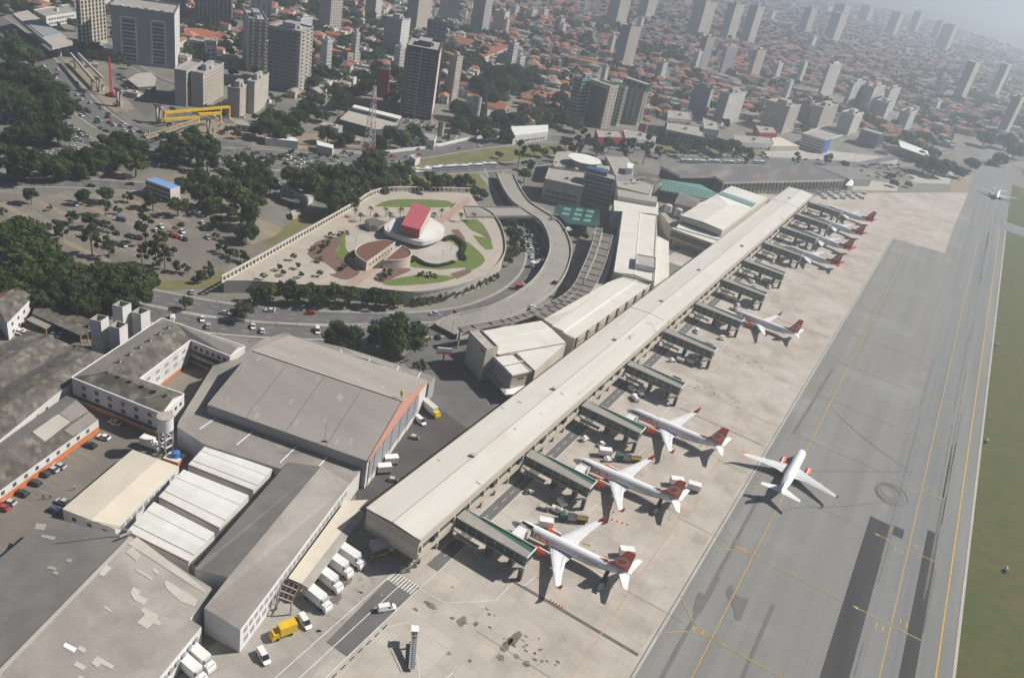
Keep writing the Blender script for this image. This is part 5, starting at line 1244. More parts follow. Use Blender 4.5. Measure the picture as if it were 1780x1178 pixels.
q = xy((806, 360), (905, 362), (925, 377), (812, 378), z=6.4); b = MB(); b.prism(q, 5.4, 6.4, 'pale_concrete', 'ramp_concrete', True)
for a, c in ((q[0], q[1]), (q[3], q[2])): b.beam((*a, 6.9), (*c, 6.9), .3, 1.0, 'pale_concrete')
part('deck', b, fb)
for t in (.35, .75):
    p = lerp2(lerp2(q[0], q[3], .5), lerp2(q[1], q[2], .5), t); b = MB(); b.box((*p, 0), (1, 3, 5.4), 0, 'concrete'); part('pier', b, fb)
sl_ = thing('concrete_canopy', 'low dark mottled concrete canopy strip between the lower road and the ramp', 'canopy', at_px((940, 500)))
L = smooth_line(xy(*TQ((-20, 470), (150, 435), (330, 380), (500, 305), (620, 230), (690, 120), (720, 40)), z=3.5), 4); b = MB(); strip(b, L, -4, 3.4, 3.5, 'dark_concrete'); strip(b, L, -4, 3.4, 3.1, 'concrete')
for sg in (-4, 3.4):
    K = offset_line(L, sg)
    for i in range(len(K) - 1): b.face([(*K[i], 0 if sg > 0 else 2.6), (*K[i + 1], 0 if sg > 0 else 2.6), (*K[i + 1], 3.5), (*K[i], 3.5)], 'concrete')
part('roof', b, sl_)
for i in range(0, len(L), 3):
    b = MB(); b.box((L[i][0], L[i][1], 0), (.5, .5, 3.1), 0, 'concrete'); part('post', b, sl_)
# ------------------------------------------------------------------ plaza
def ZQ(*p): return Q(440, 290, 3.927, *p)
PZ = 6.0
pz = thing('garden_plaza', 'raised paved garden plaza with curved lawns and a colonnaded edge', 'plaza', at_px((680, 430)))
DECK = [(-200, 775), (0, 670), (350, 470), (690, 275), (780, 215), (880, 178), (1000, 170), (1480, 178), (1545, 275), (1640, 330), (1700, 430), (1722, 545), (1705, 620), (1640, 700), (1500, 780), (1320, 832), (1100, 862), (880, 845), (640, 812), (300, 800), (0, 775)]
dk = smooth_line(ZQ(*DECK)[10:18], 4)
deck_px = ZQ(*DECK)[:10] + [tuple(p) for p in dk] + ZQ(*DECK)[18:]
b = MB(); b.prism(xy(*deck_px, z=PZ), 0, PZ, 'pale_concrete', 'plaza_paving'); part('deck', b, pz)
def flat(name, polys, m, z=.05, ret=False):
    for p in polys:
        b = MB(); b.face([P(*q, PZ + z) for q in ZQ(*p)], m); part(name, b, pz)
def sm(p, n=4):
    L = smooth_line(list(p) + [p[0]], n)[:-1]; return [tuple(q) for q in L]
def ell(cx, cy, rx, ry, rot=0, n=36, a0=0, a1=2 * PI):
    out = []
    for i in range(n):
        a = a0 + (a1 - a0) * i / (n - 1 if a1 - a0 < 6 else n); u, v = rx * math.cos(a), ry * math.sin(a)
        out.append((cx + u * math.cos(rot) - v * math.sin(rot), cy + u * math.sin(rot) + v * math.cos(rot)))
    return out
flat('lawn', [sm([(830, 270), (900, 235), (1000, 222), (1150, 222), (1300, 228), (1355, 245), (1340, 270), (1250, 278), (1000, 275)]), [(1420, 358), (1530, 358), (1570, 395), (1605, 450), (1540, 455), (1480, 425)], [(1500, 465), (1620, 490), (1640, 560), (1590, 565), (1540, 520)],
               sm([(590, 470), (690, 450), (660, 470), (630, 510), (635, 560), (670, 600), (640, 630), (590, 620), (560, 590), (585, 550)]), sm([(1310, 490), (1360, 475), (1420, 490), (1500, 540), (1585, 640), (1480, 710), (1450, 690), (1380, 690), (1280, 700), (1150, 690), (1075, 680), (1090, 640), (1130, 620), (1180, 665), (1270, 670), (1380, 640), (1415, 600), (1400, 550)], 3),
               sm([(880, 790), (980, 760), (1150, 735), (1300, 740), (1380, 755), (1290, 785), (1100, 805), (930, 808)])], 'lawn', .06)
flat('flower_bed', [sm([(370, 590), (420, 520), (500, 490), (590, 480), (580, 550), (560, 600), (640, 640), (680, 680), (730, 720), (640, 770), (520, 735), (570, 720), (480, 650), (420, 640)], 3), sm([(820, 760), (880, 710), (1000, 690), (1080, 700), (1000, 740), (880, 790)], 3), [(1340, 730), (1480, 690), (1490, 720), (1390, 765)], [(1350, 430), (1400, 425), (1450, 490), (1430, 520), (1380, 480)], [(1545, 455), (1605, 450), (1630, 500), (1600, 490)], [(1330, 255), (1390, 245), (1350, 285)]], 'mulch', .045)
flat('pink_path', [[(620, 810), (770, 700), (860, 690), (720, 805)], [(1230, 370), (1470, 205), (1490, 235), (1290, 390)], [(600, 335), (640, 330), (730, 365), (690, 375)]], 'plaza_pink', .03)
flat('round_paving', [sm(ell(1265, 595, 150, 78, .0, 30), 1), sm(ell(735, 510, 110, 62, .3, 30), 1)], 'pale_concrete', .075)
def hedge(pts, w, h, m='leaf_mid', base=PZ):
    L = smooth_line(xy(*ZQ(*pts), z=base), 6); b = MB()
    for k in range(len(L) * 70):
        i = rnd.randrange(len(L) - 1); t = rnd.random(); p = lerp2(L[i], L[i + 1], t); a = rnd.uniform(0, 2 * PI)
        c = Vector((p[0] + rnd.uniform(-w, w) / 2, p[1] + rnd.uniform(-w, w) / 2, base + h * rnd.random() ** .6)); s = rnd.uniform(.18, .38)
        u = Vector((rnd.gauss(0, 1), rnd.gauss(0, 1), rnd.gauss(0, 1))).normalized(); v = u.orthogonal().normalized(); w2 = u.cross(v)
        b.face([c + v * s, c + w2 * s, c - v * s, c - w2 * s], m)
    K0, K1 = offset_line(L, -w * .42), offset_line(L, w * .42)
    for i in range(len(L) - 1):
        b.face([(*K0[i], base + h * .85), (*K0[i + 1], base + h * .85), (*K1[i + 1], base + h * .85), (*K1[i], base + h * .85)], 'leaf_dark')
        for K in (K0, K1): b.face([(*K[i], base), (*K[i + 1], base), (*K[i + 1], base + h * .85), (*K[i], base + h * .85)], 'leaf_dark')
    return b
solid('hedge', hedge([(1310, 505), (1360, 490), (1415, 520), (1440, 560), (1420, 600), (1440, 640)], 2.2, 2.0), 'dark curved hedge around the right side of the round paved circle', 'hedge')
solid('hedge', hedge([(1090, 625), (1120, 640), (1180, 672), (1270, 680), (1370, 655)], 1.8, 1.3), 'low curved hedge along the near side of the round paved circle', 'hedge')
# balustrade with square openings along the upper edge
E_ = [(0, 670), (350, 470), (690, 275), (780, 215), (880, 178), (1000, 170), (1240, 172), (1480, 178)]
EL = smooth_line(ZQ(*([(-215, 790)] + E_)), 5); EL = xy(*EL, z=PZ); tot = 0
cl = thing('colonnade', 'cream colonnaded balustrade with square openings along the plaza edge', 'balustrade', (*EL[10], 0))
b = MB()
K0, K1 = offset_line(EL, -.35), offset_line(EL, .35)
for i in range(len(EL) - 1): b.beam((*EL[i], PZ + 2.9), (*EL[i + 1], PZ + 2.9), .9, .5, 'cream_wall'); b.beam((*EL[i], PZ + .25), (*EL[i + 1], PZ + .25), .8, .5, 'cream_wall')
part('rail', b, cl)
acc = 0; nxt = 0; cnt = 0
for i in range(len(EL) - 1):
    a, c = Vector(EL[i]), Vector(EL[i + 1]); sl2 = (c - a).length
    while nxt <= acc + sl2:
        p = a + (c - a) * ((nxt - acc) / sl2); b = MB(); b.box((p.x, p.y, PZ), (.7, .7, 2.7), math.atan2(c.y - a.y, c.x - a.x), 'cream_wall'); part('post', b, cl); nxt += 2.7; cnt += 1
    acc += sl2
RL = xy(*[tuple(p) for p in smooth_line(ZQ((1545, 275), (1640, 330), (1700, 430), (1722, 545), (1705, 620), (1640, 700), (1500, 780), (1320, 832), (1100, 862), (880, 845)), 6)], z=PZ)
b = MB()
for i in range(len(RL) - 1): b.beam((*RL[i], PZ + .55), (*RL[i + 1], PZ + .55), .5, 1.1, 'pale_concrete')
solid('parapet', b, 'smooth pale curved parapet on the near edge of the garden plaza', 'parapet')
# pavilion: disc with the pink-red box on it
pv_ = thing('pavilion', 'round-cornered white pavilion carrying a tilted pink-red box', 'pavilion', at_px(ZQ((1100, 450))[0]))
z = PZ + 4.6
OUT = [tuple(p) for p in smooth_line(Q(521, 313, 3.535, (520, 288), (545, 258), (600, 232), (690, 216), (780, 224), (860, 262), (890, 298), (880, 332), (840, 355), (792, 371), (735, 376), (640, 351), (565, 325), (528, 308), (520, 288)), 4)][:-1]
ow = [Vector(p) for p in xy(*OUT, z=z)]; oc = sum(ow, Vector((0, 0))) / len(ow)
def rr_(k, zz): return [(*(oc + (p - oc) * k), zz) for p in ow]
b = MB()
for r0, r1, m in (((.97, z - 2.6), (1.0, z - 2.3), 'white_wall'), ((1.0, z - 2.3), (1.0, z - 1.5), 'white_wall'), ((.985, z - 1.5), (.985, z - 1.35), 'grey_wall'), ((1.0, z - 1.35), (1.0, z), 'white_wall'), ((.9, z), (.9, z + .3), 'white_wall'), ((.66, PZ), (.7, z - 2.5), 'grey_wall')):
    b.loft([rr_(*r0), rr_(*r1)], m)
part('drum', b, pv_)
z1 = z + .8; b = MB()
tl, tr, br_, bl_ = [P(*q, z1 + h) for q, h in zip(ZQ((1095, 242), (1215, 285), (1140, 430), (1010, 395)), (6.4, 6.4, 4.4, 4.4))]
ft = [Vector((v.x, v.y, z1)) for v in (tl, tr, br_, bl_)]
b.face([tl, tr, br_, bl_], 'pink_red_roof')
for i in range(4):
    t = [tl, tr, br_, bl_]; b.face([t[i], t[(i + 1) % 4], ft[(i + 1) % 4], ft[i]], ['beige_wall', 'beige_wall', 'pink_red_roof', 'pink_red_roof'][i])
part('red_box', b, pv_)
windows(pv_, (ft[1].x, ft[1].y), (ft[2].x, ft[2].y), z1 + 1.0, .8, 4, .9, 'window_dark')
hd = thing('drum_building', 'pair of half-round brown-roofed drums split by a ramped walkway on the plaza', 'drum building', at_px(ZQ((880, 590))[0]))
z = PZ + 4.2
for pts in (smooth_line([(970, 518), (900, 505), (810, 510), (740, 532), (700, 570), (710, 610), (775, 655)], 5), smooth_line([(1012, 540), (1060, 565), (1078, 595), (1060, 620), (1000, 638), (890, 640)], 5)):
    q = xy(*ZQ(*[tuple(p) for p in pts]), z=z); b = MB(); b.prism(q, PZ, z, 'beige_wall', 'brown_roof'); part('drum', b, hd)
    b = MB()
    for i in range(len(q)): b.beam((*q[i], z + .2), (*q[(i + 1) % len(q)], z + .2), .4, .5, 'cream_wall')
    part('rim', b, hd)
e0, e1 = xy(*ZQ((970, 520), (778, 655)), z=z); windows(hd, e0, e1, PZ + 1.6, 1.2, 8, .5, 'window_dark', depth=.3)
b = MB(); g = P(*ZQ((830, 375))[0], PZ + 3.6); b.cyl((g.x, g.y, PZ), 5.0, 3.4, 'concrete', 26, 'dark_concrete')
for i in range(9): b.beam((g.x - 4.6, g.y - 4 + i, PZ + 3.6), (g.x + 4.6, g.y - 4 + i, PZ + 3.6), .3, .25, 'concrete')
solid('round_pergola', b, 'small round slatted concrete pergola left of the white pavilion', 'pergola')
LAMP = None
for px in ((795, 450), (712, 470), (698, 520), (1350, 575), (1292, 620)):
    g = P(*ZQ(px)[0], PZ)
    if LAMP is None:
        LAMP = thing('street_lamp', 'white globe lamp post on the round paved areas of the plaza', 'lamp', (g.x, g.y, PZ), group='globe lamps on the plaza')
        b = MB(); b.cyl((0, 0, 0), .09, 4.4, 'concrete', 8); part('post', b, LAMP, local=True); b = MB(); b.cyl((0, 0, 4.4), .4, .35, 'white_paint', 10, r2=.15); part('lamp_head', b, LAMP, local=True)
    else: clone(LAMP, loc=(g.x, g.y, PZ))
# other low structures round the plaza
bb = thing('office_block', 'long blue-roofed white two-storey portable office beside the car park', 'office', at_px((283, 330)))
q = xy((253, 312), (271, 308), (313, 324), (296, 328), z=8); b = MB(); b.prism(q, 0, 8, 'white_wall', 'blue_panel'); part('wall', b, bb)
windows(bb, q[0], q[3], 5.4, 1.5, 1, 16.6, 'dark_glass', depth=.1, m0=.02, m1=.04, rows=3, dz=-2.4)
kb_ = thing('house', 'small white pavilion house with open porch and lattice beyond the plaza balustrade', 'house', at_px(ZQ((280, 200))[0]))
blk(kb_, 'wall', ZQ((185, 130), (240, 120), (410, 175), (365, 200)), 6, 'white_wall', 'pale_concrete'); blk(kb_, 'porch', ZQ((200, 190), (320, 225), (320, 255), (190, 215)), 3.2, 'dark_wall', 'old_roof')
blk(kb_, 'annex', ZQ((255, 300), (325, 285), (330, 310), (270, 335)), 2.4, 'concrete', 'pale_concrete')
e0, e1 = xy(*ZQ((195, 135), (365, 198)), z=6); windows(kb_, e0, e1, 3.6, 1.4, 6, 1.6)
# ------------------------------------------------------------------ towers
TOWERS = []; TH = [None]     # TH: compass of the right-hand face, where a district shares it
def outn(K, d):
    n = Vector((d.y, -d.x)).normalized(); c = (K[0] + K[2]) / 2
    return n if n.dot((K[0] + K[1]) / 2 - c) > 0 else -n
def tower(lab, L, F, R, base=None, h=None, wall='cream_wall', side=None, style='grid', floors=None, cols=(6, 4), win='window_far', name='apartment_tower', cat='tower', ww=.5, wh=.5, box=True, group=None, parts=False, roof='flat_roof', pent=True):
    if h is None: h = hgt(base, F)
    pL, pF, pR = (Vector(xy(q, z=h)[0]) for q in (L, F, R))
    def square(p0, d, tx):     # corner behind p0, at right angles to d, whose picture column is tx
        n = Vector((d.y, -d.x)).normalized()
        if n.dot(p0) < 0: n = -n
        t = min((k * .5 for k in range(8, 90)), key=lambda t: abs(proj((*(p0 + n * t), h))[0] - tx))
        return p0 + n * t
    if TH[0]:
        dR = Vector((math.cos(TH[0]), math.sin(TH[0]))); dL = Vector((-dR.y, dR.x))
        fit = lambda dv, tx: pF + dv * min((k * .5 for k in range(8, 120)), key=lambda t: abs(proj((*(pF + dv * t), h))[0] - tx))
        pR, pL = fit(dR, R[0]), fit(dL, L[0])
    elif abs(F[0] - L[0]) >= abs(R[0] - F[0]): pR = square(pF, pF - pL, R[0])
    else: pL = square(pF, pR - pF, L[0])
    pB = pL + pR - pF
    c = (pL + pR) / 2
    T = thing(name, lab, cat, (c.x, c.y, 0), group=group); TOWERS.append((c, max((pL - pF).length, (pR - pF).length) * .6 + 6))
    b = MB(); side = side or wall
    for (p, q), m in zip(((pL, pF), (pF, pR), (pR, pB), (pB, pL)), (wall, side, wall, side)):
        b.face([(*p, 0), (*q, 0), (*q, h), (*p, h)], m)
    b.face([(*pL, h - .6), (*pF, h - .6), (*pR, h - .6), (*pB, h - .6)], roof)
    for p, q in ((pL, pF), (pF, pR), (pR, pB), (pB, pL)): b.beam((*p, h + .2), (*q, h + .2), .5, 1.2, wall)
    part('wall', b, T)
    floors = floors or max(3, int(h / 3.1))
    fh = h / (floors + .6)
    g = MB()
    for (p, q), nc in zip(((pL, pF), (pF, pR), (pR, pB), (pB, pL)), (cols[0], cols[1], cols[0], cols[1])):
        d = q - p; Ln = d.length
        if Ln < .5 or nc == 0: continue
        d /= Ln; n = Vector((d.y, -d.x))
        if n.dot(p + q - 2 * c) < 0: n = -n
        if style == 'stripes':
            for k in range(nc):
                a = p + d * Ln * (k + .25) / nc + n * .08; e = p + d * Ln * (k + .75) / nc + n * .08
                g.face([(*a, 3), (*e, 3), (*e, h - 1.5), (*a, h - 1.5)], win)
            for f in range(1, floors):
                a, e = p + n * .12, q + n * .12; g.face([(*a, f * fh - .25), (*e, f * fh - .25), (*e, f * fh + .25), (*a, f * fh + .25)], side)
        elif style == 'bands':
            for f in range(floors):
                a, e = p + d * Ln * .04 + n * .08, q - d * Ln * .04 + n * .08
                g.face([(*a, (f + .55) * fh), (*e, (f + .55) * fh), (*e, (f + 1.0) * fh), (*a, (f + 1.0) * fh)], win)
        elif parts and (p is pL or p is pF):
            windows(T, p + n * .02, q + n * .02, fh * .5, fh * wh, nc, Ln / nc * ww, win, rows=floors, dz=fh, m0=.03, m1=.03)
        elif not parts:
            for f in range(floors):
                for k in range(nc):
                    if rnd.random() < .03: continue
                    a = p + d * Ln * (k + .5 - ww / 2) / nc + n * .08; e = p + d * Ln * (k + .5 + ww / 2) / nc + n * .08
                    z0 = (f + .5) * fh; z1 = z0 + fh * wh
                    g.face([(*a, z0), (*e, z0), (*e, z1), (*a, z1)], win)
    if g.f: part('window_grid', g, T, kind='stuff')
    if pent:
        m = MB(); u = (pF - pL) * .28; v = (pR - pF) * .28
        q = [c + u * i / 1.4 + v * j / 1.4 for i, j in ((-1, -1), (1, -1), (1, 1), (-1, 1))]
        m.prism([(k.x, k.y) for k in q], h - .6, h + 3.6, wall, 'flat_roof'); part('lift_house', m, T)
        m = MB(); k = c + u * .9; m.box((k.x, k.y, h - .6), (2.4, 2.4, 2.4), .4, 'white_wall', 'concrete'); part('roof_tank', m, T)
    return T, (pL, pF, pR, pB), h
T, K, h = tower('grey slab hotel with two white-framed window panels beside the avenue', (192, 10), (303.1, 25.5), (318, 33.5), (305.1, 121), wall='blue_grey_wall', side='white_wall', cols=(0, 0), pent=False, name='hotel', cat='hotel')
pL, pF, pR, pB = K
for t0, t1 in ((.13, .40), (.61, .86)):
    b = MB()
    fr = lambda t, z, o=.3: (*(pL + (pF - pL) * t + outn(K, pF - pL) * o), z)
    zb, zt = 2, h - 6
    for (ta, za, tb, zb2) in ((t0, zb, t0 + .03, zt), (t1 - .03, zb, t1, zt), (t0, zt - 1.6, t1, zt)): b.face([fr(ta, za), fr(tb, za), fr(tb, zb2), fr(ta, zb2)], 'white_wall')
    for k in range(1, 6): z = zb + (zt - zb) * k / 6; b.face([fr(t0, z), fr(t1, z), fr(t1, z + .8), fr(t0, z + .8)], 'white_wall')
    part('window_frame', b, T)
    a, e = pL + (pF - pL) * (t0 + .03), pL + (pF - pL) * (t1 - .03)
    n = outn(K, pF - pL) * .15
    for k in range(12): windows(T, a + n, e + n, zb + (zt - zb) * (k + .35) / 12, 1.5, 2, 4.4, 'window_dark', m0=.04, m1=.04)
windows(T, pF, pR, 3, 1.6, 2, 1.5, 'window_dark', rows=12, dz=(h - 6) / 12)
b = MB()
for i in range(7): q = pL + (pR - pL) * .1 + (pF - pL) * (.05 + i * .13); b.box((q.x, q.y, h - .6), (2.5, 2, 1.6), .7, rnd.choice(['white_wall', 'metal_grey']))
part('roof_unit', b, T)
tower('tall beige tower with dark glass stripes left of the grey hotel', (136, -38), (180, -42), (190, -46), (181, 75), wall='beige_wall', side='cream_wall', style='stripes', cols=(7, 1), win='dark_glass')
tower('pair-fronted beige tower rising behind the grey hotel', (232, -36), (322, -30), (331, -33), (325, 30), wall='beige_wall', side='cream_wall', cols=(9, 3))
tower('grey striped office tower with vertical fins between the hotel and the scaffold towers', (338, -40), (403, -30), (412, -34), (404, 50), wall='blue_grey_wall', style='stripes', cols=(9, 2), win='window_dark')
tower('slim white tower behind the scaffolded building', (436, -40), (474, -34), (482, -38), (477, 34), wall='white_wall', cols=(4, 2))
def scaffold(lab, L, F, R, base):
    T, K, h = tower(lab, L, F, R, base, wall='blue_grey_wall', side='concrete', cols=(10, 0), ww=.7, win='dark_wall', roof='concrete', name='scaffold_building', cat='building')
    nf = int(h / 2.9); pL, pF, pR, pB = K; c = (pL + pR) / 2
    for f in range(nf):
        z = h * (f + .6) / (nf + .2); b = MB()
        q = [c + (p - c) * 1.035 for p in (pL, pF, pR, pB)]
        b.prism([(k.x, k.y) for k in q], z, z + .35, 'concrete', 'concrete', True); part('floor_slab', b, T)
        b = MB(); a, e = q[1], q[2]
        for t in (.2, .55, .85): p = a + (e - a) * t; b.box((p.x, p.y, z + .36), (2.2, .5, 1.1), 0, 'beige_wall')
        part('parapet', b, T)
    n = 16
    for i in range(n + 1):
        p = c + (pL + (pF - pL) * i / n - c) * 1.05; b = MB(); b.box((p.x, p.y, 0), (.28, .28, h), 0, 'metal_grey'); part('scaffold_pole', b, T)
scaffold('unfinished tower in grey scaffold netting, left wing with sunlit balconies', (410.6, 29), (433, 33), (465.5, 37), (430, 124))
scaffold('unfinished tower in grey scaffold netting, right wing nearer to the viewer', (467, 45), (522.7, 56.5), (544.5, 55), (514.7, 163))
tower('blank grey apartment slab, leftmost of four low blocks by the yellow gantry', (303.5, 122.6), (323.7, 125), (352, 108), (325, 186), wall='grey_wall', side='beige_wall', cols=(0, 9), floors=8, pent=False, ww=.45)
tower('grey-ended apartment block with long beige window side, second of the four by the yellow gantry', (331.6, 128), (353, 129.3), (389, 110.5), (353.5, 187.8), wall='grey_wall', side='beige_wall', cols=(0, 12), floors=9, parts=False, ww=.5)
tower('grey-ended apartment block, third of four by the yellow gantry', (395.6, 152), (417, 156), (434.5, 144.5), (417, 205.7), wall='grey_wall', side='beige_wall', cols=(0, 6), floors=9, ww=.5)
tower('cream apartment block with an orange stripe, rightmost of four by the yellow gantry', (429, 139), (442.8, 144), (467.5, 128.5), (442.8, 199), wall='grey_wall', side='cream_wall', cols=(0, 9), floors=10, ww=.5)
tower('small white block of flats behind the scaffold towers', (516, 31), (523, 33), (543.5, 31.5), (523, 54), wall='white_wall', cols=(2, 5), ww=.4)
tower('pale ribbed apartment tower left of the dark balcony tower', (669.5, 28.5), (699, 35.7), (714, 34.6), (695, 97.8), wall='grey_wall', side='white_wall', cols=(8, 5), ww=.35, wh=.35)
tower('pale tower cut by the top edge near the centre left', (638, -22), (656, -18), (667, -20), (655.5, 31), wall='grey_wall', side='white_wall', cols=(5, 3))
tower('brownish twin-faced tower cut by the top edge, behind the ribbed pale tower', (712, -24), (731, -20), (752, -23), (725.6, 54), wall='blue_grey_wall', side='beige_wall', cols=(4, 6), ww=.55)
tower('white tower with black window squares directly behind the dark balcony tower', (744, 34.6), (778.5, 40.7), (790.8, 38.7), h=64, wall='grey_wall', side='white_wall', cols=(4, 3), ww=.55)
T, K, h = tower('dark tower of stacked balconies with brick red edges', (707, 79.5), (764, 90), (775, 91.5), (753.5, 211), wall='dark_wall', side='brick_red', cols=(0, 0))
pL, pF, pR, pB = K; d = (pF - pL); n = outn(K, d)
for f in range(19):
    z = 3 + f * (h - 5) / 19
    for t in (.16, .36, .56, .76):
        p = pL + d * (t + .06) + n * .9; b = MB(); b.box((p.x, p.y, z), (d.length * .15, 1.8, .9), math.atan2(d.y, d.x), 'grey_wall' if t in (.16, .36) else 'blue_grey_wall', 'dark_wall'); part('balcony', b, T)
for t0, t1, m in ((0, .10, 'brick_red'), (.455, .50, 'grey_wall'), (.93, 1.0, 'brick_red')):
    b = MB(); a, e = pL + d * t0 + n * .5, pL + d * t1 + n * .5; b.prism([tuple(a), tuple(e), tuple(e - n * .6), tuple(a - n * .6)], 0, h - 1, m); part('wall_strip', b, T)
for f in range(19):
    b = MB(); a, e = pF, pR; b.beam((*(a + (e - a) * .1), 3 + f * (h - 5) / 19), (*(a + (e - a) * .9), 3 + f * (h - 5) / 19), .5, .9, 'white_wall'); part('balcony', b, T)
tower('plain beige tower to the right of the dark balcony tower', (782.6, 95.8), (795, 100), (805, 102), (791.8, 178), wall='beige_wall', side='cream_wall', cols=(5, 3), ww=.35)
tower('pale grey tower cut by the top edge right of the white tower', (768, -14), (802, -8), (810, -10), (796, 38.7), wall='grey_wall', side='cream_wall', cols=(6, 2), ww=.4)
tower('slender blue-grey and white tower with balcony corner, cut by the top edge', (827.5, -24), (848, -18), (860, -20), (841.7, 61), wall='blue_grey_wall', side='white_wall', cols=(4, 4), ww=.6)
tower('low beige ribbed tower right of the slender blue-grey tower', (860, 18), (878.4, 22.4), (886.5, 21.4), (874, 58), wall='beige_wall', side='cream_wall', cols=(6, 3), ww=.4)
TH[0] = math.radians(84)
tower('rosy brown twin tower standing alone among the tiled houses', (1081.6, 46), (1096.8, 47), (1115.5, 56.7), (1089.6, 115.6), wall='blue_grey_wall', side='beige_wall', cols=(4, 7), ww=.45)
TH[0] = math.radians(80)
GO = 'green-topped office complex'
T, K, h = tower('leftmost dark green block of the office complex by the avenue', (998.7, 131), (1013, 138), (1041, 136), (993, 211), wall='blue_grey_wall', side='pale_green_glass', style='bands', cols=(1, 1), win='green_glass', floors=11, name='office_tower', cat='office tower', group=GO)
T, K, h = tower('middle block of the office complex with a huge dark glass panel in a beige frame', (1027, 147.6), (1061, 151), (1076, 147), (1044, 224), wall='beige_wall', side='beige_wall', style='grid', cols=(0, 2), name='office_tower', cat='office tower', group=GO, pent=False)
pL, pF, pR, pB = K; n = outn(K, pF - pL) * .3
b = MB(); a, e = pL + (pF - pL) * .1 + n, pL + (pF - pL) * .92 + n; b.face([(*a, 1), (*e, 1), (*e, h - 3), (*a, h - 3)], 'green_glass'); part('glass_panel', b, T)
T, K, h = tower('right block of the office complex, beige ribs and green glass crown', (1085, 146.5), (1123.5, 148.5), (1131, 144), (1106.6, 219), wall='beige_wall', side='beige_wall', style='stripes', cols=(4, 1), win='window_far', name='office_tower', cat='office tower', group=GO, pent=False)
b = MB(); pL, pF, pR, pB = K; c = (pL + pR) / 2; b.prism([tuple(c + (p - c) * 1.02) for p in (pL, pF, pR, pB)], h - 6, h + .9, 'green_glass', 'flat_roof'); part('glass_crown', b, T)
tower('green glass link block in the middle of the office complex', (1062, 147), (1087, 152), (1092, 140), (1072, 220), wall='pale_green_glass', side='beige_wall', style='stripes', cols=(4, 2), win='green_glass', name='office_tower', cat='office tower', group=GO, pent=False)
TH[0] = math.radians(84)
FG = 'hazy apartment towers among the tiled houses'
tower('bluish tower, left of three hazy towers in a row among the houses', (1220.5, 63), (1230.4, 66), (1243.4, 69), (1221, 119.6), wall='grey_wall', cols=(4, 5), ww=.4, group=FG)
tower('brownish tower, middle of three hazy towers in a row among the houses', (1261, 81), (1265, 83), (1284, 87.5), (1259.5, 134), wall='beige_wall', side='blue_grey_wall', cols=(2, 6), ww=.5, group=FG)
tower('beige tower, right of three hazy towers in a row among the houses', (1310, 86), (1317.5, 89), (1333, 90.6), (1310, 139.5), wall='beige_wall', cols=(3, 6), ww=.45, group=FG)
tower('plain dark grey windowless slab tower beside a white tower', (1207.5, 148.6), (1237, 156), (1241.5, 155), (1224, 203.6), wall='blue_grey_wall', side='white_wall', cols=(0, 1), ww=.3)
tower('white tower with blue-grey centre strip next to the plain grey slab', (1253, 158), (1268.6, 164), (1298.4, 168.5), (1255, 217.4), wall='grey_wall', side='white_wall', cols=(0, 8), ww=.35)
CG = 'cluster of apartment towers right of the centre'
tower('tallest white gridded tower of the cluster right of the centre', (1438.7, 112.6), (1443.5, 114), (1479, 138), (1425, 169), wall='white_wall', side='white_wall', cols=(1, 14), ww=.55, group=CG)
for i, (L, F, R, B, lab) in enumerate((((1478, 142), (1485, 145), (1515, 152), (1470, 190), 'first pale tower right of the tallest gridded tower'), ((1511, 150), (1521, 153), (1546, 160), (1508, 196), 'second pale tower right of the tallest gridded tower'), ((1541, 154), (1549, 157), (1574, 166), (1537, 200), 'third and farthest right pale tower behind the row'),
        ((1524, 174), (1545, 180), (1552.5, 178), (1538, 209), 'blank-sided pale block with a narrow sunlit edge'), ((1566, 193), (1583, 197), (1595, 195), (1576, 227), 'small pale block with white stripes at the right end of the cluster'))):
    tower(lab, L, F, R, B, wall='white_wall' if i > 2 else 'cream_wall', side='white_wall', cols=(2 if i < 3 else 5, 8 if i < 3 else 2), ww=.5, group=CG)
tower('beige block with a yellowish sunlit end at the front of the cluster', (1334, 172), (1373.4, 186.8), (1392.5, 188.4), (1362, 233.5), wall='beige_wall', side='cream_wall', cols=(8, 3), ww=.5, group=CG)
tower('dark balconied block behind the yellowish one', (1396.8, 174), (1411, 177), (1417, 178.7), (1406.5, 219), wall='grey_wall', side='blue_grey_wall', cols=(5, 3), ww=.7, group=CG)
tower('beige block with stripes in the middle of the cluster front', (1413, 182.5), (1432, 188), (1461, 196.5), (1426, 225.5), wall='beige_wall', side='cream_wall', cols=(5, 8), ww=.5, group=CG)
tower('white front block at the right of the cluster above the dark low office', (1463, 199.7), (1485.5, 201), (1502, 205.5), (1479, 237), wall='white_wall', cols=(8, 4), ww=.4, group=CG)
T, K, h = tower('white and blue office block with long window bands beside the avenue', (1395, 228.7), (1435.5, 245), (1464, 246), (1428, 268), wall='white_wall', side='grey_wall', style='bands', cols=(1, 1), floors=4, name='office_block', cat='office', pent=False)
pL, pF, pR, pB = K; b = MB(); e = pF + (pR - pF) * .32; n = Vector(((pR - pF).y, -(pR - pF).x)).normalized() * .4
if n.dot(pF - (pL + pR) / 2) < 0: n = -n
b.prism([tuple(pF + n), tuple(e + n), tuple(e), tuple(pF)], 0, h + .5, 'blue_paint'); part('blue_panel', b, T)
tower('dark low office block right of the white cluster front', (1497, 222), (1529, 235), (1539, 237), (1522, 260), wall='blue_grey_wall', side='blue_glass', style='bands', cols=(1, 1), floors=4, name='office_block', cat='office', pent=False)
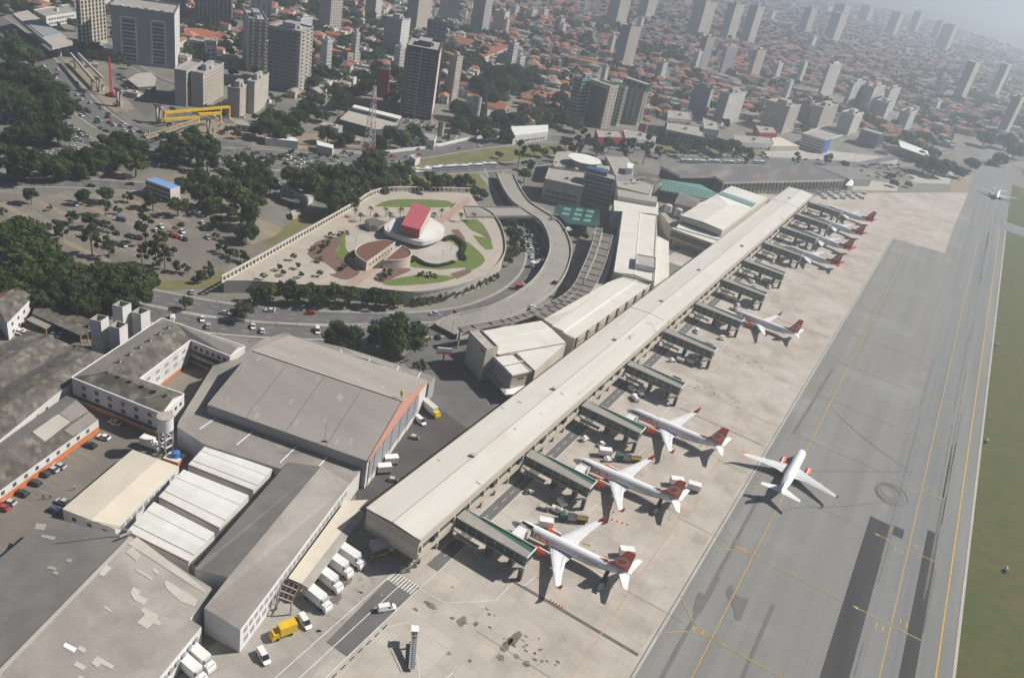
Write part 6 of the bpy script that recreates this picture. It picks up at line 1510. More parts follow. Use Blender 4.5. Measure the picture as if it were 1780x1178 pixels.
for i, (L, F, R, h) in enumerate((((1208, -2), (1228, 4), (1247, 0), 62), ((1267, 2), (1280, 8), (1295, 4), 64), ((1304, 8), (1318, 12), (1330, 10), 70), ((1064, -16), (1082, -12), (1100, -16), 55), ((1400, 12), (1412, 15), (1422, 14), 60), ((1552, 20), (1566, 23), (1580, 22), 66), ((1590, 18), (1602, 22), (1614, 21), 70), ((1640, 40), (1660, 46), (1704, 52), 68), ((1760, 168), (1775, 172), (1800, 178), 52), ((1452, 6), (1470, 10), (1480, 9), 64), ((1120, -30), (1135, -26), (1150, -28), 64), ((560, -60), (580, -55), (600, -58), 66))):
    tower('faint tower dissolving in the haze near the top edge', L, F, R, h=h, wall='grey_wall', side='cream_wall', cols=(5, 5), ww=.5, group='faint towers in the haze')
for i in range(5):
    x = rnd.uniform(1440, 1775); y = rnd.uniform(-8, 70) + (x - 1440) * .16
    tower('faint tower dissolving in the haze near the top edge', (x - rnd.uniform(10, 16), y - 2), (x, y), (x + rnd.uniform(10, 18), y + 1), h=rnd.uniform(50, 75), wall='grey_wall', side='cream_wall', cols=(4, 4), ww=.5, group='faint towers in the haze', pent=False)
for i in range(34):
    x, y = rnd.choice(((rnd.uniform(560, 1000), rnd.uniform(-5, 110)), (rnd.uniform(1000, 1500), rnd.uniform(0, 130)), (rnd.uniform(1300, 1700), rnd.uniform(90, 235))))
    g = P(x, y)
    if y > 40 + 200 * (x - 500) / 1200 + 60 or (x < 1560 and y > 175) or any((g.x - c.x) ** 2 + (g.y - c.y) ** 2 < (r + 10) ** 2 for c, r in TOWERS): continue
    w = rnd.uniform(6, 11)
    tower('pale mid-rise block scattered among the tiled houses', (x - w, y - 2), (x, y), (x + w * .8, y + 1), h=rnd.uniform(12, 34), wall=rnd.choice(['white_wall', 'cream_wall', 'white_wall', 'beige_wall']), side='white_wall', cols=(3, 3), ww=.5, name='mid_rise_block', cat='building', group='mid-rise blocks among the houses')
# low commercial buildings
LOWS = [('white-roofed supermarket hall by the avenue right of the concrete tower', [(888, 220), (953, 217), (953, 229), (893, 236)], 7, 'white_wall', 'white_roof'),
        ('red-fronted low shop below the office complex', [(1035, 226), (1078, 229), (1084, 240), (1040, 240)], 7, 'red_paint', 'flat_roof'), ('white annex with a red sign tower at the foot of the office complex', [(1083, 224), (1112, 229), (1141, 238), (1138, 244), (1088, 243)], 7, 'white_wall', 'flat_roof'),
        ('low grey three-storey offices between the office complex and the grey slab', [(1160, 212), (1222, 222), (1225, 240), (1158, 226)], 12, 'grey_wall', 'flat_roof'), ('white stepped office behind the low grey offices', [(1162, 192), (1200, 196), (1203, 210), (1160, 206)], 16, 'white_wall', 'flat_roof'), ('small white corner building right of the low grey offices', [(1222, 205), (1248, 214), (1250, 228), (1224, 224)], 15, 'white_wall', 'flat_roof'),
        ('long white low showroom left of the red canopy', [(1275, 235), (1340, 240), (1345, 250), (1278, 248)], 7, 'white_wall', 'flat_roof'), ('showroom with a bright red canopy edge', [(1312, 218), (1345, 222), (1352, 232), (1320, 232)], 8, 'red_paint', 'flat_roof'), ('dazzling cream wedge roof beside the white and blue office', [(1342, 240), (1355, 238), (1390, 254), (1340, 254)], 5, 'cream_wall', 'cream_roof'),
        ('rooftop parking deck with a long white shed roof along its back', [(590, 207), (615, 184), (697, 204), (688, 222), (655, 225)], 7, 'dark_wall', 'pale_concrete'), ('small white low kiosk building by the avenue verge', [(712, 272), (722, 269), (731, 274), (722, 279)], 4, 'white_wall', 'flat_roof'),
        ('pale villa apartment left of two beige flats', [(560, 88), (594, 91), (600, 97), (565, 95)], 10, 'cream_wall', 'roof_tile'), ('left one of two beige flats with orange roofs', [(560, 84), (590, 92), (602, 91), (572, 82)], 12, 'beige_wall', 'roof_tile'), ('right one of two beige flats with orange roofs', [(598, 84), (605, 92), (627, 92), (622, 83)], 14, 'beige_wall', 'roof_tile'),
        ('long orange-roofed school right of the dark tower', [(830, 92), (880, 76), (893, 80), (842, 100)], 8, 'cream_wall', 'roof_tile'), ('white long-roofed hall among houses behind the white tower', [(787, 62), (820, 68), (828, 78), (795, 74)], 8, 'white_wall', 'roof_tile'),
        ('grey long low commercial hall near the far avenue', [(1560, 242), (1612, 262), (1617, 274), (1566, 256)], 9, 'grey_wall', 'white_roof'), ('pale cube building beside the blue-grey office', [(355, 66), (376, 68), (376, 82), (358, 82)], 12, 'white_wall', 'flat_roof'),
        ('orange-roofed row of houses behind the pale cube building', [(320, 48), (352, 50), (400, 62), (398, 72), (345, 64), (320, 60)], 7, 'white_wall', 'roof_tile'), ('low workshop with orange and blue patched roof by the monorail works', [(238, 128), (262, 126), (272, 136), (270, 150), (240, 152), (222, 138)], 5, 'dark_wall', 'pale_concrete'),
        ('white petrol station canopy by the avenue', [(700, 228), (760, 234), (755, 246), (708, 240)], 6, 'white_wall', 'flat_roof'), ('long grey roofed bus depot behind the trees by the parking deck', [(460, 232), (515, 240), (518, 246), (462, 240)], 5, 'white_wall', 'white_roof'), ('white low roof beside the bus depot', [(550, 244), (580, 252), (578, 258), (552, 252)], 5, 'white_wall', 'white_roof'), ('flat-roofed house hall at the left top corner by the monorail', [(58, 18), (120, 8), (132, 22), (80, 30)], 8, 'white_wall', 'flat_roof'),
        ('round-ended pale hall left of the petrol station', [(848, 190), (872, 196), (895, 206), (870, 210), (846, 204)], 6, 'cream_wall', 'flat_roof'), ('wide orange roofed villa by the side street', [(845, 168), (882, 182), (878, 194), (848, 184)], 7, 'white_wall', 'roof_tile')]
for lab, px, z, m, tp in LOWS:
    T = thing('commercial_building', lab, 'building', at_px(px[0], z)); blk(T, 'wall', px, z, m, tp, parapet=.6 if tp == 'flat_roof' else 0)
    q = xy(*px, z=z); TOWERS.append((Vector((sum(p[0] for p in q) / len(q), sum(p[1] for p in q) / len(q))), 12))
    for k in range(len(q)):
        a, e = q[k], q[(k + 1) % len(q)]; Ln = math.hypot(e[0] - a[0], e[1] - a[1])
        if Ln > 8 and z > 5: windows(T, a, e, 1.2, 1.6, min(14, int(Ln / 4)), 2.2, 'window_dark', rows=max(1, int(z / 4)), dz=3.6)
    if z > 6 and tp == 'flat_roof':
        c = (sum(p[0] for p in q) / len(q), sum(p[1] for p in q) / len(q))
        b = MB(); b.box((c[0], c[1], z), (3, 2.4, 2.2), .4, 'white_wall', 'concrete'); part('roof_house', b, T)
b = MB(); q = xy((612, 186), (616, 182), (698, 202), (694, 207), z=10); b.prism(q, 9, 10, 'white_wall', 'white_roof', True)
for p in q: b.box((*p, 7), (.4, .4, 2.1), 0, 'concrete')
solid('shed_roof', b, 'long white shed roof on the parking deck', 'roof')
for lab, base, top, r, m, nm in (('slim dark maroon slab tower with a lit edge behind the parking deck', (664, 169), (669, 121), 3.2, 'red_paint', 'slab'), ('bare round concrete water tower among dark trees', (822, 224), (829, 168), 3.6, 'concrete', 'round'), ('short concrete shaft in front of the dark balcony tower', (765, 236), (768, 213), 2.6, 'concrete', 'round'), ('bright red sign tower at the foot of the office complex', (1112, 240), (1117, 216), 2.2, 'red_paint', 'slab')):
    g = P(*base); hh = hgt(base, top); b = MB()
    if nm == 'round': b.cyl((g.x, g.y, 0), r, hh, m, 20, 'dark_concrete'); b.cyl((g.x, g.y, hh), r * .7, .6, 'dark_concrete', 20)
    else: b.box((g.x, g.y, 0), (r * 3, r * .9, hh), .5, m, 'dark_wall'); b.box((g.x, g.y, hh), (r * 3.1, r, .4), .5, 'dark_wall')
    solid('concrete_tower' if nm == 'round' else 'sign_tower', b, lab, 'tower')
# lattice mast, red and white
g = P(641, 262); mast = thing('lattice_mast', 'tall red and white lattice mast by the avenue in front of the parking deck', 'mast', (g.x, g.y, 0)); hh = 44
for k in range(11):
    b = MB(); z0, z1 = hh * k / 11, hh * (k + 1) / 11; s0, s1 = 6.0 * (1 - z0 / hh * .78), 6.0 * (1 - z1 / hh * .78); m = 'tower_red' if k % 4 == 0 else 'tower_white'
    c0 = [(g.x + sx * s0 / 2, g.y + sy * s0 / 2, z0) for sx, sy in ((-1, -1), (1, -1), (1, 1), (-1, 1))]; c1 = [(g.x + sx * s1 / 2, g.y + sy * s1 / 2, z1) for sx, sy in ((-1, -1), (1, -1), (1, 1), (-1, 1))]
    for i in range(4): b.beam(c0[i], c1[i], .28, .28, m); b.beam(c0[i], c1[(i + 1) % 4], .14, .14, m); b.beam(c1[i], c1[(i + 1) % 4], .16, .16, m)
    part('mast_section', b, mast)
# ------------------------------------------------------------------ monorail works
vd = thing('viaduct', 'unfinished pale concrete monorail viaduct with a boxy deck end at the upper left', 'viaduct', at_px((70, 50)))
b = MB(); q = [(20, 22, 13), (50, 18, 13), (124, 72, 13), (92, 82, 13)]; b.prism(xy((22, 24), (48, 18), (126, 72), (90, 80), z=13), 10, 13, 'concrete', 'pale_concrete', True); part('deck', b, vd)
b = MB(); b.prism(xy((44, 38), (72, 34), (104, 58), (76, 64), z=13.6), 13.01, 13.6, 'blue_panel', 'blue_grey_wall'); part('deck_cover', b, vd)
for px in ((104, 98), (116, 96), (60, 60)):
    g = P(*px); b = MB(); b.box((g.x, g.y, 0), (2.2, 2.2, 10), .5, 'concrete'); part('pier', b, vd)
for lab, a, c in (('left one of two parallel white guideway beams in the works', (123, 94), (166, 144)), ('right one of two parallel white guideway beams in the works', (136, 94), (180, 138))):
    b = MB(); b.beam(P(*a, 8), P(*c, 8), 1.2, 2.0, 'pale_concrete')
    for t in (.15, .85):
        p = P(*lerp2(a, c, t), 8); b.box((p.x, p.y, 0), (1, 1, 7), .5, 'concrete')
    solid('guideway_beam', b, lab, 'beam', 'guideway beams')
PIL = None
for lab, base, w in (('flared white monorail pillar beside the red crane', (208, 186), 1.0), ('flared white monorail pillar left of the yellow gantry', (276, 215), 1.0), ('monorail pillar hidden behind the red crane', (172, 160), .8), ('thin monorail pillar standing in front of the yellow gantry', (363, 232), .8)):
    g = P(*base)
    if PIL is None:
        PIL = thing('monorail_pillar', lab, 'pillar', (g.x, g.y, 0), group='monorail pillars'); b = MB()
        for sx in (-1, 1): b.loft([[(sx * (1.0 + 1.1 * (z / 11) ** 2) + u, v, z) for u, v in ((-.7, -.7), (.7, -.7), (.7, .7), (-.7, .7))] for z in (0, 4, 8, 11)], 'pale_concrete')
        part('shaft', b, PIL, local=True); b = MB(); b.box((0, 0, 11), (7.5, 2.2, 1.4), 0, 'pale_concrete', 'brown_roof'); part('crosshead', b, PIL, local=True)
    else: clone(PIL, loc=(g.x, g.y, 0), scale=w, label=lab)
g = P(194, 168); cr = thing('crane', 'bright red mobile crane with a raised lattice boom in the monorail works', 'crane', (g.x, g.y, 0))
b = MB(); b.box((g.x, g.y, .3), (8, 2.6, 1.3), .4, 'red_crane'); b.box((g.x + 1, g.y, 1.6), (3, 2.4, 1.6), .4, 'red_crane', 'steel_dark'); part('carrier', b, cr)
top = P(186, 114, 20); b = MB(); a = Vector((g.x, g.y, 2.6)); tp = Vector((g.x - 6, g.y + 4, 25))
for o in ((-.55, -.55), (.55, -.55), (.55, .55), (-.55, .55)): b.beam(a + Vector((*o, 0)), tp + Vector((*o, 0)) * .5, .3, .3, 'red_crane')
for i in range(12): b.beam(a.lerp(tp, i / 12) + Vector((.5, .5, 0)), a.lerp(tp, (i + 1) / 12) + Vector((-.5, -.5, 0)), .25, .25, 'red_crane')
part('boom', b, cr)
for i in range(3):
    b = MB(); b.cyl((g.x - 2.5 + i * 2.5, g.y - 1.4, 0), .6, .5, 'tyre', 10); part('wheel', b, cr)
yg = thing('gantry', 'yellow steel launching gantry with a portal frame at the monorail works', 'gantry', at_px((350, 205)))
def px_beam(T, nm, a, c, za, zc, w, h, m):
    b = MB(); b.beam(P(*a, za), P(*c, zc), w, h, m); part(nm, b, T)
px_beam(yg, 'girder', (286, 196), (398, 186), 9, 9, 1.2, 1.6, 'yellow_paint'); px_beam(yg, 'girder', (284, 208), (345, 204), 5, 5, 1.2, 1.6, 'yellow_paint'); px_beam(yg, 'girder', (345, 199), (384, 197), 9, 9, 2.2, 1.6, 'yellow_paint')
for px in ((345, 212), (383, 210), (398, 206), (286, 214)):
    g = P(*px); b = MB(); b.box((g.x, g.y, 0), (1.3, 1.3, 8.4), .4, 'yellow_paint'); part('leg', b, yg)
for i in range(7): px_beam(yg, 'brace', (290 + i * 14, 195.5 - i * 1.3), (298 + i * 14, 205 - i * 1.0), 8.6, 4.6, .4, .4, 'yellow_paint')
yb = thing('gantry', 'long dirty yellow scaffold bridge crossing the avenue near the works', 'gantry', at_px((300, 225)))
for o in (0, 5): px_beam(yb, 'girder', (255, 236 + o), (345, 206 + o), 6, 7, .6, 1.0, 'faded_yellow')
for i in range(10): px_beam(yb, 'brace', lerp2((255, 236), (345, 206), i / 10), lerp2((255, 241), (345, 211), (i + 1) / 10), 6.3, 6.3, .35, .35, 'faded_yellow')
for t in (.05, .5, .95):
    g = P(*lerp2((255, 243), (345, 214), t)); b = MB(); b.box((g.x, g.y, 0), (.8, .8, 6), 0, 'faded_yellow'); part('leg', b, yb)
# white barrier wall beside the avenue
bw = MB(); L = smooth_line(xy((568, 266), (640, 268), (695, 264), (760, 255), (810, 244), (860, 238), (930, 234)), 6)
for i in range(len(L) - 1): bw.beam((*L[i], 1.0), (*L[i + 1], 1.0), .5, 2.0, 'white_paint')
solid('barrier_wall', bw, 'long curving white barrier wall along the far side of the avenue', 'wall')
# ------------------------------------------------------------------ trees
def crown_mesh(seed, r, rz, n, ls, mats, kind='broad'):
    rr = random.Random(seed); b = MB(); K = []
    for i in range({'broad': 26, 'round': 16, 'small': 9, 'column': 12}.get(kind, 12)):
        a = rr.uniform(0, 2 * PI); e = math.asin(rr.uniform(-.7, 1)); q = rr.uniform(.55, .86)
        K.append((Vector((r * q * math.cos(e) * math.cos(a), r * q * math.cos(e) * math.sin(a), rz * q * math.sin(e))), rr.uniform(.24, .42) * r, rr.choice(mats)))
    for c, cr, m in K:
        # dense core of the clump
        N = 7; rings = []
        for j in range(1, 5):
            t = PI * j / 5
            rings.append([(c.x + cr * .72 * math.sin(t) * math.cos(2 * PI * i / N) * rr.uniform(.8, 1.15), c.y + cr * .72 * math.sin(t) * math.sin(2 * PI * i / N) * rr.uniform(.8, 1.15), c.z + cr * .6 * math.cos(t)) for i in range(N)])
        b.loft(rings, m)
        for k in range(n // len(K)):
            d = Vector((rr.gauss(0, 1), rr.gauss(0, 1), rr.gauss(.25, 1))).normalized()
            p = c + Vector((d.x * cr, d.y * cr, d.z * cr * .8)) * rr.uniform(.7, 1.12)
            u = (d + Vector((rr.gauss(0, .5), rr.gauss(0, .5), rr.gauss(0, .5)))).normalized(); v = u.orthogonal().normalized(); w = u.cross(v); s = ls * rr.uniform(.5, 1.2); th = rr.uniform(0, PI)
            v, w = v * math.cos(th) + w * math.sin(th), w * math.cos(th) - v * math.sin(th)
            b.face([p + v * s, p + w * s * .6, p - v * s, p - w * s * .6], m)
    return b
def palm_mesh(seed):
    rr = random.Random(seed); b = MB()
    for i in range(26):
        a = rr.uniform(0, 2 * PI); L = rr.uniform(2.0, 2.9); up = rr.uniform(-.1, .9); pr = None
        for k in range(5):
            t = k / 4; x = L * t; z = up * x - .32 * x * x; p = Vector((x * math.cos(a), x * math.sin(a), z)); wd = .36 * (1 - t * .7)
            s = Vector((-math.sin(a), math.cos(a), 0)) * wd
            if pr: b.face([pr[0] - pr[1], pr[0] + pr[1], p + s, p - s], 'leaf_mid' if i % 3 else 'leaf_olive')
            pr = (p, s)
    return b
TP = {}
def tree_proto(key, h, r, rz, n, ls, mats, kind, seed, trunk=.35):
    T = thing('tree' if kind != 'palm' else 'palm_tree', 'tree', 'tree')
    b = MB(); cz = h - rz
    lean = random.Random(seed).uniform(-.3, .3)
    b.tube([(0, 0, 0), (lean * .3, 0, cz * .4), (lean, .1, cz * .9), (lean, 0, cz + rz * .3)], [trunk, trunk * .8, trunk * .6, trunk * .3], 'bark', 7)
    if kind != 'palm':
        for i in range(4):
            a = i * PI / 2 + .5; b.tube([(lean * .6, 0, cz * .7), (r * .35 * math.cos(a), r * .35 * math.sin(a), cz), (r * .6 * math.cos(a), r * .6 * math.sin(a), cz + rz * .25)], [trunk * .45, trunk * .3, trunk * .15], 'bark', 5)
    part('trunk', b, T, local=True)
    c = palm_mesh(seed) if kind == 'palm' else crown_mesh(seed, r, rz, n, ls, mats, kind)
    o = part('crown', c, T, local=True); o.location = (lean if kind == 'palm' else 0, 0, cz)
    T.location = (0, -400, 0); TP[key] = (T, r, rz, h)
D_, M_, L_, O_ = 'leaf_dark', 'leaf_mid', 'leaf_light', 'leaf_olive'
for i in range(3): tree_proto('broad%d' % i, 12.5, 8.5, 5.2, 2600, .75, [[D_, D_, D_, M_], [D_, M_, D_], [M_, D_, D_, O_]][i], 'broad', 10 + i, .5)
for i in range(3): tree_proto('round%d' % i, 8.5, 4.4, 3.3, 1100, .52, [[D_, M_], [D_, D_, M_], [M_, O_, D_]][i], 'round', 20 + i, .3)
tree_proto('broad3', 11.5, 8.0, 5.0, 2400, .75, [M_, M_, D_, O_], 'broad', 13, .5)
tree_proto('light0', 8.0, 4.2, 3.0, 1000, .5, [L_, M_, L_], 'round', 31, .28)
for i in range(2): tree_proto('small%d' % i, 4.6, 2.4, 1.7, 420, .34, [[M_, D_], [O_, M_]][i], 'small', 40 + i, .16)
for i in range(2): tree_proto('column%d' % i, 10.5, 2.7, 4.4, 760, .46, [[D_, M_], [M_, D_]][i], 'column', 50 + i, .22)
tree_proto('palm0', 7.5, 2.6, 1.2, 0, 0, [], 'palm', 60, .2)
tree_proto('shrub0', 1.7, 1.3, 1.2, 200, .26, [M_, L_], 'small', 70, .1)
USED = set(); NTREE = [0]
def plant(key, px, wpx, lab, group, z=0, crown=True):
    T, r, rz, h = TP[key]
    g = P(px[0], px[1], z)
    for _ in range(3):
        s = wpx / 2 / ppm(g) / r
        g = P(px[0], px[1], z + (h - rz) * s) if crown else g
    loc = (g.x, g.y, z); rz_ = rnd.uniform(0, 6.28); sc = (s * rnd.uniform(.92, 1.08), s * rnd.uniform(.92, 1.08), s * rnd.uniform(.9, 1.1))
    NTREE[0] += 1
    if key not in USED:
        USED.add(key); T.location = loc; T.rotation_euler = (0, 0, rz_); T.scale = sc; T['label'] = lab
        if group: T['group'] = group
        return T
    return clone(T, loc=loc, rz=rz_, scale=sc, label=lab, group=group)
def mass(lab, group, keys, pts, shift=(0, 0), sc=1.0, off=(0, 0)):
    for p in pts: plant(rnd.choice(keys), p[:2], p[2] * 1.03, lab, group)
Bk, Rk, Ck, Sk = ['broad0', 'broad1', 'broad2', 'broad3'], ['round0', 'round1', 'round2', 'light0'], ['column0', 'column1'], ['small0', 'small1']
plant('broad0', (697, 585), 108, 'largest dark round-crowned tree right behind the hangar', None)
plant('broad1', (596, 585), 74, 'dark round tree left of the largest tree behind the hangar', None)
plant('broad2', (665, 578), 60, 'dark tree touching the left side of the largest tree behind the hangar', None)
plant('small0', (730, 632), 28, 'small green tree at the back corner of the hangar', None)
mass('dark broad tree in the dense grove left of the car park', 'grove left of the car park', Bk, [(-8, 430, 78), (30, 408, 82), (62, 446, 78), (100, 470, 76), (40, 490, 78), (112, 505, 70), (160, 488, 70), (195, 475, 70), (228, 488, 76), (205, 515, 66), (255, 492, 50), (140, 527, 60), (0, 505, 66), (75, 520, 56), (240, 515, 50), (-30, 470, 70), (178, 530, 46)])
mass('dark broad tree in the tall wood beside the avenue at the left edge', 'wood at the left edge by the avenue', Bk, [(15, 85, 74), (50, 95, 50), (20, 130, 76), (60, 140, 70), (88, 158, 60), (10, 165, 70), (95, 180, 66), (45, 185, 60), (115, 185, 46), (75, 218, 70), (40, 232, 66), (100, 232, 50), (20, 240, 46)])
mass('dark tree in the belt between the left car parks and the road', 'tree belt above the road on the left', Bk + Rk, [(10, 275, 60), (50, 283, 60), (90, 290, 56), (130, 276, 50), (165, 282, 56), (200, 270, 52), (235, 258, 46), (215, 245, 44), (180, 255, 40), (140, 290, 46), (30, 295, 40), (235, 282, 44)])
mass('bright green tree in the group below the yellow gantry', 'tree group below the yellow gantry', ['light0', 'round0', 'light0', 'round1'], [(300, 245, 44), (330, 250, 52), (318, 262, 46), (352, 262, 50), (345, 240, 44), (366, 252, 34), (290, 262, 36), (360, 280, 36), (400, 285, 24), (420, 275, 22), (440, 283, 26), (470, 280, 22)])
mass('small rounded tree standing in the car park on the left', 'small trees in the left car park', Rk, [(53, 340, 27), (144, 338, 29), (186, 336, 30), (265, 347, 32), (309, 357, 34), (94, 394, 28), (158, 383, 27), (221, 341, 20), (279, 412, 26), (126, 377, 22), (179, 389, 22), (312, 462, 22), (108, 404, 22), (70, 396, 18)])
mass('little sapling in the car park islands', 'saplings in the left car park', Sk, [(86, 360, 11), (163, 351, 13), (204, 364, 16), (34, 379, 15), (5, 365, 15), (196, 438, 12), (327, 468, 15), (304, 397, 10), (195, 396, 14), (150, 402, 16), (262, 475, 18), (350, 355, 18), (375, 408, 14)])
mass('tall narrow dark tree standing in the car park on the left', 'tall trees in the left car park', Ck, [(182, 352, 21), (252, 394, 30), (158, 412, 30), (188, 424, 24), (246, 437, 24), (270, 435, 24), (286, 446, 20), (272, 455, 16)])
mass('dark tree in the clump between the car park and the garden plaza', 'clump between car park and plaza', Bk + Rk, [(354, 336, 46), (407, 333, 54), (433, 318, 50), (420, 366, 56), (441, 354, 46), (428, 402, 46), (382, 320, 44), (400, 300, 44), (450, 300, 50), (445, 330, 44), (370, 355, 34), (470, 320, 36), (345, 310, 44), (320, 318, 36), (377, 384, 22)])
mass('dark bushy tree on the far side of the plaza balustrade', 'trees behind the plaza balustrade', Bk + Rk, [(537, 313, 58), (590, 336, 60), (593, 305, 52), (560, 300, 46), (644, 305, 62), (664, 321, 56), (695, 298, 44), (620, 325, 44), (746, 318, 50), (770, 318, 40), (809, 318, 36), (837, 336, 24), (715, 322, 36), (575, 352, 50), (605, 352, 40), (520, 322, 40), (648, 276, 46), (640, 290, 44), (820, 332, 24), (868, 268, 14), (500, 305, 36)])
mass('dark leafy tree in the row at the foot of the plaza wall', 'tree row below the plaza', Rk, [(446, 508, 36), (470, 506, 38), (499, 502, 42), (521, 512, 34), (544, 509, 42), (565, 516, 34), (583, 506, 40), (608, 512, 36), (630, 513, 34), (655, 518, 34), (680, 519, 32), (644, 500, 20), (693, 522, 22), (425, 540, 36), (408, 546, 22)])
mass('silvery shrub growing against the curved plaza wall', 'shrubs along the curved plaza wall', Sk, [(720 + i * 11, 524 - i * 1.2 - (i * i) * .18, 15) for i in range(14)])
mass('green tree between the plaza wall and the sunken road', 'trees by the sunken road', Rk, [(895, 405, 30), (900, 422, 30), (893, 436, 26), (905, 432, 20), (888, 390, 22), (885, 452, 18), (1010, 402, 16), (1018, 410, 13), (1000, 398, 12)])
mass('hedge-like dark bush beside the car park ramp', 'bushes beside the car park ramp', ['small0', 'round1'], [(382, 430, 16), (394, 434, 18), (406, 438, 18), (418, 444, 20), (430, 450, 18), (442, 454, 14), (362, 462, 20), (350, 480, 20), (366, 474, 16), (338, 485, 14)])
plant('round2', (322, 525), 26, 'lone green tree between the two streets below the grove', None)
mass('dark tree by the avenue between the apartment blocks and the parking deck', 'trees between apartment blocks and the parking deck', Bk + Rk, [(455, 205, 34), (480, 200, 40), (500, 212, 40), (470, 222, 40), (520, 205, 36), (535, 190, 34), (550, 175, 32), (490, 230, 34), (515, 228, 30), (445, 225, 28), (560, 200, 28), (590, 170, 34), (610, 160, 30), (590, 185, 24), (570, 235, 36), (600, 240, 34), (680, 235, 34), (700, 240, 34), (720, 232, 34), (660, 245, 28), (735, 245, 24), (545, 140, 34), (560, 125, 34), (580, 130, 30), (640, 150, 32), (660, 135, 34), (690, 130, 30), (630, 130, 28), (690, 150, 26), (680, 170, 30)])
mass('dark tree in the shady park around the concrete water tower', 'park around the concrete water tower', Bk, [(800, 190, 44), (815, 205, 40), (840, 150, 46), (865, 130, 48), (890, 125, 48), (915, 130, 40), (850, 170, 40), (835, 215, 36), (800, 215, 36), (870, 205, 34), (900, 205, 40), (925, 200, 30), (880, 150, 44), (910, 150, 34), (930, 140, 30), (850, 235, 30), (880, 235, 30), (980, 205, 36), (1000, 215, 34), (960, 190, 30), (1030, 205, 24), (975, 170, 30)])
mass('tree beside the avenue near the round disc roof', 'avenue trees near the disc roof', Rk + Ck, [(905, 262, 22), (918, 285, 22), (913, 303, 24), (930, 258, 22), (945, 262, 20), (985, 245, 26), (1000, 258, 24), (1015, 240, 22), (1060, 250, 26), (1090, 262, 22), (1105, 250, 26), (1125, 256, 26), (1150, 262, 22), (1190, 262, 22), (1040, 258, 22), (970, 262, 20), (1385, 275, 14), (1300, 268, 22), (1440, 275, 20)])
mass('tree in the leafy patch by the avenue right of the red sign tower', 'leafy patch right of the red sign tower', Bk, [(1235, 248, 30), (1255, 255, 36), (1275, 250, 30), (1215, 255, 26), (1290, 260, 22), (1170, 240, 26), (1180, 255, 24), (1150, 240, 20)])
mass('tree near the far end of the runway', 'trees near the far runway end', Bk, [(1610, 285, 40), (1630, 288, 44), (1650, 290, 34), (1670, 300, 24), (1550, 305, 14), (1490, 298, 14), (1555, 318, 16), (1580, 320, 14), (1470, 285, 16), (1690, 285, 26), (1740, 275, 30), (1765, 262, 30), (1590, 250, 26), (1715, 240, 36), (1750, 245, 34)])
for i, q in enumerate(Q(440, 290, 3.927, (700, 285), (738, 320), (805, 280), (840, 320), (910, 285), (940, 320), (1010, 285), (1240, 318), (1290, 285), (1420, 318), (1510, 318), (275, 610), (180, 680), (305, 670), (70, 740), (205, 715), (328, 730), (455, 720))):
    plant('palm0' if i < 11 else 'small1', q, 13, 'small palm planted in the paving of the plaza behind the pavilion' if i < 11 else 'thin sapling planted in the paving at the left end of the plaza', 'plaza palms' if i < 11 else 'plaza saplings', z=PZ)
for q, w in zip(Q(440, 290, 3.927, (530, 470), (600, 460), (640, 450), (500, 530), (410, 560), (460, 580), (450, 640), (620, 690), (1150, 735), (1200, 740), (1240, 745), (920, 730), (870, 760), (1100, 640), (690, 600)), (14, 12, 10, 20, 12, 12, 14, 18, 14, 14, 12, 22, 14, 12, 16)): plant('shrub0', q, w, 'low rounded shrub in the beds of the plaza', 'plaza shrubs', z=PZ, crown=True)
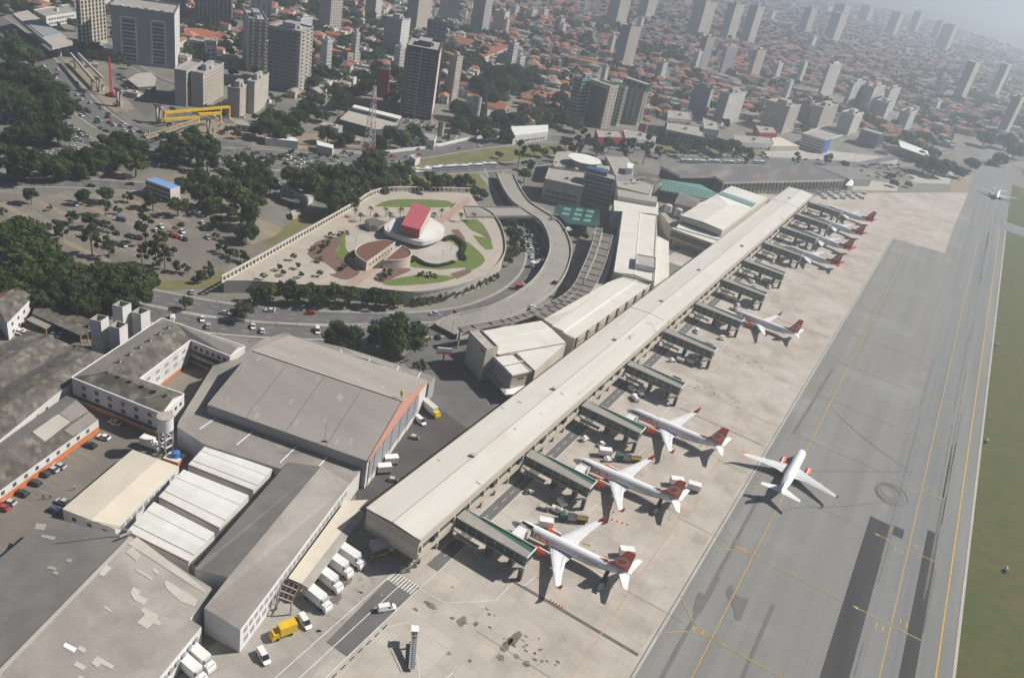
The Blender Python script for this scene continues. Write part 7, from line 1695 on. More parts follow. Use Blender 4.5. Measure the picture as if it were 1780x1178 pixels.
# ------------------------------------------------------------------ tiled houses
for nm, c in dict(a=(.37, .15, .09), b=(.31, .14, .095), c=(.42, .20, .125), d=(.26, .125, .09), e=(.34, .31, .28)).items(): M('tile_' + nm, c, tuple(x * .72 for x in c), .5, grain=.22)
for nm, c in dict(a=(.56, .53, .48), b=(.47, .42, .35), c=(.62, .60, .57)).items(): M('plaster_' + nm, c, tuple(x * .86 for x in c), .4, grain=.06)
def house_geo(kind, rm, wm):
    w, d, h = ((8, 11, 5.6), (10, 9, 3.4), (7, 13, 6.2), (12, 10, 5.8))[kind]
    wl, rf = MB(), MB()
    wl.box((0, 0, 0), (w, d, h), 0, wm)
    x, y, z, p = w / 2 + .5, d / 2 + .5, h + .02, min(w, d) * .24
    if rm == 'flat':
        for (cx, cy, sx, sy) in ((0, y - .6, w, .2), (0, -y + .6, w, .2), (x - .6, 0, .2, d), (-x + .6, 0, .2, d)): rf.box((cx, cy, z), (sx, sy, .8), 0, wm)
        rf.box((w * .2, d * .2, z), (2.4, 2.4, 1.8), 0, wm, 'flat_roof'); rf.face([(-x + .7, -y + .7, z + .05), (x - .7, -y + .7, z + .05), (x - .7, y - .7, z + .05), (-x + .7, y - .7, z + .05)], 'pale_concrete')
    elif kind in (0, 3):
        r = max(0, y - x) ; r2 = max(0, x - y)
        a, c = (-r2, -r, z + p), (r2, r, z + p); q = [(-x, -y, z), (x, -y, z), (x, y, z), (-x, y, z)]
        if y >= x: rf.face([q[0], q[1], a], rm); rf.face([q[1], q[2], c, a], rm); rf.face([q[2], q[3], c], rm); rf.face([q[3], q[0], a, c], rm)
        else: rf.face([q[0], q[1], c, a], rm); rf.face([q[1], q[2], c], rm); rf.face([q[2], q[3], a, c], rm); rf.face([q[3], q[0], a], rm)
    else:
        rf.face([(-x, -y, z), (0, -y, z + p), (0, y, z + p), (-x, y, z)], rm); rf.face([(0, -y, z + p), (x, -y, z), (x, y, z), (0, y, z + p)], rm)
        for sy in (-1, 1): wl.face([(-w / 2, sy * d / 2, h), (w / 2, sy * d / 2, h), (0, sy * d / 2, h + p * .9)], wm)
    if kind in (1, 3):   # side wing
        wl.box((w * .62, d * .1, 0), (w * .5, d * .55, h * .7), 0, wm); k = h * .7; rf.face([(w * .37, -d * .2, k + 1.2), (w * .9, -d * .2, k + .02), (w * .9, d * .42, k + .02), (w * .37, d * .42, k + 1.2)], rm if rm != 'flat' else 'flat_roof')
    for sy in (-1, 1):
        for ux in (-.25, .25):
            for zz in ([1.0, 3.6] if h > 4 else [1.0]): wl.face([(ux * w - .6, sy * (d / 2 + .03), zz), (ux * w + .6, sy * (d / 2 + .03), zz), (ux * w + .6, sy * (d / 2 + .03), zz + 1.3), (ux * w - .6, sy * (d / 2 + .03), zz + 1.3)], 'window_dark')
    return wl, rf
HV = []
RN = {'tile_a': 'orange', 'tile_b': 'rust', 'tile_c': 'pale orange', 'tile_d': 'brown', 'tile_e': 'grey', 'flat': 'flat'}
for kind in range(4):
    for rm, wm in (('tile_a', 'plaster_a'), ('tile_b', 'plaster_b'), ('tile_c', 'plaster_c'), ('tile_d', 'plaster_a'), ('tile_a', 'plaster_c'), ('tile_e', 'plaster_b'), ('flat', 'plaster_c')):
        w, r = house_geo(kind, rm, wm); HV.append((w, r, RN[rm], ('two-storey', 'low L-shaped', 'narrow tall', 'wide')[kind], [w.mesh('house_wall'), r.mesh('house_roof')]))
YM = [(-50, 20), (185, 28), (205, 80), (240, 118), (300, 118), (330, 90), (400, 104), (470, 118), (500, 172), (545, 165), (600, 158), (660, 165), (700, 185), (800, 170), (835, 205), (900, 210), (960, 215), (1000, 190), (1140, 205), (1200, 200), (1340, 215), (1480, 215), (1520, 262), (1600, 282), (1700, 285), (1830, 290)]
def ymax(x):
    for a, c in zip(YM, YM[1:]):
        if a[0] <= x <= c[0]: return a[1] + (c[1] - a[1]) * (x - a[0]) / (c[0] - a[0])
    return -999
ROADXY = [p for L in (L_AVE, L_AVE2, L_SIDE, L_FAR, L_WINDING) for p in L]
def free(x, y, m=7):
    for c, r in TOWERS:
        if (x - c.x) ** 2 + (y - c.y) ** 2 < (r + m) ** 2: return False
    return True
def near_road(x, y, m):
    for p in ROADXY:
        if abs(p[0] - x) < m and abs(p[1] - y) < m: return True
    return False
TREEXY = [(o.location.x, o.location.y) for o in COL.objects if o.get('category') == 'tree' and o.location.y > 450]
cand = []
ang = math.radians(28); ca, sa = math.cos(ang), math.sin(ang)
for i in range(-150, 150):
    for j in range(-150, 330):
        # blocks of two house rows with streets between
        u = i * 12.6 + (i // 7) * 9; v = j * 15.5 + (j // 2) * 8.5
        x = -700 + u * ca - v * sa; y = 900 + u * sa + v * ca
        if y < 330 or y > 4800: continue
        pxx = proj((x, y, 3))
        if not (-30 < pxx[0] < 1810 and -40 < pxx[1] < ymax(pxx[0])): continue
        if x > -20 and y < 1250: continue
        dd = math.hypot(x, y)
        if dd > 1500 and rnd.random() < .25: continue
        if dd > 2300 and rnd.random() < .5: continue
        if dd > 3300 and rnd.random() < .4: continue
        if near_road(x, y, 9 if dd < 1200 else 14) or not free(x, y, 0): continue
        if rnd.random() < .06: continue
        cand.append((dd, x + rnd.uniform(-1.2, 1.2), y + rnd.uniform(-1.5, 1.5)))
cand.sort()
nh = 0; city = MB(); wood = []
def blockiness(x, y): return math.sin(x * .011 + 2) + math.sin(y * .013 + x * .004) + math.sin(x * .021 - y * .017)
ZONES = [(560, 'behind the scaffold towers'), (760, 'behind the pale ribbed tower'), (960, 'beyond the shady park'), (1150, 'around the rosy brown twin tower'), (1345, 'among the three hazy towers in a row'), (1900, 'behind the cluster of towers on the right')]
for dd, x, y in cand:
    bl_ = blockiness(x, y); tr = .30 + (.28 if bl_ > 1.1 else 0)
    if rnd.random() < tr: wood.append((dd, x, y)); continue
    if any(abs(x - t[0]) < 6 and abs(y - t[1]) < 6 for t in TREEXY): continue
    k = rnd.choices(range(28), weights=[(3, 2.6, 3, 2.2, 3, 2.6, 5)[q % 7] for q in range(28)])[0]; w, r, rn, kn, me = HV[k]
    rz = ang + rnd.choice((0, PI / 2, PI, -PI / 2)) + rnd.uniform(-.06, .06); sc = rnd.uniform(.85, 1.2)
    if nh < 300:
        o = bpy.data.objects.new('house', me[0]); COL.objects.link(o); o.location = (x, y, 0); o.rotation_euler = (0, 0, rz); o.scale = (sc, sc, sc * rnd.uniform(.85, 1.15))
        c = bpy.data.objects.new('roof', me[1]); COL.objects.link(c); c.parent = o
        zn = next(z for lim, z in ZONES if proj((x, y, 0))[0] < lim)
        g = '%s house with %s roof %s' % (kn, rn + (' tile' if rn != 'flat' else ''), zn); tag(o, g, 'house', g); nh += 1
    else:
        co, si = math.cos(rz) * sc, math.sin(rz) * sc
        for mb in (w, r):
            n0 = len(city.v); city.v.extend([(x + p[0] * co - p[1] * si, y + p[0] * si + p[1] * co, p[2] * sc) for p in mb.v])
            mi = [city.mi(m) for m in mb.mats]
            for f, m in zip(mb.f, mb.m):
                if dd > 1300 and mb.mats[m] == 'window_dark': continue
                city.f.append(tuple(q + n0 for q in f)); city.m.append(mi[m])
co_ = bpy.data.objects.new('distant_houses', city.mesh('distant_houses')); COL.objects.link(co_); tag(co_, 'mass of small orange-roofed houses fading into the haze', 'houses', kind='stuff')
# trees between the houses: merged low-detail crowns
def mini_tree(seed, m):
    rr = random.Random(seed); b = MB()
    for k in range(7):
        c = Vector((rr.uniform(-2.6, 2.6), rr.uniform(-2.6, 2.6), rr.uniform(3.2, 6.4))); cr = rr.uniform(1.5, 2.4)
        for q in range(26):
            d = Vector((rr.gauss(0, 1), rr.gauss(0, 1), rr.gauss(.4, 1))).normalized(); p = c + d * cr; u = (d + Vector((rr.gauss(0, .4), rr.gauss(0, .4), rr.gauss(0, .4)))).normalized(); v = u.orthogonal().normalized(); w = u.cross(v); s = rr.uniform(.6, 1.15)
            b.face([p + v * s, p + w * s, p - v * s, p - w * s], m)
    b.beam((0, 0, 0), (0, 0, 4), .4, .4, 'bark')
    return b
MINI = [mini_tree(i, (D_, M_, D_, O_, M_)[i]) for i in range(5)]
arr_v, arr_f, arr_m = [], [], []; fw = MB()
for m in (D_, M_, O_, 'bark'): fw.mi(m)
extra = []
for k in range(900):
    px, py = rnd.uniform(330, 1800), rnd.uniform(-20, 290)
    if py > ymax(px) + 22: continue
    g = P(px, py)
    if g.y < 3000 and free(g.x, g.y, 2) and not near_road(g.x, g.y, 12) and not (g.x > -20 and g.y < 1250): extra.append((math.hypot(g.x, g.y), g.x, g.y))
for dd, x, y in wood + extra:
    for rep in range(2 if blockiness(x, y) > .9 else 1):
        mb = rnd.choice(MINI); s = rnd.uniform(.75, 1.45); a = rnd.uniform(0, 6.28); co, si = math.cos(a) * s, math.sin(a) * s; ox, oy = x + rep * rnd.uniform(-6, 6), y + rep * rnd.uniform(-6, 6)
        V = np.array(mb.v); n0 = sum(len(q) for q in arr_v)
        arr_v.append(np.stack([ox + V[:, 0] * co - V[:, 1] * si, oy + V[:, 0] * si + V[:, 1] * co, V[:, 2] * s], 1)); mi = [fw.mi(m) for m in mb.mats]
        arr_f.append((n0, mb)); 
        fw.f.extend([tuple(q + n0 for q in f) for f in mb.f]); fw.m.extend([mi[m] for m in mb.m])
fw.v = np.concatenate(arr_v).tolist()
fo = bpy.data.objects.new('distant_trees', fw.mesh('distant_trees')); COL.objects.link(fo); tag(fo, 'mass of small dark trees between the distant houses', 'trees', kind='stuff')
print('HOUSES', len(cand), nh, 'wood', len(wood), len(extra), 'trees', NTREE[0])
# ------------------------------------------------------------------ road vehicles (local: nose towards +X, wheels on z = 0)
def wheels(T, xs, w, r, sub=False):
    for x in xs:
        for sg in (-1, 1):
            b = MB(); b.loft([[(x + r * math.cos(2 * PI * i / 12), sg * (w / 2 - .11) + s, r + r * math.sin(2 * PI * i / 12)) for i in range(12)] for s in (-.12, .12)], 'tyre'); part('wheel', b, T, local=True)
def car_body(col, L=4.3, W=1.75, van=False):
    b = MB(); m = 'car_' + col
    def sec(x, w, z0, z1): return [(x, -w / 2, z0), (x, -w / 2, z1), (x, w / 2, z1), (x, w / 2, z0)]
    h = L / 2
    b.loft([sec(-h, W * .82, .45, .85), sec(-h + .25, W * .96, .3, .98), sec(-h * .3, W, .28, 1.0), sec(h * .45, W, .28, .95), sec(h - .3, W * .93, .3, .78), sec(h, W * .75, .42, .62)], m)
    g = MB(); top = 1.92 if van else 1.46
    x0, x1, x2, x3 = (-h + .12, -h + .3, h * .30, h * .62) if van else (-h + .35, -h * .55, h * .12, h * .5)
    lo, hi = [(x0, W * .92), (x3, W * .92)], [(x1, W * .74), (x2, W * .74)]
    q = [(x0, -W * .46, .97), (x3, -W * .46, .93), (x3, W * .46, .93), (x0, W * .46, .97)]; t = [(x1, -W * .38, top), (x2, -W * .38, top), (x2, W * .38, top), (x1, W * .38, top)]
    for i in range(4): g.face([q[i], q[(i + 1) % 4], t[(i + 1) % 4], t[i]], 'car_glass' if not van or i == 1 else m)
    g.face([(p[0], p[1], p[2] + .012) for p in t], m)
    if van:
        for sg in (-1, 1): g.face([(h * .05, sg * W * .447, 1.15), (h * .45, sg * W * .447, 1.12), (h * .30, sg * W * .405, 1.7), (h * .05, sg * W * .405, 1.72)], 'car_glass')
    return b, g
CARS = {}
def car_proto(col, van=False, near=True):
    k = (col, van, near)
    if k in CARS: return CARS[k]
    b, g = car_body(col, 5.2 if van else 4.3, 1.95 if van else 1.75, van)
    if near:
        T = thing('van' if van else 'car', 'x', 'van' if van else 'car'); part('body', b, T, local=True); part('glasshouse', g, T, local=True); wheels(T, ((-1.6, 1.6) if van else (-1.35, 1.35)), 1.9 if van else 1.72, .33)
    else:
        n0 = len(b.v); b.v += g.v; mi = [b.mi(m) for m in g.mats]; b.f += [tuple(q + n0 for q in f) for f in g.f]; b.m += [mi[m] for m in g.m]
        for x in (-1.35, 1.35):
            for sg in (-1, 1): b.box((x, sg * .78, 0), (.62, .2, .6), 0, 'tyre')
        T = bpy.data.objects.new('car', b.mesh('car')); COL.objects.link(T); tag(T, 'x', 'car')
    CARS[k] = [T, False]
    return CARS[k]
def put(rec, loc, rz, lab, group=None, sc=None):
    T, used = rec
    if used: o = clone(T, loc=loc, rz=rz, scale=sc)
    else:
        rec[1] = True; o = T; o.location = loc; o.rotation_euler = (0, 0, rz)
        if sc: o.scale = (sc,) * 3
    if 'group' in o: del o['group']
    return tag(o, lab, None, group)
COLS = ['white'] * 9 + ['silver'] * 6 + ['black'] * 5 + ['grey'] * 3 + ['red'] * 2 + ['blue', 'beige']
def car(px, rz, lab, group=None, col=None, van=False, near=True, z=.05):
    col = col or rnd.choice(COLS); g = P(px[0], px[1], z + .6)
    return put(car_proto(col, van, near), (g.x, g.y, z), rz, lab % col if '%s' in lab else lab, (group % col) if group and '%s' in group else group)
H16 = math.radians(16)
# cars in the yard beside the orange and white shed
for (x, y), c, lab in ((((180, 759)), 'white', 'white car parked by the office end of the orange and white shed'), (((157, 773)), 'black', 'black car alone beside the yellow hatched bay'), ((199, 734), 'white', 'white car in the shade below the white office front'), ((102.5, 809), 'silver', 'silver car at the right end of the row along the shed'), ((90, 815), 'silver', 'silver car second from the right end of the row along the shed'),
                       ((76, 822), 'black', 'black car next to the two silver cars in the row along the shed'), ((60, 838), 'black', 'black car in the middle of the row along the shed'), ((38, 856), 'black', 'black car left of the middle in the row along the shed'), ((15, 872), 'silver', 'silver car near the left edge in the row along the shed'), ((4, 881), 'red', 'dark red car at the left edge in the row along the shed'), ((97, 886), 'blue', 'dark blue car at the corner of the cream roof'), ((109, 871), 'silver', 'silver car half hidden by the cream roof corner')):
    car((x, y), H16 + PI * rnd.choice((0, 1)) + rnd.uniform(-.05, .05), lab, None, c)
for (x, y), c in (((36, 575), 'white'), ((44, 578), 'silver'), ((95, 580), 'silver'), ((107, 581), 'white')): car((x, y), 1.9, '%s car parked by the sheds behind the long roofs at left', 'cars by the sheds at left, %s', c)
# left car park
CP = [(520, 255, 'silver'), (880, 465, 'black'), (905, 472, 'blue'), (930, 477, 'black'), (958, 482, 'black'), (1065, 430, 'white'), (1102, 405, 'white'), (1175, 462, 'red'), (1200, 470, 'red'), (1245, 440, 'white'), (1238, 478, 'white'), (1262, 490, 'black'), (1240, 390, 'black'), (1125, 540, 'red'), (1190, 560, 'black'), (1070, 520, 'white'), (850, 532, 'white'), (1390, 420, 'black'), (1380, 378, 'white'), (1420, 480, 'silver'), (800, 450, 'black'), (985, 270, 'black'), (1280, 262, 'black'), (1165, 590, 'grey')]
for x, y, c in CP: car((x / 3.927, 290 + y / 3.927), -.35 + rnd.choice((0, PI)), '%s car parked among the trees of the left car park', '%s cars in the left car park', c)
car((830 / 3.927, 290 + 360 / 3.927), .5, 'blue-grey van standing alone in the middle of the left car park', None, 'blue', True); car((1362 / 3.927, 290 + 325 / 3.927), .1, 'white minibus at the right side of the left car park', None, 'white', True)
def row(a, c, n, rz, lab, group, jit=1.0, skip=.12, cols=None):
    for i in range(n):
        if rnd.random() < skip: continue
        p = lerp2(a, c, (i + .5) / n); car((p[0] + rnd.uniform(-jit, jit), p[1] + rnd.uniform(-jit, jit) * .4), rz + rnd.choice((0, PI)), lab, group, rnd.choice(cols) if cols else None, near=False)
UL = ('%s car in the open car park under the wood at the upper left', '%s cars in the upper left car park')
row((-2, 200), (50, 213), 13, 1.2, *UL, cols=['white', 'white', 'white', 'red', 'silver']); row((-2, 207), (44, 218), 11, 1.2, *UL, cols=['white', 'white', 'red']); row((112, 212), (152, 238), 9, .9, *UL); row((106, 222), (140, 246), 7, .9, *UL); row((115, 255), (150, 258), 6, .9, *UL); row((135, 262), (175, 270), 7, .9, *UL); row((78, 266), (110, 262), 4, .9, *UL)
# traffic
def along(L, t0, t1, n, offs, lab, group, skip=.0, z=.1, near=False, zfn=None):
    for i in range(n):
        if rnd.random() < skip: continue
        f = t0 + (t1 - t0) * (i + rnd.uniform(.1, .9)) / n; k = int(f); k = min(k, len(L) - 2); t = f - k
        a, c = L[k], L[k + 1]; d = Vector((c[0] - a[0], c[1] - a[1])).normalized(); n_ = Vector((-d.y, d.x)); o = rnd.choice(offs)
        p = Vector((a[0], a[1])) + (Vector((c[0], c[1])) - Vector((a[0], a[1]))) * t + n_ * o
        col = rnd.choice(COLS); put(car_proto(col, False, near), (p.x, p.y, z), math.atan2(d.y, d.x) + (PI if o > 0 else 0), lab % col, group % col)
along(L_AVE, 8, 25, 62, (-8.7, -5.2, -1.7, 1.7, 5.2, 8.7), '%s car in the dense traffic on the avenue beside the monorail works', '%s cars in avenue traffic by the monorail works')
along(L_AVE, 27, 60, 26, (-8.7, -5.2, -1.7, 1.7, 5.2, 8.7), '%s car on the avenue behind the plaza', '%s cars on the avenue behind the plaza')
along(L_AVE, 70, 96, 24, (-8, -4, 4, 8), '%s car on the avenue behind the long hangar', '%s cars on the avenue behind the long hangar')
along(L_AVE2, 5, 36, 16, (-4.5, 1.6, 4.5), '%s car on the road between the car park and the avenue', '%s cars on the road above the car park')
along(L_BACK, 8, 30, 20, (-3.5, 0, 3.5), '%s car on the slip road below the avenue', '%s cars on the avenue slip road')
along(L_LOW, 11, 21, 17, (-5.6, -3.4, .4), '%s car queueing on the sunken road under the ramp', '%s cars queueing on the sunken road')
along(L_LOW, 34, 66, 7, (-3, 3), '%s car on the road below the plaza wall', '%s cars on the road below the plaza', near=True)
along(L_SIDE, 2, 22, 12, (-1.8, 1.8), '%s car on the side street climbing between the houses', '%s cars on the side street')
for (x, y), c, v, lab in (((300, 552), 'white', True, 'white van with a red panel on the street behind the white office'), ((352, 554), 'white', False, 'white car under the tree shade on the street behind the white office'), ((440, 567), 'white', False, 'white taxi near the back corner of the hangar'), ((456, 574), 'white', False, 'white car turning behind the back corner of the hangar'), ((552, 574), 'white', True, 'white van left of the dark round tree behind the hangar'), ((362, 566), 'silver', False, 'silver car passing the corner of the white office roof'), ((770, 563), 'white', False, 'white car right of the largest tree'), ((780, 568), 'white', True, 'white van beside the white car right of the largest tree'), ((762, 585), 'black', False, 'dark car parked right behind the largest tree'), ((334, 507), 'silver', False, 'silver car on the road under the dry lawn')):
    car((x, y), -.75 + rnd.choice((0, PI)), lab, None, c, v)
for (x, y), c, lab in (((925, 533), 'white', 'white taxi on the lower bend of the ramp'), ((966, 491), 'black', 'dark car, left of a pair on the ramp'), ((983, 496), 'black', 'dark car, right of a pair on the ramp'), ((1001, 421), 'black', 'dark car on the straight part of the ramp'), ((961, 380), 'silver', 'silver car at the top of the ramp near the glass canopy')): car((x, y), 1.1, lab, None, c, z=6.05)
car((988, 399), 1.2, 'white van at the kerb beside the glass canopy', None, 'white', True, z=6.05)
def lot(poly_px, n, rz, lab, group, sx=2.7, sy=5.4):
    q = [Vector(p) for p in xy(*poly_px)]; c = sum(q, Vector((0, 0))) / len(q); spots = []
    co, si = math.cos(rz), math.sin(rz)
    for i in range(-40, 40):
        for j in range(-14, 14):
            p = c + Vector((j * sy * co - i * sx * si, j * sy * si + i * sx * co)); u = proj((p.x, p.y, 0)); ins = False
            for k in range(len(poly_px)):
                a, e = poly_px[k], poly_px[k - 1]
                if (a[1] > u[1]) != (e[1] > u[1]) and u[0] < (e[0] - a[0]) * (u[1] - a[1]) / (e[1] - a[1]) + a[0]: ins = not ins
            if ins: spots.append(p)
    rnd.shuffle(spots)
    for p in spots[:n]:
        col = rnd.choice(COLS); put(car_proto(col, False, False), (p.x, p.y, .05), rz + rnd.choice((0, PI)), lab % col, group % col)
lot([(700, 206), (752, 214), (762, 224), (708, 222)], 34, .4, '%s car in the packed car park at the foot of the dark balcony tower', '%s cars at the foot of the dark tower')
lot([(1140, 262), (1330, 266), (1340, 276), (1150, 274)], 40, .5, '%s car parked between the avenue and the long hangar', '%s cars behind the long hangar')
lot([(1480, 284), (1560, 286), (1590, 312), (1500, 308)], 30, .5, '%s car in the far lot right of the long hangar', '%s cars in the far lot')
# buses
def bus_proto():
    T = thing('bus', 'x', 'bus'); b = MB(); b.box((0, 0, .35), (11.5, 2.5, 2.75), 0, 'car_white', 'white_paint'); b.box((-1, 0, 3.1), (3, 1.6, .25), 0, 'metal_grey'); part('body', b, T, local=True)
    b = MB(); b.box((.1, 0, 1.5), (11.1, 2.54, 1.0), 0, 'car_glass'); b.box((5.72, 0, 1.2), (.1, 2.2, 1.4), 0, 'car_glass'); part('window_band', b, T, local=True)
    b = MB(); b.box((0, 0, .55), (11.3, 2.54, .5), 0, 'blue_paint'); part('stripe', b, T, local=True)
    wheels(T, (-3.6, 3.6), 2.45, .48); return [T, False]
BUS = bus_proto()
for i, px in enumerate(((735, 300), (752, 297), (775, 295), (800, 294), (825, 292), (850, 290), (735, 305), (905, 247), (925, 243), (1192, 283), (1215, 284), (1240, 284), (1265, 285), (1290, 285), (1318, 285))):
    g = P(*px); b_ = i < 7
    put(BUS, (g.x, g.y, .08), 1.1 if b_ or i < 9 else .95, 'white bus in the line of buses behind the plaza' if b_ else 'white bus in the line of buses on the avenue behind the terminal', 'buses behind the plaza' if b_ else 'buses behind the terminal')
g = P(935, 462); put(BUS, (g.x, g.y, .1), 1.35, 'single white coach on the sunken road next to the concrete canopy', None)
g = P(913, 497, 2); b = MB(); b.box((g.x, g.y, .1), (10.5, 2.5, 2.7), .75, 'car_red', 'red_paint'); T = thing('bus', 'red-roofed bus on the sunken road beside the concrete canopy', 'bus', (g.x, g.y, 0)); part('body', b, T); b = MB(); b.box((g.x, g.y, 1.3), (10.2, 2.54, .9), .75, 'car_glass'); part('window_band', b, T); b = MB(); b.box((g.x, g.y, 2.81), (2.2, 1.3, .25), .75, 'white_paint'); part('roof_unit', b, T)
# ------------------------------------------------------------------ trucks and airport ground equipment
def truck(lab, loc, rz, L=8.2, H=2.9, cab='car_white', box='box_white', W=2.45, group=None, unit=True):
    T = thing('box_truck', lab, 'truck', loc, rz, group)
    b = MB(); b.box((-1.0, 0, .9), (L - 2.2, W, H), 0, box); part('cargo_box', b, T, local=True)
    b = MB(); x = L / 2 - 1.1
    b.loft([[(x + u, v, z) for u, v in ((-.95, -W * .46), (f, -W * .46), (f, W * .46), (-.95, W * .46))] for z, f in ((.45, 1.1), (1.35, 1.1), (2.35, .65))], cab); part('cab', b, T, local=True)
    b = MB(); b.face([(x + 1.06, -W * .4, 1.42), (x + 1.06, W * .4, 1.42), (x + .72, W * .38, 2.2), (x + .72, -W * .38, 2.2)], 'car_glass')
    part('windscreen', b, T, local=True)
    if unit: b = MB(); b.box((L / 2 - 2.0, 0, 2.3), (1.0, 1.8, 1.2), 0, 'metal_grey', 'canvas_dirty'); b.beam((L / 2 - 1.9, -.9, 3.5), (L / 2 - .6, -.9, 2.6), .1, .1, 'steel_dark'); part('platform', b, T, local=True)
    wheels(T, (-L / 2 + 1.6, L / 2 - 1.4), W, .45); return T
CT = truck('x', (0, 0, 0), 0, group='catering trucks at the loading canopy')
for i, (x, y) in enumerate(((-101.2, 136.8), (-101.6, 132.2), (-100.2, 126.5), (-98.0, 119.8))):
    o = CT if i == 0 else clone(CT); o.location = (x, y, .04); o.rotation_euler = (0, 0, -.03 - .02 * i); o.scale = (1.12, 1.05, 1.05)
    tag(o, ['farthest', 'second farthest', 'second nearest', 'nearest'][i] + ' of four white catering trucks backed up to the loading canopy', None, 'catering trucks at the loading canopy')
g = P(492, 1103); T = truck('bright yellow box truck beside the warehouse at the bottom', (g.x, g.y, .04), math.radians(-112), 6.6, 2.7, 'yellow_paint', 'yellow_paint', unit=False)
g = P(262, 777); truck('white box truck in the shade beside the water tower', (g.x, g.y, 0), H16, 6.4, 2.6, unit=False)
for px, lab in (((350, 1152), 'white box truck at the bottom edge, upper of two beside the lower left warehouse'), ((335, 1172), 'white box truck at the bottom edge, lower of two beside the lower left warehouse')): g = P(*px); truck(lab, (g.x, g.y, 0), -.05, 8, 2.8)
g = P(748, 716); truck('white-topped truck with a yellow side at the hangar doors', (g.x, g.y, 0), -.3, 9.5, 2.6, 'yellow_paint', 'canvas_dirty', unit=False)
for px, rz, lab in (((530, 1080), -.35, 'white van parked between the catering trucks and the yellow truck'), ((458, 1140), -.35, 'white van at the bottom left of the yellow truck'), ((672, 1056), .95, 'white minibus driving on the service road with the long shadow'), ((731, 731), -.3, 'white van beside the truck at the hangar doors')):
    car(px, rz, lab, None, 'white', True)
def gse(name, lab, cat, px, rz, fn, group=None, loc=None):
    g = P(*px) if px else Vector(loc); T = thing(name, lab, cat, (g.x, g.y, .04), rz, group); fn(T); return T
def lp(T, nm, *ops):
    b = MB()
    for o in ops: getattr(b, o[0])(*o[1:])
    return part(nm, b, T, local=True)
def hd_(a, c):
    a, c = P(*a), P(*c); return math.atan2(c.y - a.y, c.x - a.x)
def f_trailer(T):
    n = 10; w, h = 1.15, 1.5
    prof = [(-w, .7)] + [(-w * math.cos(PI * i / n), 1.15 + .85 * math.sin(PI * i / n)) for i in range(n + 1)] + [(w, .7)]
    b = MB(); b.loft([[(x, y, z) for y, z in prof] for x in (-1.75, 1.75)], 'box_white'); part('cover', b, T, local=True)
    lp(T, 'chassis', ('box', (0, 0, .4), (3.7, 2.1, .3), 0, 'steel_dark'), ('beam', (1.8, 0, .5), (2.9, 0, .45), .12, .12, 'steel_dark')); wheels(T, (-1.2, 1.2), 2.0, .3)
def f_tug(T):
    lp(T, 'body', ('box', (0, 0, .35), (3.0, 1.6, .65), 0, 'car_white'), ('box', (-.9, 0, 1.0), (1.0, 1.5, .5), 0, 'car_white')); lp(T, 'canopy', ('box', (-.1, 0, 1.75), (1.3, 1.4, .1), 0, 'white_paint'), ('box', (.45, .6, 1.0), (.08, .08, .75), 0, 'steel_dark'), ('box', (.45, -.6, 1.0), (.08, .08, .75), 0, 'steel_dark'), ('box', (-.6, 0, 1.0), (.08, 1.2, .75), 0, 'steel_dark')); wheels(T, (-1.0, 1.0), 1.6, .36)
def f_dolly(T):
    lp(T, 'bed', ('box', (0, 0, .5), (3.2, 1.7, .12), 0, 'metal_grey')); lp(T, 'load', ('box', (-.5, .1, .63), (1.6, 1.4, .7), .1, 'beige_wall'), ('box', (.8, -.1, .63), (1.0, 1.2, .5), -.1, 'dark_wall')); wheels(T, (-1.1, 1.1), 1.6, .28)
def f_cabin(T):
    lp(T, 'box', ('box', (0, 0, 1.0), (4.6, 2.4, 2.2), 0, 'box_white', 'white_paint')); lp(T, 'legs', ('box', (-1.5, 0, .5), (.3, 2.0, .6), 0, 'steel_dark'), ('box', (1.5, 0, .5), (.3, 2.0, .6), 0, 'steel_dark')); wheels(T, (-1.6, 1.6), 2.2, .42)
def f_fuel(T):
    lp(T, 'chassis', ('box', (0, 0, .75), (9.6, 2.0, .35), 0, 'steel_dark'))
    b = MB(); b.loft([[(x, 1.1 * math.sin(2 * PI * i / 14), 1.95 + .85 * math.cos(2 * PI * i / 14)) for i in range(14)] for x in (-4.6, -1.0)], 'yellow_paint'); part('tank', b, T, local=True)
    lp(T, 'deck', ('box', (.6, 0, 1.1), (2.8, 2.3, 1.3), 0, 'metal_grey', 'steel_dark'), ('box', (-2.8, 1.18, 2.7), (3.6, .08, .7), 0, 'metal_grey'), ('box', (-2.8, 0, 2.82), (3.4, .5, .1), 0, 'metal_grey'))
    lp(T, 'cab', ('box', (3.6, 0, .7), (1.9, 2.3, 2.1), 0, 'green_paint'), ('box', (4.58, 0, 1.7), (.05, 2.0, .8), 0, 'car_glass')); wheels(T, (-3.6, -2.3, 3.4), 2.35, .5)
def f_lift(T):
    lp(T, 'chassis', ('box', (0, 0, .5), (7.5, 2.4, .6), 0, 'yellow_paint', 'metal_grey')); lp(T, 'cabin', ('box', (-.8, 0, 3.0), (5.6, 2.5, 2.4), 0, 'metal_grey', 'canvas_dirty'), ('box', (2.6, 0, 3.0), (1.4, 2.3, .15), 0, 'metal_grey'))
    lp(T, 'scissor', ('beam', (-2.6, .9, 1.1), (1.6, .9, 3.0), .18, .18, 'steel_dark'), ('beam', (-2.6, .9, 3.0), (1.6, .9, 1.1), .18, .18, 'steel_dark'), ('beam', (-2.6, -.9, 1.1), (1.6, -.9, 3.0), .18, .18, 'steel_dark')); lp(T, 'cab', ('box', (3.0, 0, 1.1), (1.4, 2.2, 1.2), 0, 'car_white')); wheels(T, (-2.4, 2.6), 2.4, .45)
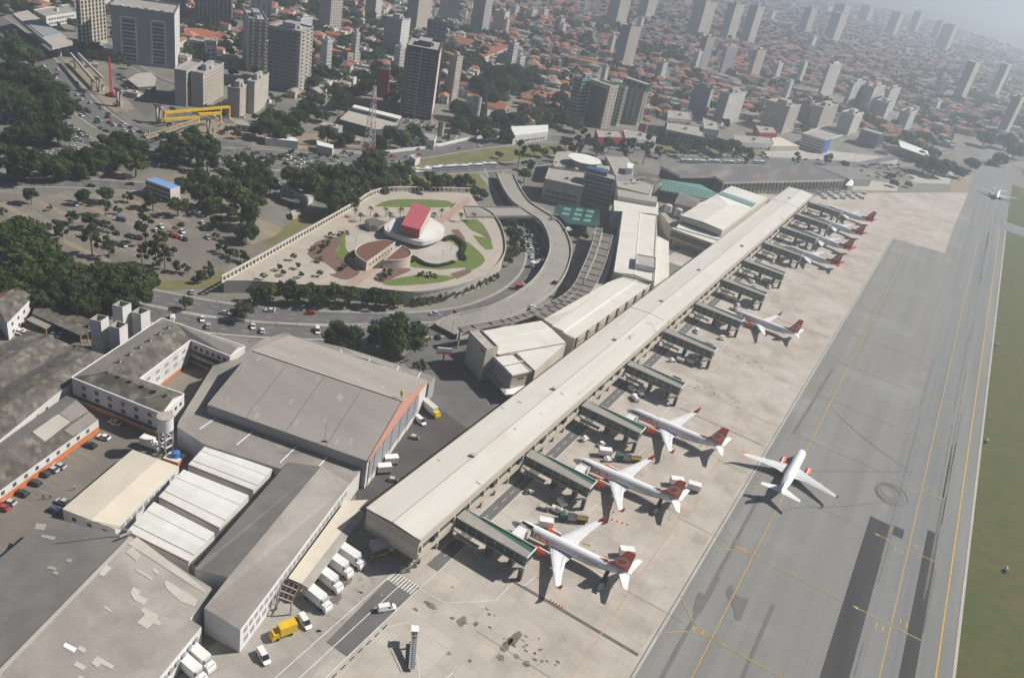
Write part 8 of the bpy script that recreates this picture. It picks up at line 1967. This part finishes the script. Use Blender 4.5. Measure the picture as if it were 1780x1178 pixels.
def f_stair(T):
    b = MB()
    for i in range(16): b.box((-4.4 + i * .5, 0, .9 + i * .2), (.52, 1.3, .18), 0, 'metal_grey')
    for sg in (-.7, .7): b.beam((-4.6, sg, 1.7), (3.4, sg, 5.0), .09, .09, 'concrete'); b.beam((-4.6, sg, .9), (3.4, sg, 4.1), .2, .3, 'metal_grey')
    part('steps', b, T, local=True); lp(T, 'landing', ('box', (4.2, 0, 3.9), (1.9, 1.7, .2), 0, 'white_paint'), ('box', (4.2, 0, 5.0), (2.0, 1.9, .15), 0, 'white_paint'), ('box', (4.2, .85, 4.1), (1.8, .06, .9), 0, 'white_paint'), ('box', (4.2, -.85, 4.1), (1.8, .06, .9), 0, 'white_paint'))
    lp(T, 'chassis', ('box', (0, 0, .35), (7.6, 1.7, .4), 0, 'steel_dark'), ('box', (2.4, 0, .7), (.3, 1.2, 3.2), 0, 'steel_dark')); wheels(T, (-2.6, 2.6), 1.9, .38)
def f_belt(T):
    lp(T, 'belt', ('beam', (-4.4, 0, .9), (4.2, 0, 3.3), 1.1, .35, 'steel_dark'), ('beam', (-4.4, .6, 1.1), (4.2, .6, 3.5), .1, .3, 'dark_concrete')); lp(T, 'chassis', ('box', (-.6, 0, .35), (5.4, 1.7, .7), 0, 'steel_dark')); wheels(T, (-2.6, 1.4), 1.8, .36)
gse('mobile_stairs', 'long mobile aircraft stairs standing alone on the apron near the bottom', 'stairs', None, math.radians(125), f_stair, loc=(-68.5, 122.5, 0))
gse('lift_truck', 'grey high-lift cabin truck in the shadow of the pier end', 'lift truck', (662, 962), math.radians(65), f_lift)
gse('belt_loader', 'dark belt loader reaching the tail of the nearest orange-tailed jet', 'belt loader', (1048, 1014), math.radians(95), f_belt); gse('belt_loader', 'dark belt loader reaching the tail of the second orange-tailed jet', 'belt loader', (1143, 884), math.radians(95), f_belt)
gse('fuel_truck', 'green and yellow fuel truck beside the nearest orange-tailed jet', 'fuel truck', (995, 905), hd_((1021, 908), (969, 902)), f_fuel); gse('fuel_truck', 'green and yellow fuel truck beside the second orange-tailed jet', 'fuel truck', (1090, 801), hd_((1114, 802), (1066, 797)), f_fuel)
for px, rz, lab in (((1087, 966), .6, 'white service cabin behind the tail of the nearest orange-tailed jet'), ((1174, 843), .6, 'larger white service cabin behind the tail of the second orange-tailed jet'), ((1204, 852), .3, 'white service cabin farther right behind the tail of the second orange-tailed jet'), ((679, 806), .9, 'upper of two white boxes at the hangar corner'), ((667, 821), .9, 'lower of two white boxes at the hangar corner'), ((1050, 792), .6, 'white service cabin left of the second fuel truck'), ((947, 916), .5, 'white service cabin hidden behind the nose of the nearest orange-tailed jet')): gse('service_cabin', lab, 'service cabin', px, rz, f_cabin, 'white service cabins')
TR = None; TG = 'white covered trailers on the apron'
for px, rz, lab in (((976, 877), -.5, 'white covered trailer farther from the nearest fuel truck'), ((967, 889), .2, 'white covered trailer just behind the cab of the nearest fuel truck'), ((1098, 679), -.4, 'leftmost white covered trailer of the bunch by the third bridge'), ((1116, 678), -.4, 'rear white covered trailer of the bunch by the third bridge'), ((1113, 686), -.7, 'middle white covered trailer of the bunch by the third bridge'), ((1103, 695), -.6, 'front white covered trailer of the bunch by the third bridge'), ((1182, 628), .0, 'left of two white covered trailers under the fourth bridge'), ((1199, 631), .0, 'right of two white covered trailers under the fourth bridge'), ((1265, 519), -.2, 'left of two white covered trailers by the seventh bridge'), ((1277, 523), -.2, 'right of two white covered trailers by the seventh bridge'), ((1316, 485), -.2, 'left of two white covered trailers by the eighth bridge'), ((1330, 490), -.2, 'right of two white covered trailers by the eighth bridge'), ((1254, 563), .6, 'white covered trailer under the fifth bridge')):
    if TR is None: TR = gse('covered_trailer', lab, 'trailer', px, rz, f_trailer, TG)
    else: g = P(*px); clone(TR, loc=(g.x, g.y, .04), rz=rz, label=lab, group=TG)
G2 = [None, None]
for i in range(46):
    k = rnd.choice((0, 0, 1)); y = BY[rnd.randrange(1, 12)] + rnd.choice((rnd.uniform(-17, -8), rnd.uniform(8, 16))); x = rnd.uniform(-79, -64)
    if y < 190: continue
    lab, grp = (('white tow tractor standing between the boarding bridges', 'tow tractors between the bridges'), ('baggage dolly standing between the boarding bridges', 'baggage dollies between the bridges'))[k]
    if G2[k] is None: G2[k] = gse(('tow_tractor', 'baggage_dolly')[k], lab, ('tractor', 'dolly')[k], None, rnd.uniform(0, 6.28), (f_tug, f_dolly)[k], grp, (x, y, 0))
    else: clone(G2[k], loc=(x, y, .04), rz=rnd.uniform(0, 6.28))
for i in range(16):
    px = (1425 + i * 5.2 + rnd.uniform(-2, 2), 337 + (i % 3) * 4.2); g = P(*px)
    if i % 2: clone(TR, loc=(g.x, g.y, .04), rz=rnd.uniform(-.3, .3), label='white service vehicle parked beyond the far end of the pier', group='service vehicles beyond the pier end')
    else: put(car_proto('white', True), (g.x, g.y, .04), rnd.uniform(-.3, .3), 'white van parked beyond the far end of the pier', 'vans beyond the pier end')
for px, rz, lab in (((721, 762), .5, 'flat trailer with a pale load on the dark yard before the hangar'), ((684, 836), .5, 'flat trailer beside the white boxes at the hangar corner'), ((715, 984), .9, 'baggage cart at the crosswalk by the pier corner'), ((703, 992), .9, 'second baggage cart towed behind at the crosswalk by the pier corner')):
    gse('flat_trailer', lab, 'trailer', px, rz, f_dolly)
# signs in the grass and apron cones
for px, lab in (((1748, 992), 'white sign box with its shadow standing in the airfield grass'), ((1732, 600), 'white marker board at the upper edge of the airfield grass'), ((1715, 768), 'small pale marker board at the grass kerb in the middle')):
    g = P(*px); b = MB(); b.box((g.x, g.y, 0), (.5, 2.0, 1.5), .1, 'white_paint', 'concrete'); solid('marker_board', b, lab, 'sign')
CN = None
for px in [(1052 + i * 5, 872 + i * 6) for i in range(4)] + [(1064 + i * 9, 903 + i * 3) for i in range(4)] + [(957 + i * 5, 1044 + i * 3) for i in range(5)]:
    g = P(*px)
    if CN is None: b = MB(); b.box((g.x, g.y, 0), (.5, .5, .06), 0, 'livery_orange'); b.cyl((g.x, g.y, .06), .2, .7, 'livery_orange', 8, r2=.05); CN = solid('traffic_cone', b, 'orange traffic cone standing on the apron near the jets', 'cone', 'traffic cones near the jets')
    else: clone(CN, loc=(g.x, g.y, .04))
# people
def person(px, rz, lab, shirt, z=0):
    g = P(px[0], px[1], z); me = bpy.data.meshes.new('person')
    V = [(0, 0, .95), (0, 0, 1.2), (0, 0, 1.42), (0, .02, 1.55), (0, .03, 1.68), (.1, 0, .9), (.12, .06, .5), (.12, .1, .06), (-.1, 0, .9), (-.12, -.1, .5), (-.12, -.16, .06), (.2, 0, 1.4), (.26, -.03, 1.12), (.24, .1, .9), (-.2, 0, 1.4), (-.26, .02, 1.12), (-.24, -.08, .9), (.12, .24, .03), (-.12, -.02, .03)]
    E = [(0, 1), (1, 2), (2, 3), (3, 4), (0, 5), (5, 6), (6, 7), (0, 8), (8, 9), (9, 10), (2, 11), (11, 12), (12, 13), (2, 14), (14, 15), (15, 16), (7, 17), (10, 18)]
    R_ = [.16, .15, .17, .06, .11, .1, .075, .05, .1, .075, .05, .075, .05, .04, .075, .05, .04, .045, .045]
    me.from_pydata(V, E, []); me.materials.append(MT[shirt]); me.materials.append(MT['steel_dark']); me.materials.append(MT['beige_wall'])
    o = bpy.data.objects.new('person', me); COL.objects.link(o); o.location = (g.x, g.y, z + .03); o.rotation_euler = (0, 0, rz); tag(o, lab, 'person')
    sk = o.modifiers.new('s', 'SKIN'); o.modifiers.new('u', 'SUBSURF').levels = 1
    for i, d in enumerate(me.skin_vertices[0].data): d.radius = (R_[i], R_[i]); d.use_root = i == 0
    dg = bpy.context.evaluated_depsgraph_get(); m2 = bpy.data.meshes.new_from_object(o.evaluated_get(dg)); o.modifiers.clear(); o.data = m2
    for p in m2.polygons: p.material_index = 1 if p.center.z < .92 else (2 if p.center.z > 1.5 else 0); p.use_smooth = True
person((76, 867), .5, 'person in dark clothes, left of two standing in the yard lane', 'car_black'); person((88, 867), 3.6, 'person in dark clothes, right of two standing in the yard lane', 'car_blue'); person((129, 851), 1, 'person beside the edge of the cream roof in the yard', 'box_white'); person(Q(440, 290, 3.927, (1338, 362))[0], 1, 'person walking on the plaza near the pink path', 'car_black', PZ)
person((960, 868), 2, 'person in a pale shirt near the covered trailers', 'box_white'); person((1012, 925), 2, 'person in orange behind the nearest fuel truck', 'livery_orange')
# street lamps along the roads
SL = None
for L, st, o in ((L_AVE2, 3, 8), (L_LOW, 4, 8), (L_FRONT, 5, -7.5), (L_AVE, 3, 12)):
    for i in range(4, len(L) - 2, st):
        p = offset_line(L, o)[i]; q = proj((p[0], p[1], 0))
        if not (-20 < q[0] < 1800 and q[1] > 180): continue
        if SL is None:
            SL = thing('street_lamp', 'slim grey street lamp along the airport roads', 'street lamp', (0, 0, 0), 0, 'street lamps along the roads'); b = MB(); b.tube([(0, 0, 0), (0, 0, 8.6), (.6, 0, 9.2), (1.8, 0, 9.4)], [.11, .08, .06, .05], 'metal_grey', 6); part('pole', b, SL, local=True); b = MB(); b.box((2.1, 0, 9.32), (.8, .3, .14), 0, 'concrete'); part('lamp_head', b, SL, local=True); SL.location = (p[0], p[1], 0)
        else: clone(SL, loc=(p[0], p[1], 0), rz=rnd.uniform(0, 6.28))
bs = thing('billboard', 'red and white advertising board on a post at the hangar corner', 'sign', at_px((768, 640))); g = P(768, 640)
b = MB(); b.cyl((g.x, g.y, 0), .3, 7, 'red_paint', 10); part('post', b, bs); b = MB(); b.box((g.x, g.y, 7), (6, .5, 2.6), .7, 'white_paint'); b.box((g.x, g.y, 6.9), (6.2, .6, .8), .7, 'livery_orange'); part('board', b, bs)
# ------------------------------------------------------------------ filling in around the avenue and the apartment blocks
pxsheet('avenue_asphalt', [[(60, 95), (110, 118), (165, 170), (225, 215), (300, 228), (430, 252), (430, 268), (330, 262), (240, 250), (150, 205), (95, 150)], [(188, 118), (215, 125), (270, 190), (255, 205), (215, 165)], [(300, 190), (420, 215), (415, 222), (300, 205)]], .012, 'road_asphalt')
pxsheet('works_ground', [[(112, 100), (150, 108), (185, 150), (230, 182), (222, 196), (190, 188), (150, 150)], [(268, 212), (420, 208), (440, 236), (330, 232)]], .02, 'dry_dirt')
mass('street tree among the apartment blocks behind the avenue', 'street trees among the apartment blocks', Rk + Sk, [(150, 85, 26), (165, 80, 24), (160, 95, 20), (210, 100, 18), (222, 112, 14), (325, 95, 16), (345, 92, 16), (400, 90, 18), (395, 110, 16), (405, 125, 18), (480, 172, 20), (465, 165, 16), (440, 172, 14), (540, 160, 18), (395, 225, 14), (410, 232, 16), (300, 190, 10), (285, 175, 10), (130, 40, 24), (100, 45, 18), (70, 55, 18), (20, 60, 22), (560, 75, 14), (610, 75, 16), (640, 100, 20), (655, 112, 22), (790, 130, 20), (800, 118, 18), (745, 225, 16), (775, 240, 14)])
mass('small roadside bush on the avenue verge', 'bushes on the avenue verge', ['shrub0', 'small0'], [(350 + i * 13 + rnd.uniform(-4, 4), 268 + rnd.uniform(-4, 8), 9 + rnd.uniform(0, 5)) for i in range(26)] + [(610 + i * 12, 285 + rnd.uniform(-5, 5), 9) for i in range(9)])
lot([(205, 130), (235, 150), (262, 175), (240, 172), (205, 145)], 14, .5, '%s car beside the workshop by the monorail works', '%s cars beside the workshop')
lot([(330, 192), (420, 200), (420, 206), (330, 200)], 14, .4, '%s car in the yard behind the yellow gantry', '%s cars behind the yellow gantry')
lot([(455, 268), (560, 280), (560, 290), (455, 284)], 18, .3, '%s car in the strip car park below the avenue', '%s cars below the avenue')
lot([(600, 190), (650, 205), (640, 216), (605, 205)], 12, .3, '%s car on the open parking deck', '%s cars on the parking deck')
lot([(395, 272), (440, 278), (440, 286), (395, 282)], 8, .3, '%s car parked left of the strip car park', '%s cars left of the strip car park')
for i, (px, w, h, m, lab) in enumerate((((232, 168), 9, 3.2, 'white_wall', 'white site cabin nearest to the monorail works bend'), ((248, 160), 11, 3.4, 'beige_wall', 'beige site shed behind the white site cabin'), ((160, 118), 8, 3.0, 'white_wall', 'white site cabin between the guideway beams and the hotel'), ((318, 108), 12, 6, 'cream_wall', 'cream flat-roofed house right of the grey hotel'), ((345, 84), 14, 7, 'white_wall', 'white flat-roofed house left of the scaffold towers'), ((400, 108), 12, 5, 'beige_wall', 'beige flat-roofed house below the scaffold towers'), ((455, 178), 12, 4, 'white_wall', 'white low house right of the cream apartment block'), ((430, 226), 14, 4, 'cream_wall', 'cream low station house below the cream apartment block'), ((610, 250), 12, 3.5, 'white_wall', 'white low shed left of the lattice mast'), ((575, 228), 14, 4, 'grey_wall', 'grey low shed left of the parking deck'), ((795, 196), 12, 6, 'white_wall', 'white flat-roofed house right of the plain beige tower'), ((735, 250), 10, 3.4, 'cream_wall', 'cream kiosk beside the white barrier wall'))):
    g = P(*px); T = thing('small_building', lab, 'building', (g.x, g.y, 0), .4 + .3 * (i % 3))
    lp(T, 'wall', ('box', (0, 0, 0), (w, w * .65, h), 0, m)); lp(T, 'roof', ('box', (0, 0, h), (w + .8, w * .65 + .8, .35), 0, 'concrete', 'flat_roof'), ('box', (w * .2, 0, h + .35), (2, 1.6, 1.2), 0, 'white_wall', 'concrete'))
    for k in range(4): lp(T, 'window', ('box', (-w * .36 + k * w * .24, -w * .335, h * .4), (w * .13, .1, h * .32), 0, 'window_dark'))
DB = None
for px in [(rnd.uniform(125, 215), 0) for _ in range(16)] + [(rnd.uniform(285, 420), 1) for _ in range(12)]:
    q = (px[0], 100 + (px[0] - 120) * .9 + rnd.uniform(-4, 8)) if px[1] == 0 else (px[0], rnd.uniform(214, 232)); g = P(*q)
    if DB is None: DB = thing('material_pile', 'pile of building material in the monorail works', 'pile', (g.x, g.y, 0), 0, 'material piles in the monorail works'); lp(DB, 'boards', ('box', (0, 0, 0), (3.4, 1.6, .8), 0, 'concrete'), ('box', (.3, .2, .8), (2.4, 1.0, .5), .3, 'brown_roof')); 
    else: clone(DB, loc=(g.x, g.y, 0), rz=rnd.uniform(0, 3), scale=rnd.uniform(.7, 1.5))
# prototypes that were never placed
for k in list(TP):
    if k not in USED:
        T = TP[k][0]
        for ch in list(T.children): bpy.data.objects.remove(ch)
        bpy.data.objects.remove(T)
for k, (T, used) in CARS.items():
    if not used:
        for ch in list(T.children): bpy.data.objects.remove(ch)
        bpy.data.objects.remove(T)
# only the 300 cars that show largest stay objects of their own
cars = sorted((o for o in COL.objects if o.get('category') == 'car'), key=lambda o: -ppm(o.location))
far = MB()
for o in cars[296:]:
    if o.type != 'MESH': continue
    R3 = o.matrix_basis; n0 = len(far.v); far.v.extend([tuple(R3 @ v.co) for v in o.data.vertices]); mi = [far.mi(m.name) for m in o.data.materials]
    for p in o.data.polygons: far.f.append(tuple(q + n0 for q in p.vertices)); far.m.append(mi[p.material_index])
    bpy.data.objects.remove(o)
fc_ = bpy.data.objects.new('distant_cars', far.mesh('distant_cars')); COL.objects.link(fc_); tag(fc_, 'the smallest cars in the traffic and car parks far from the viewer', 'cars', kind='stuff')
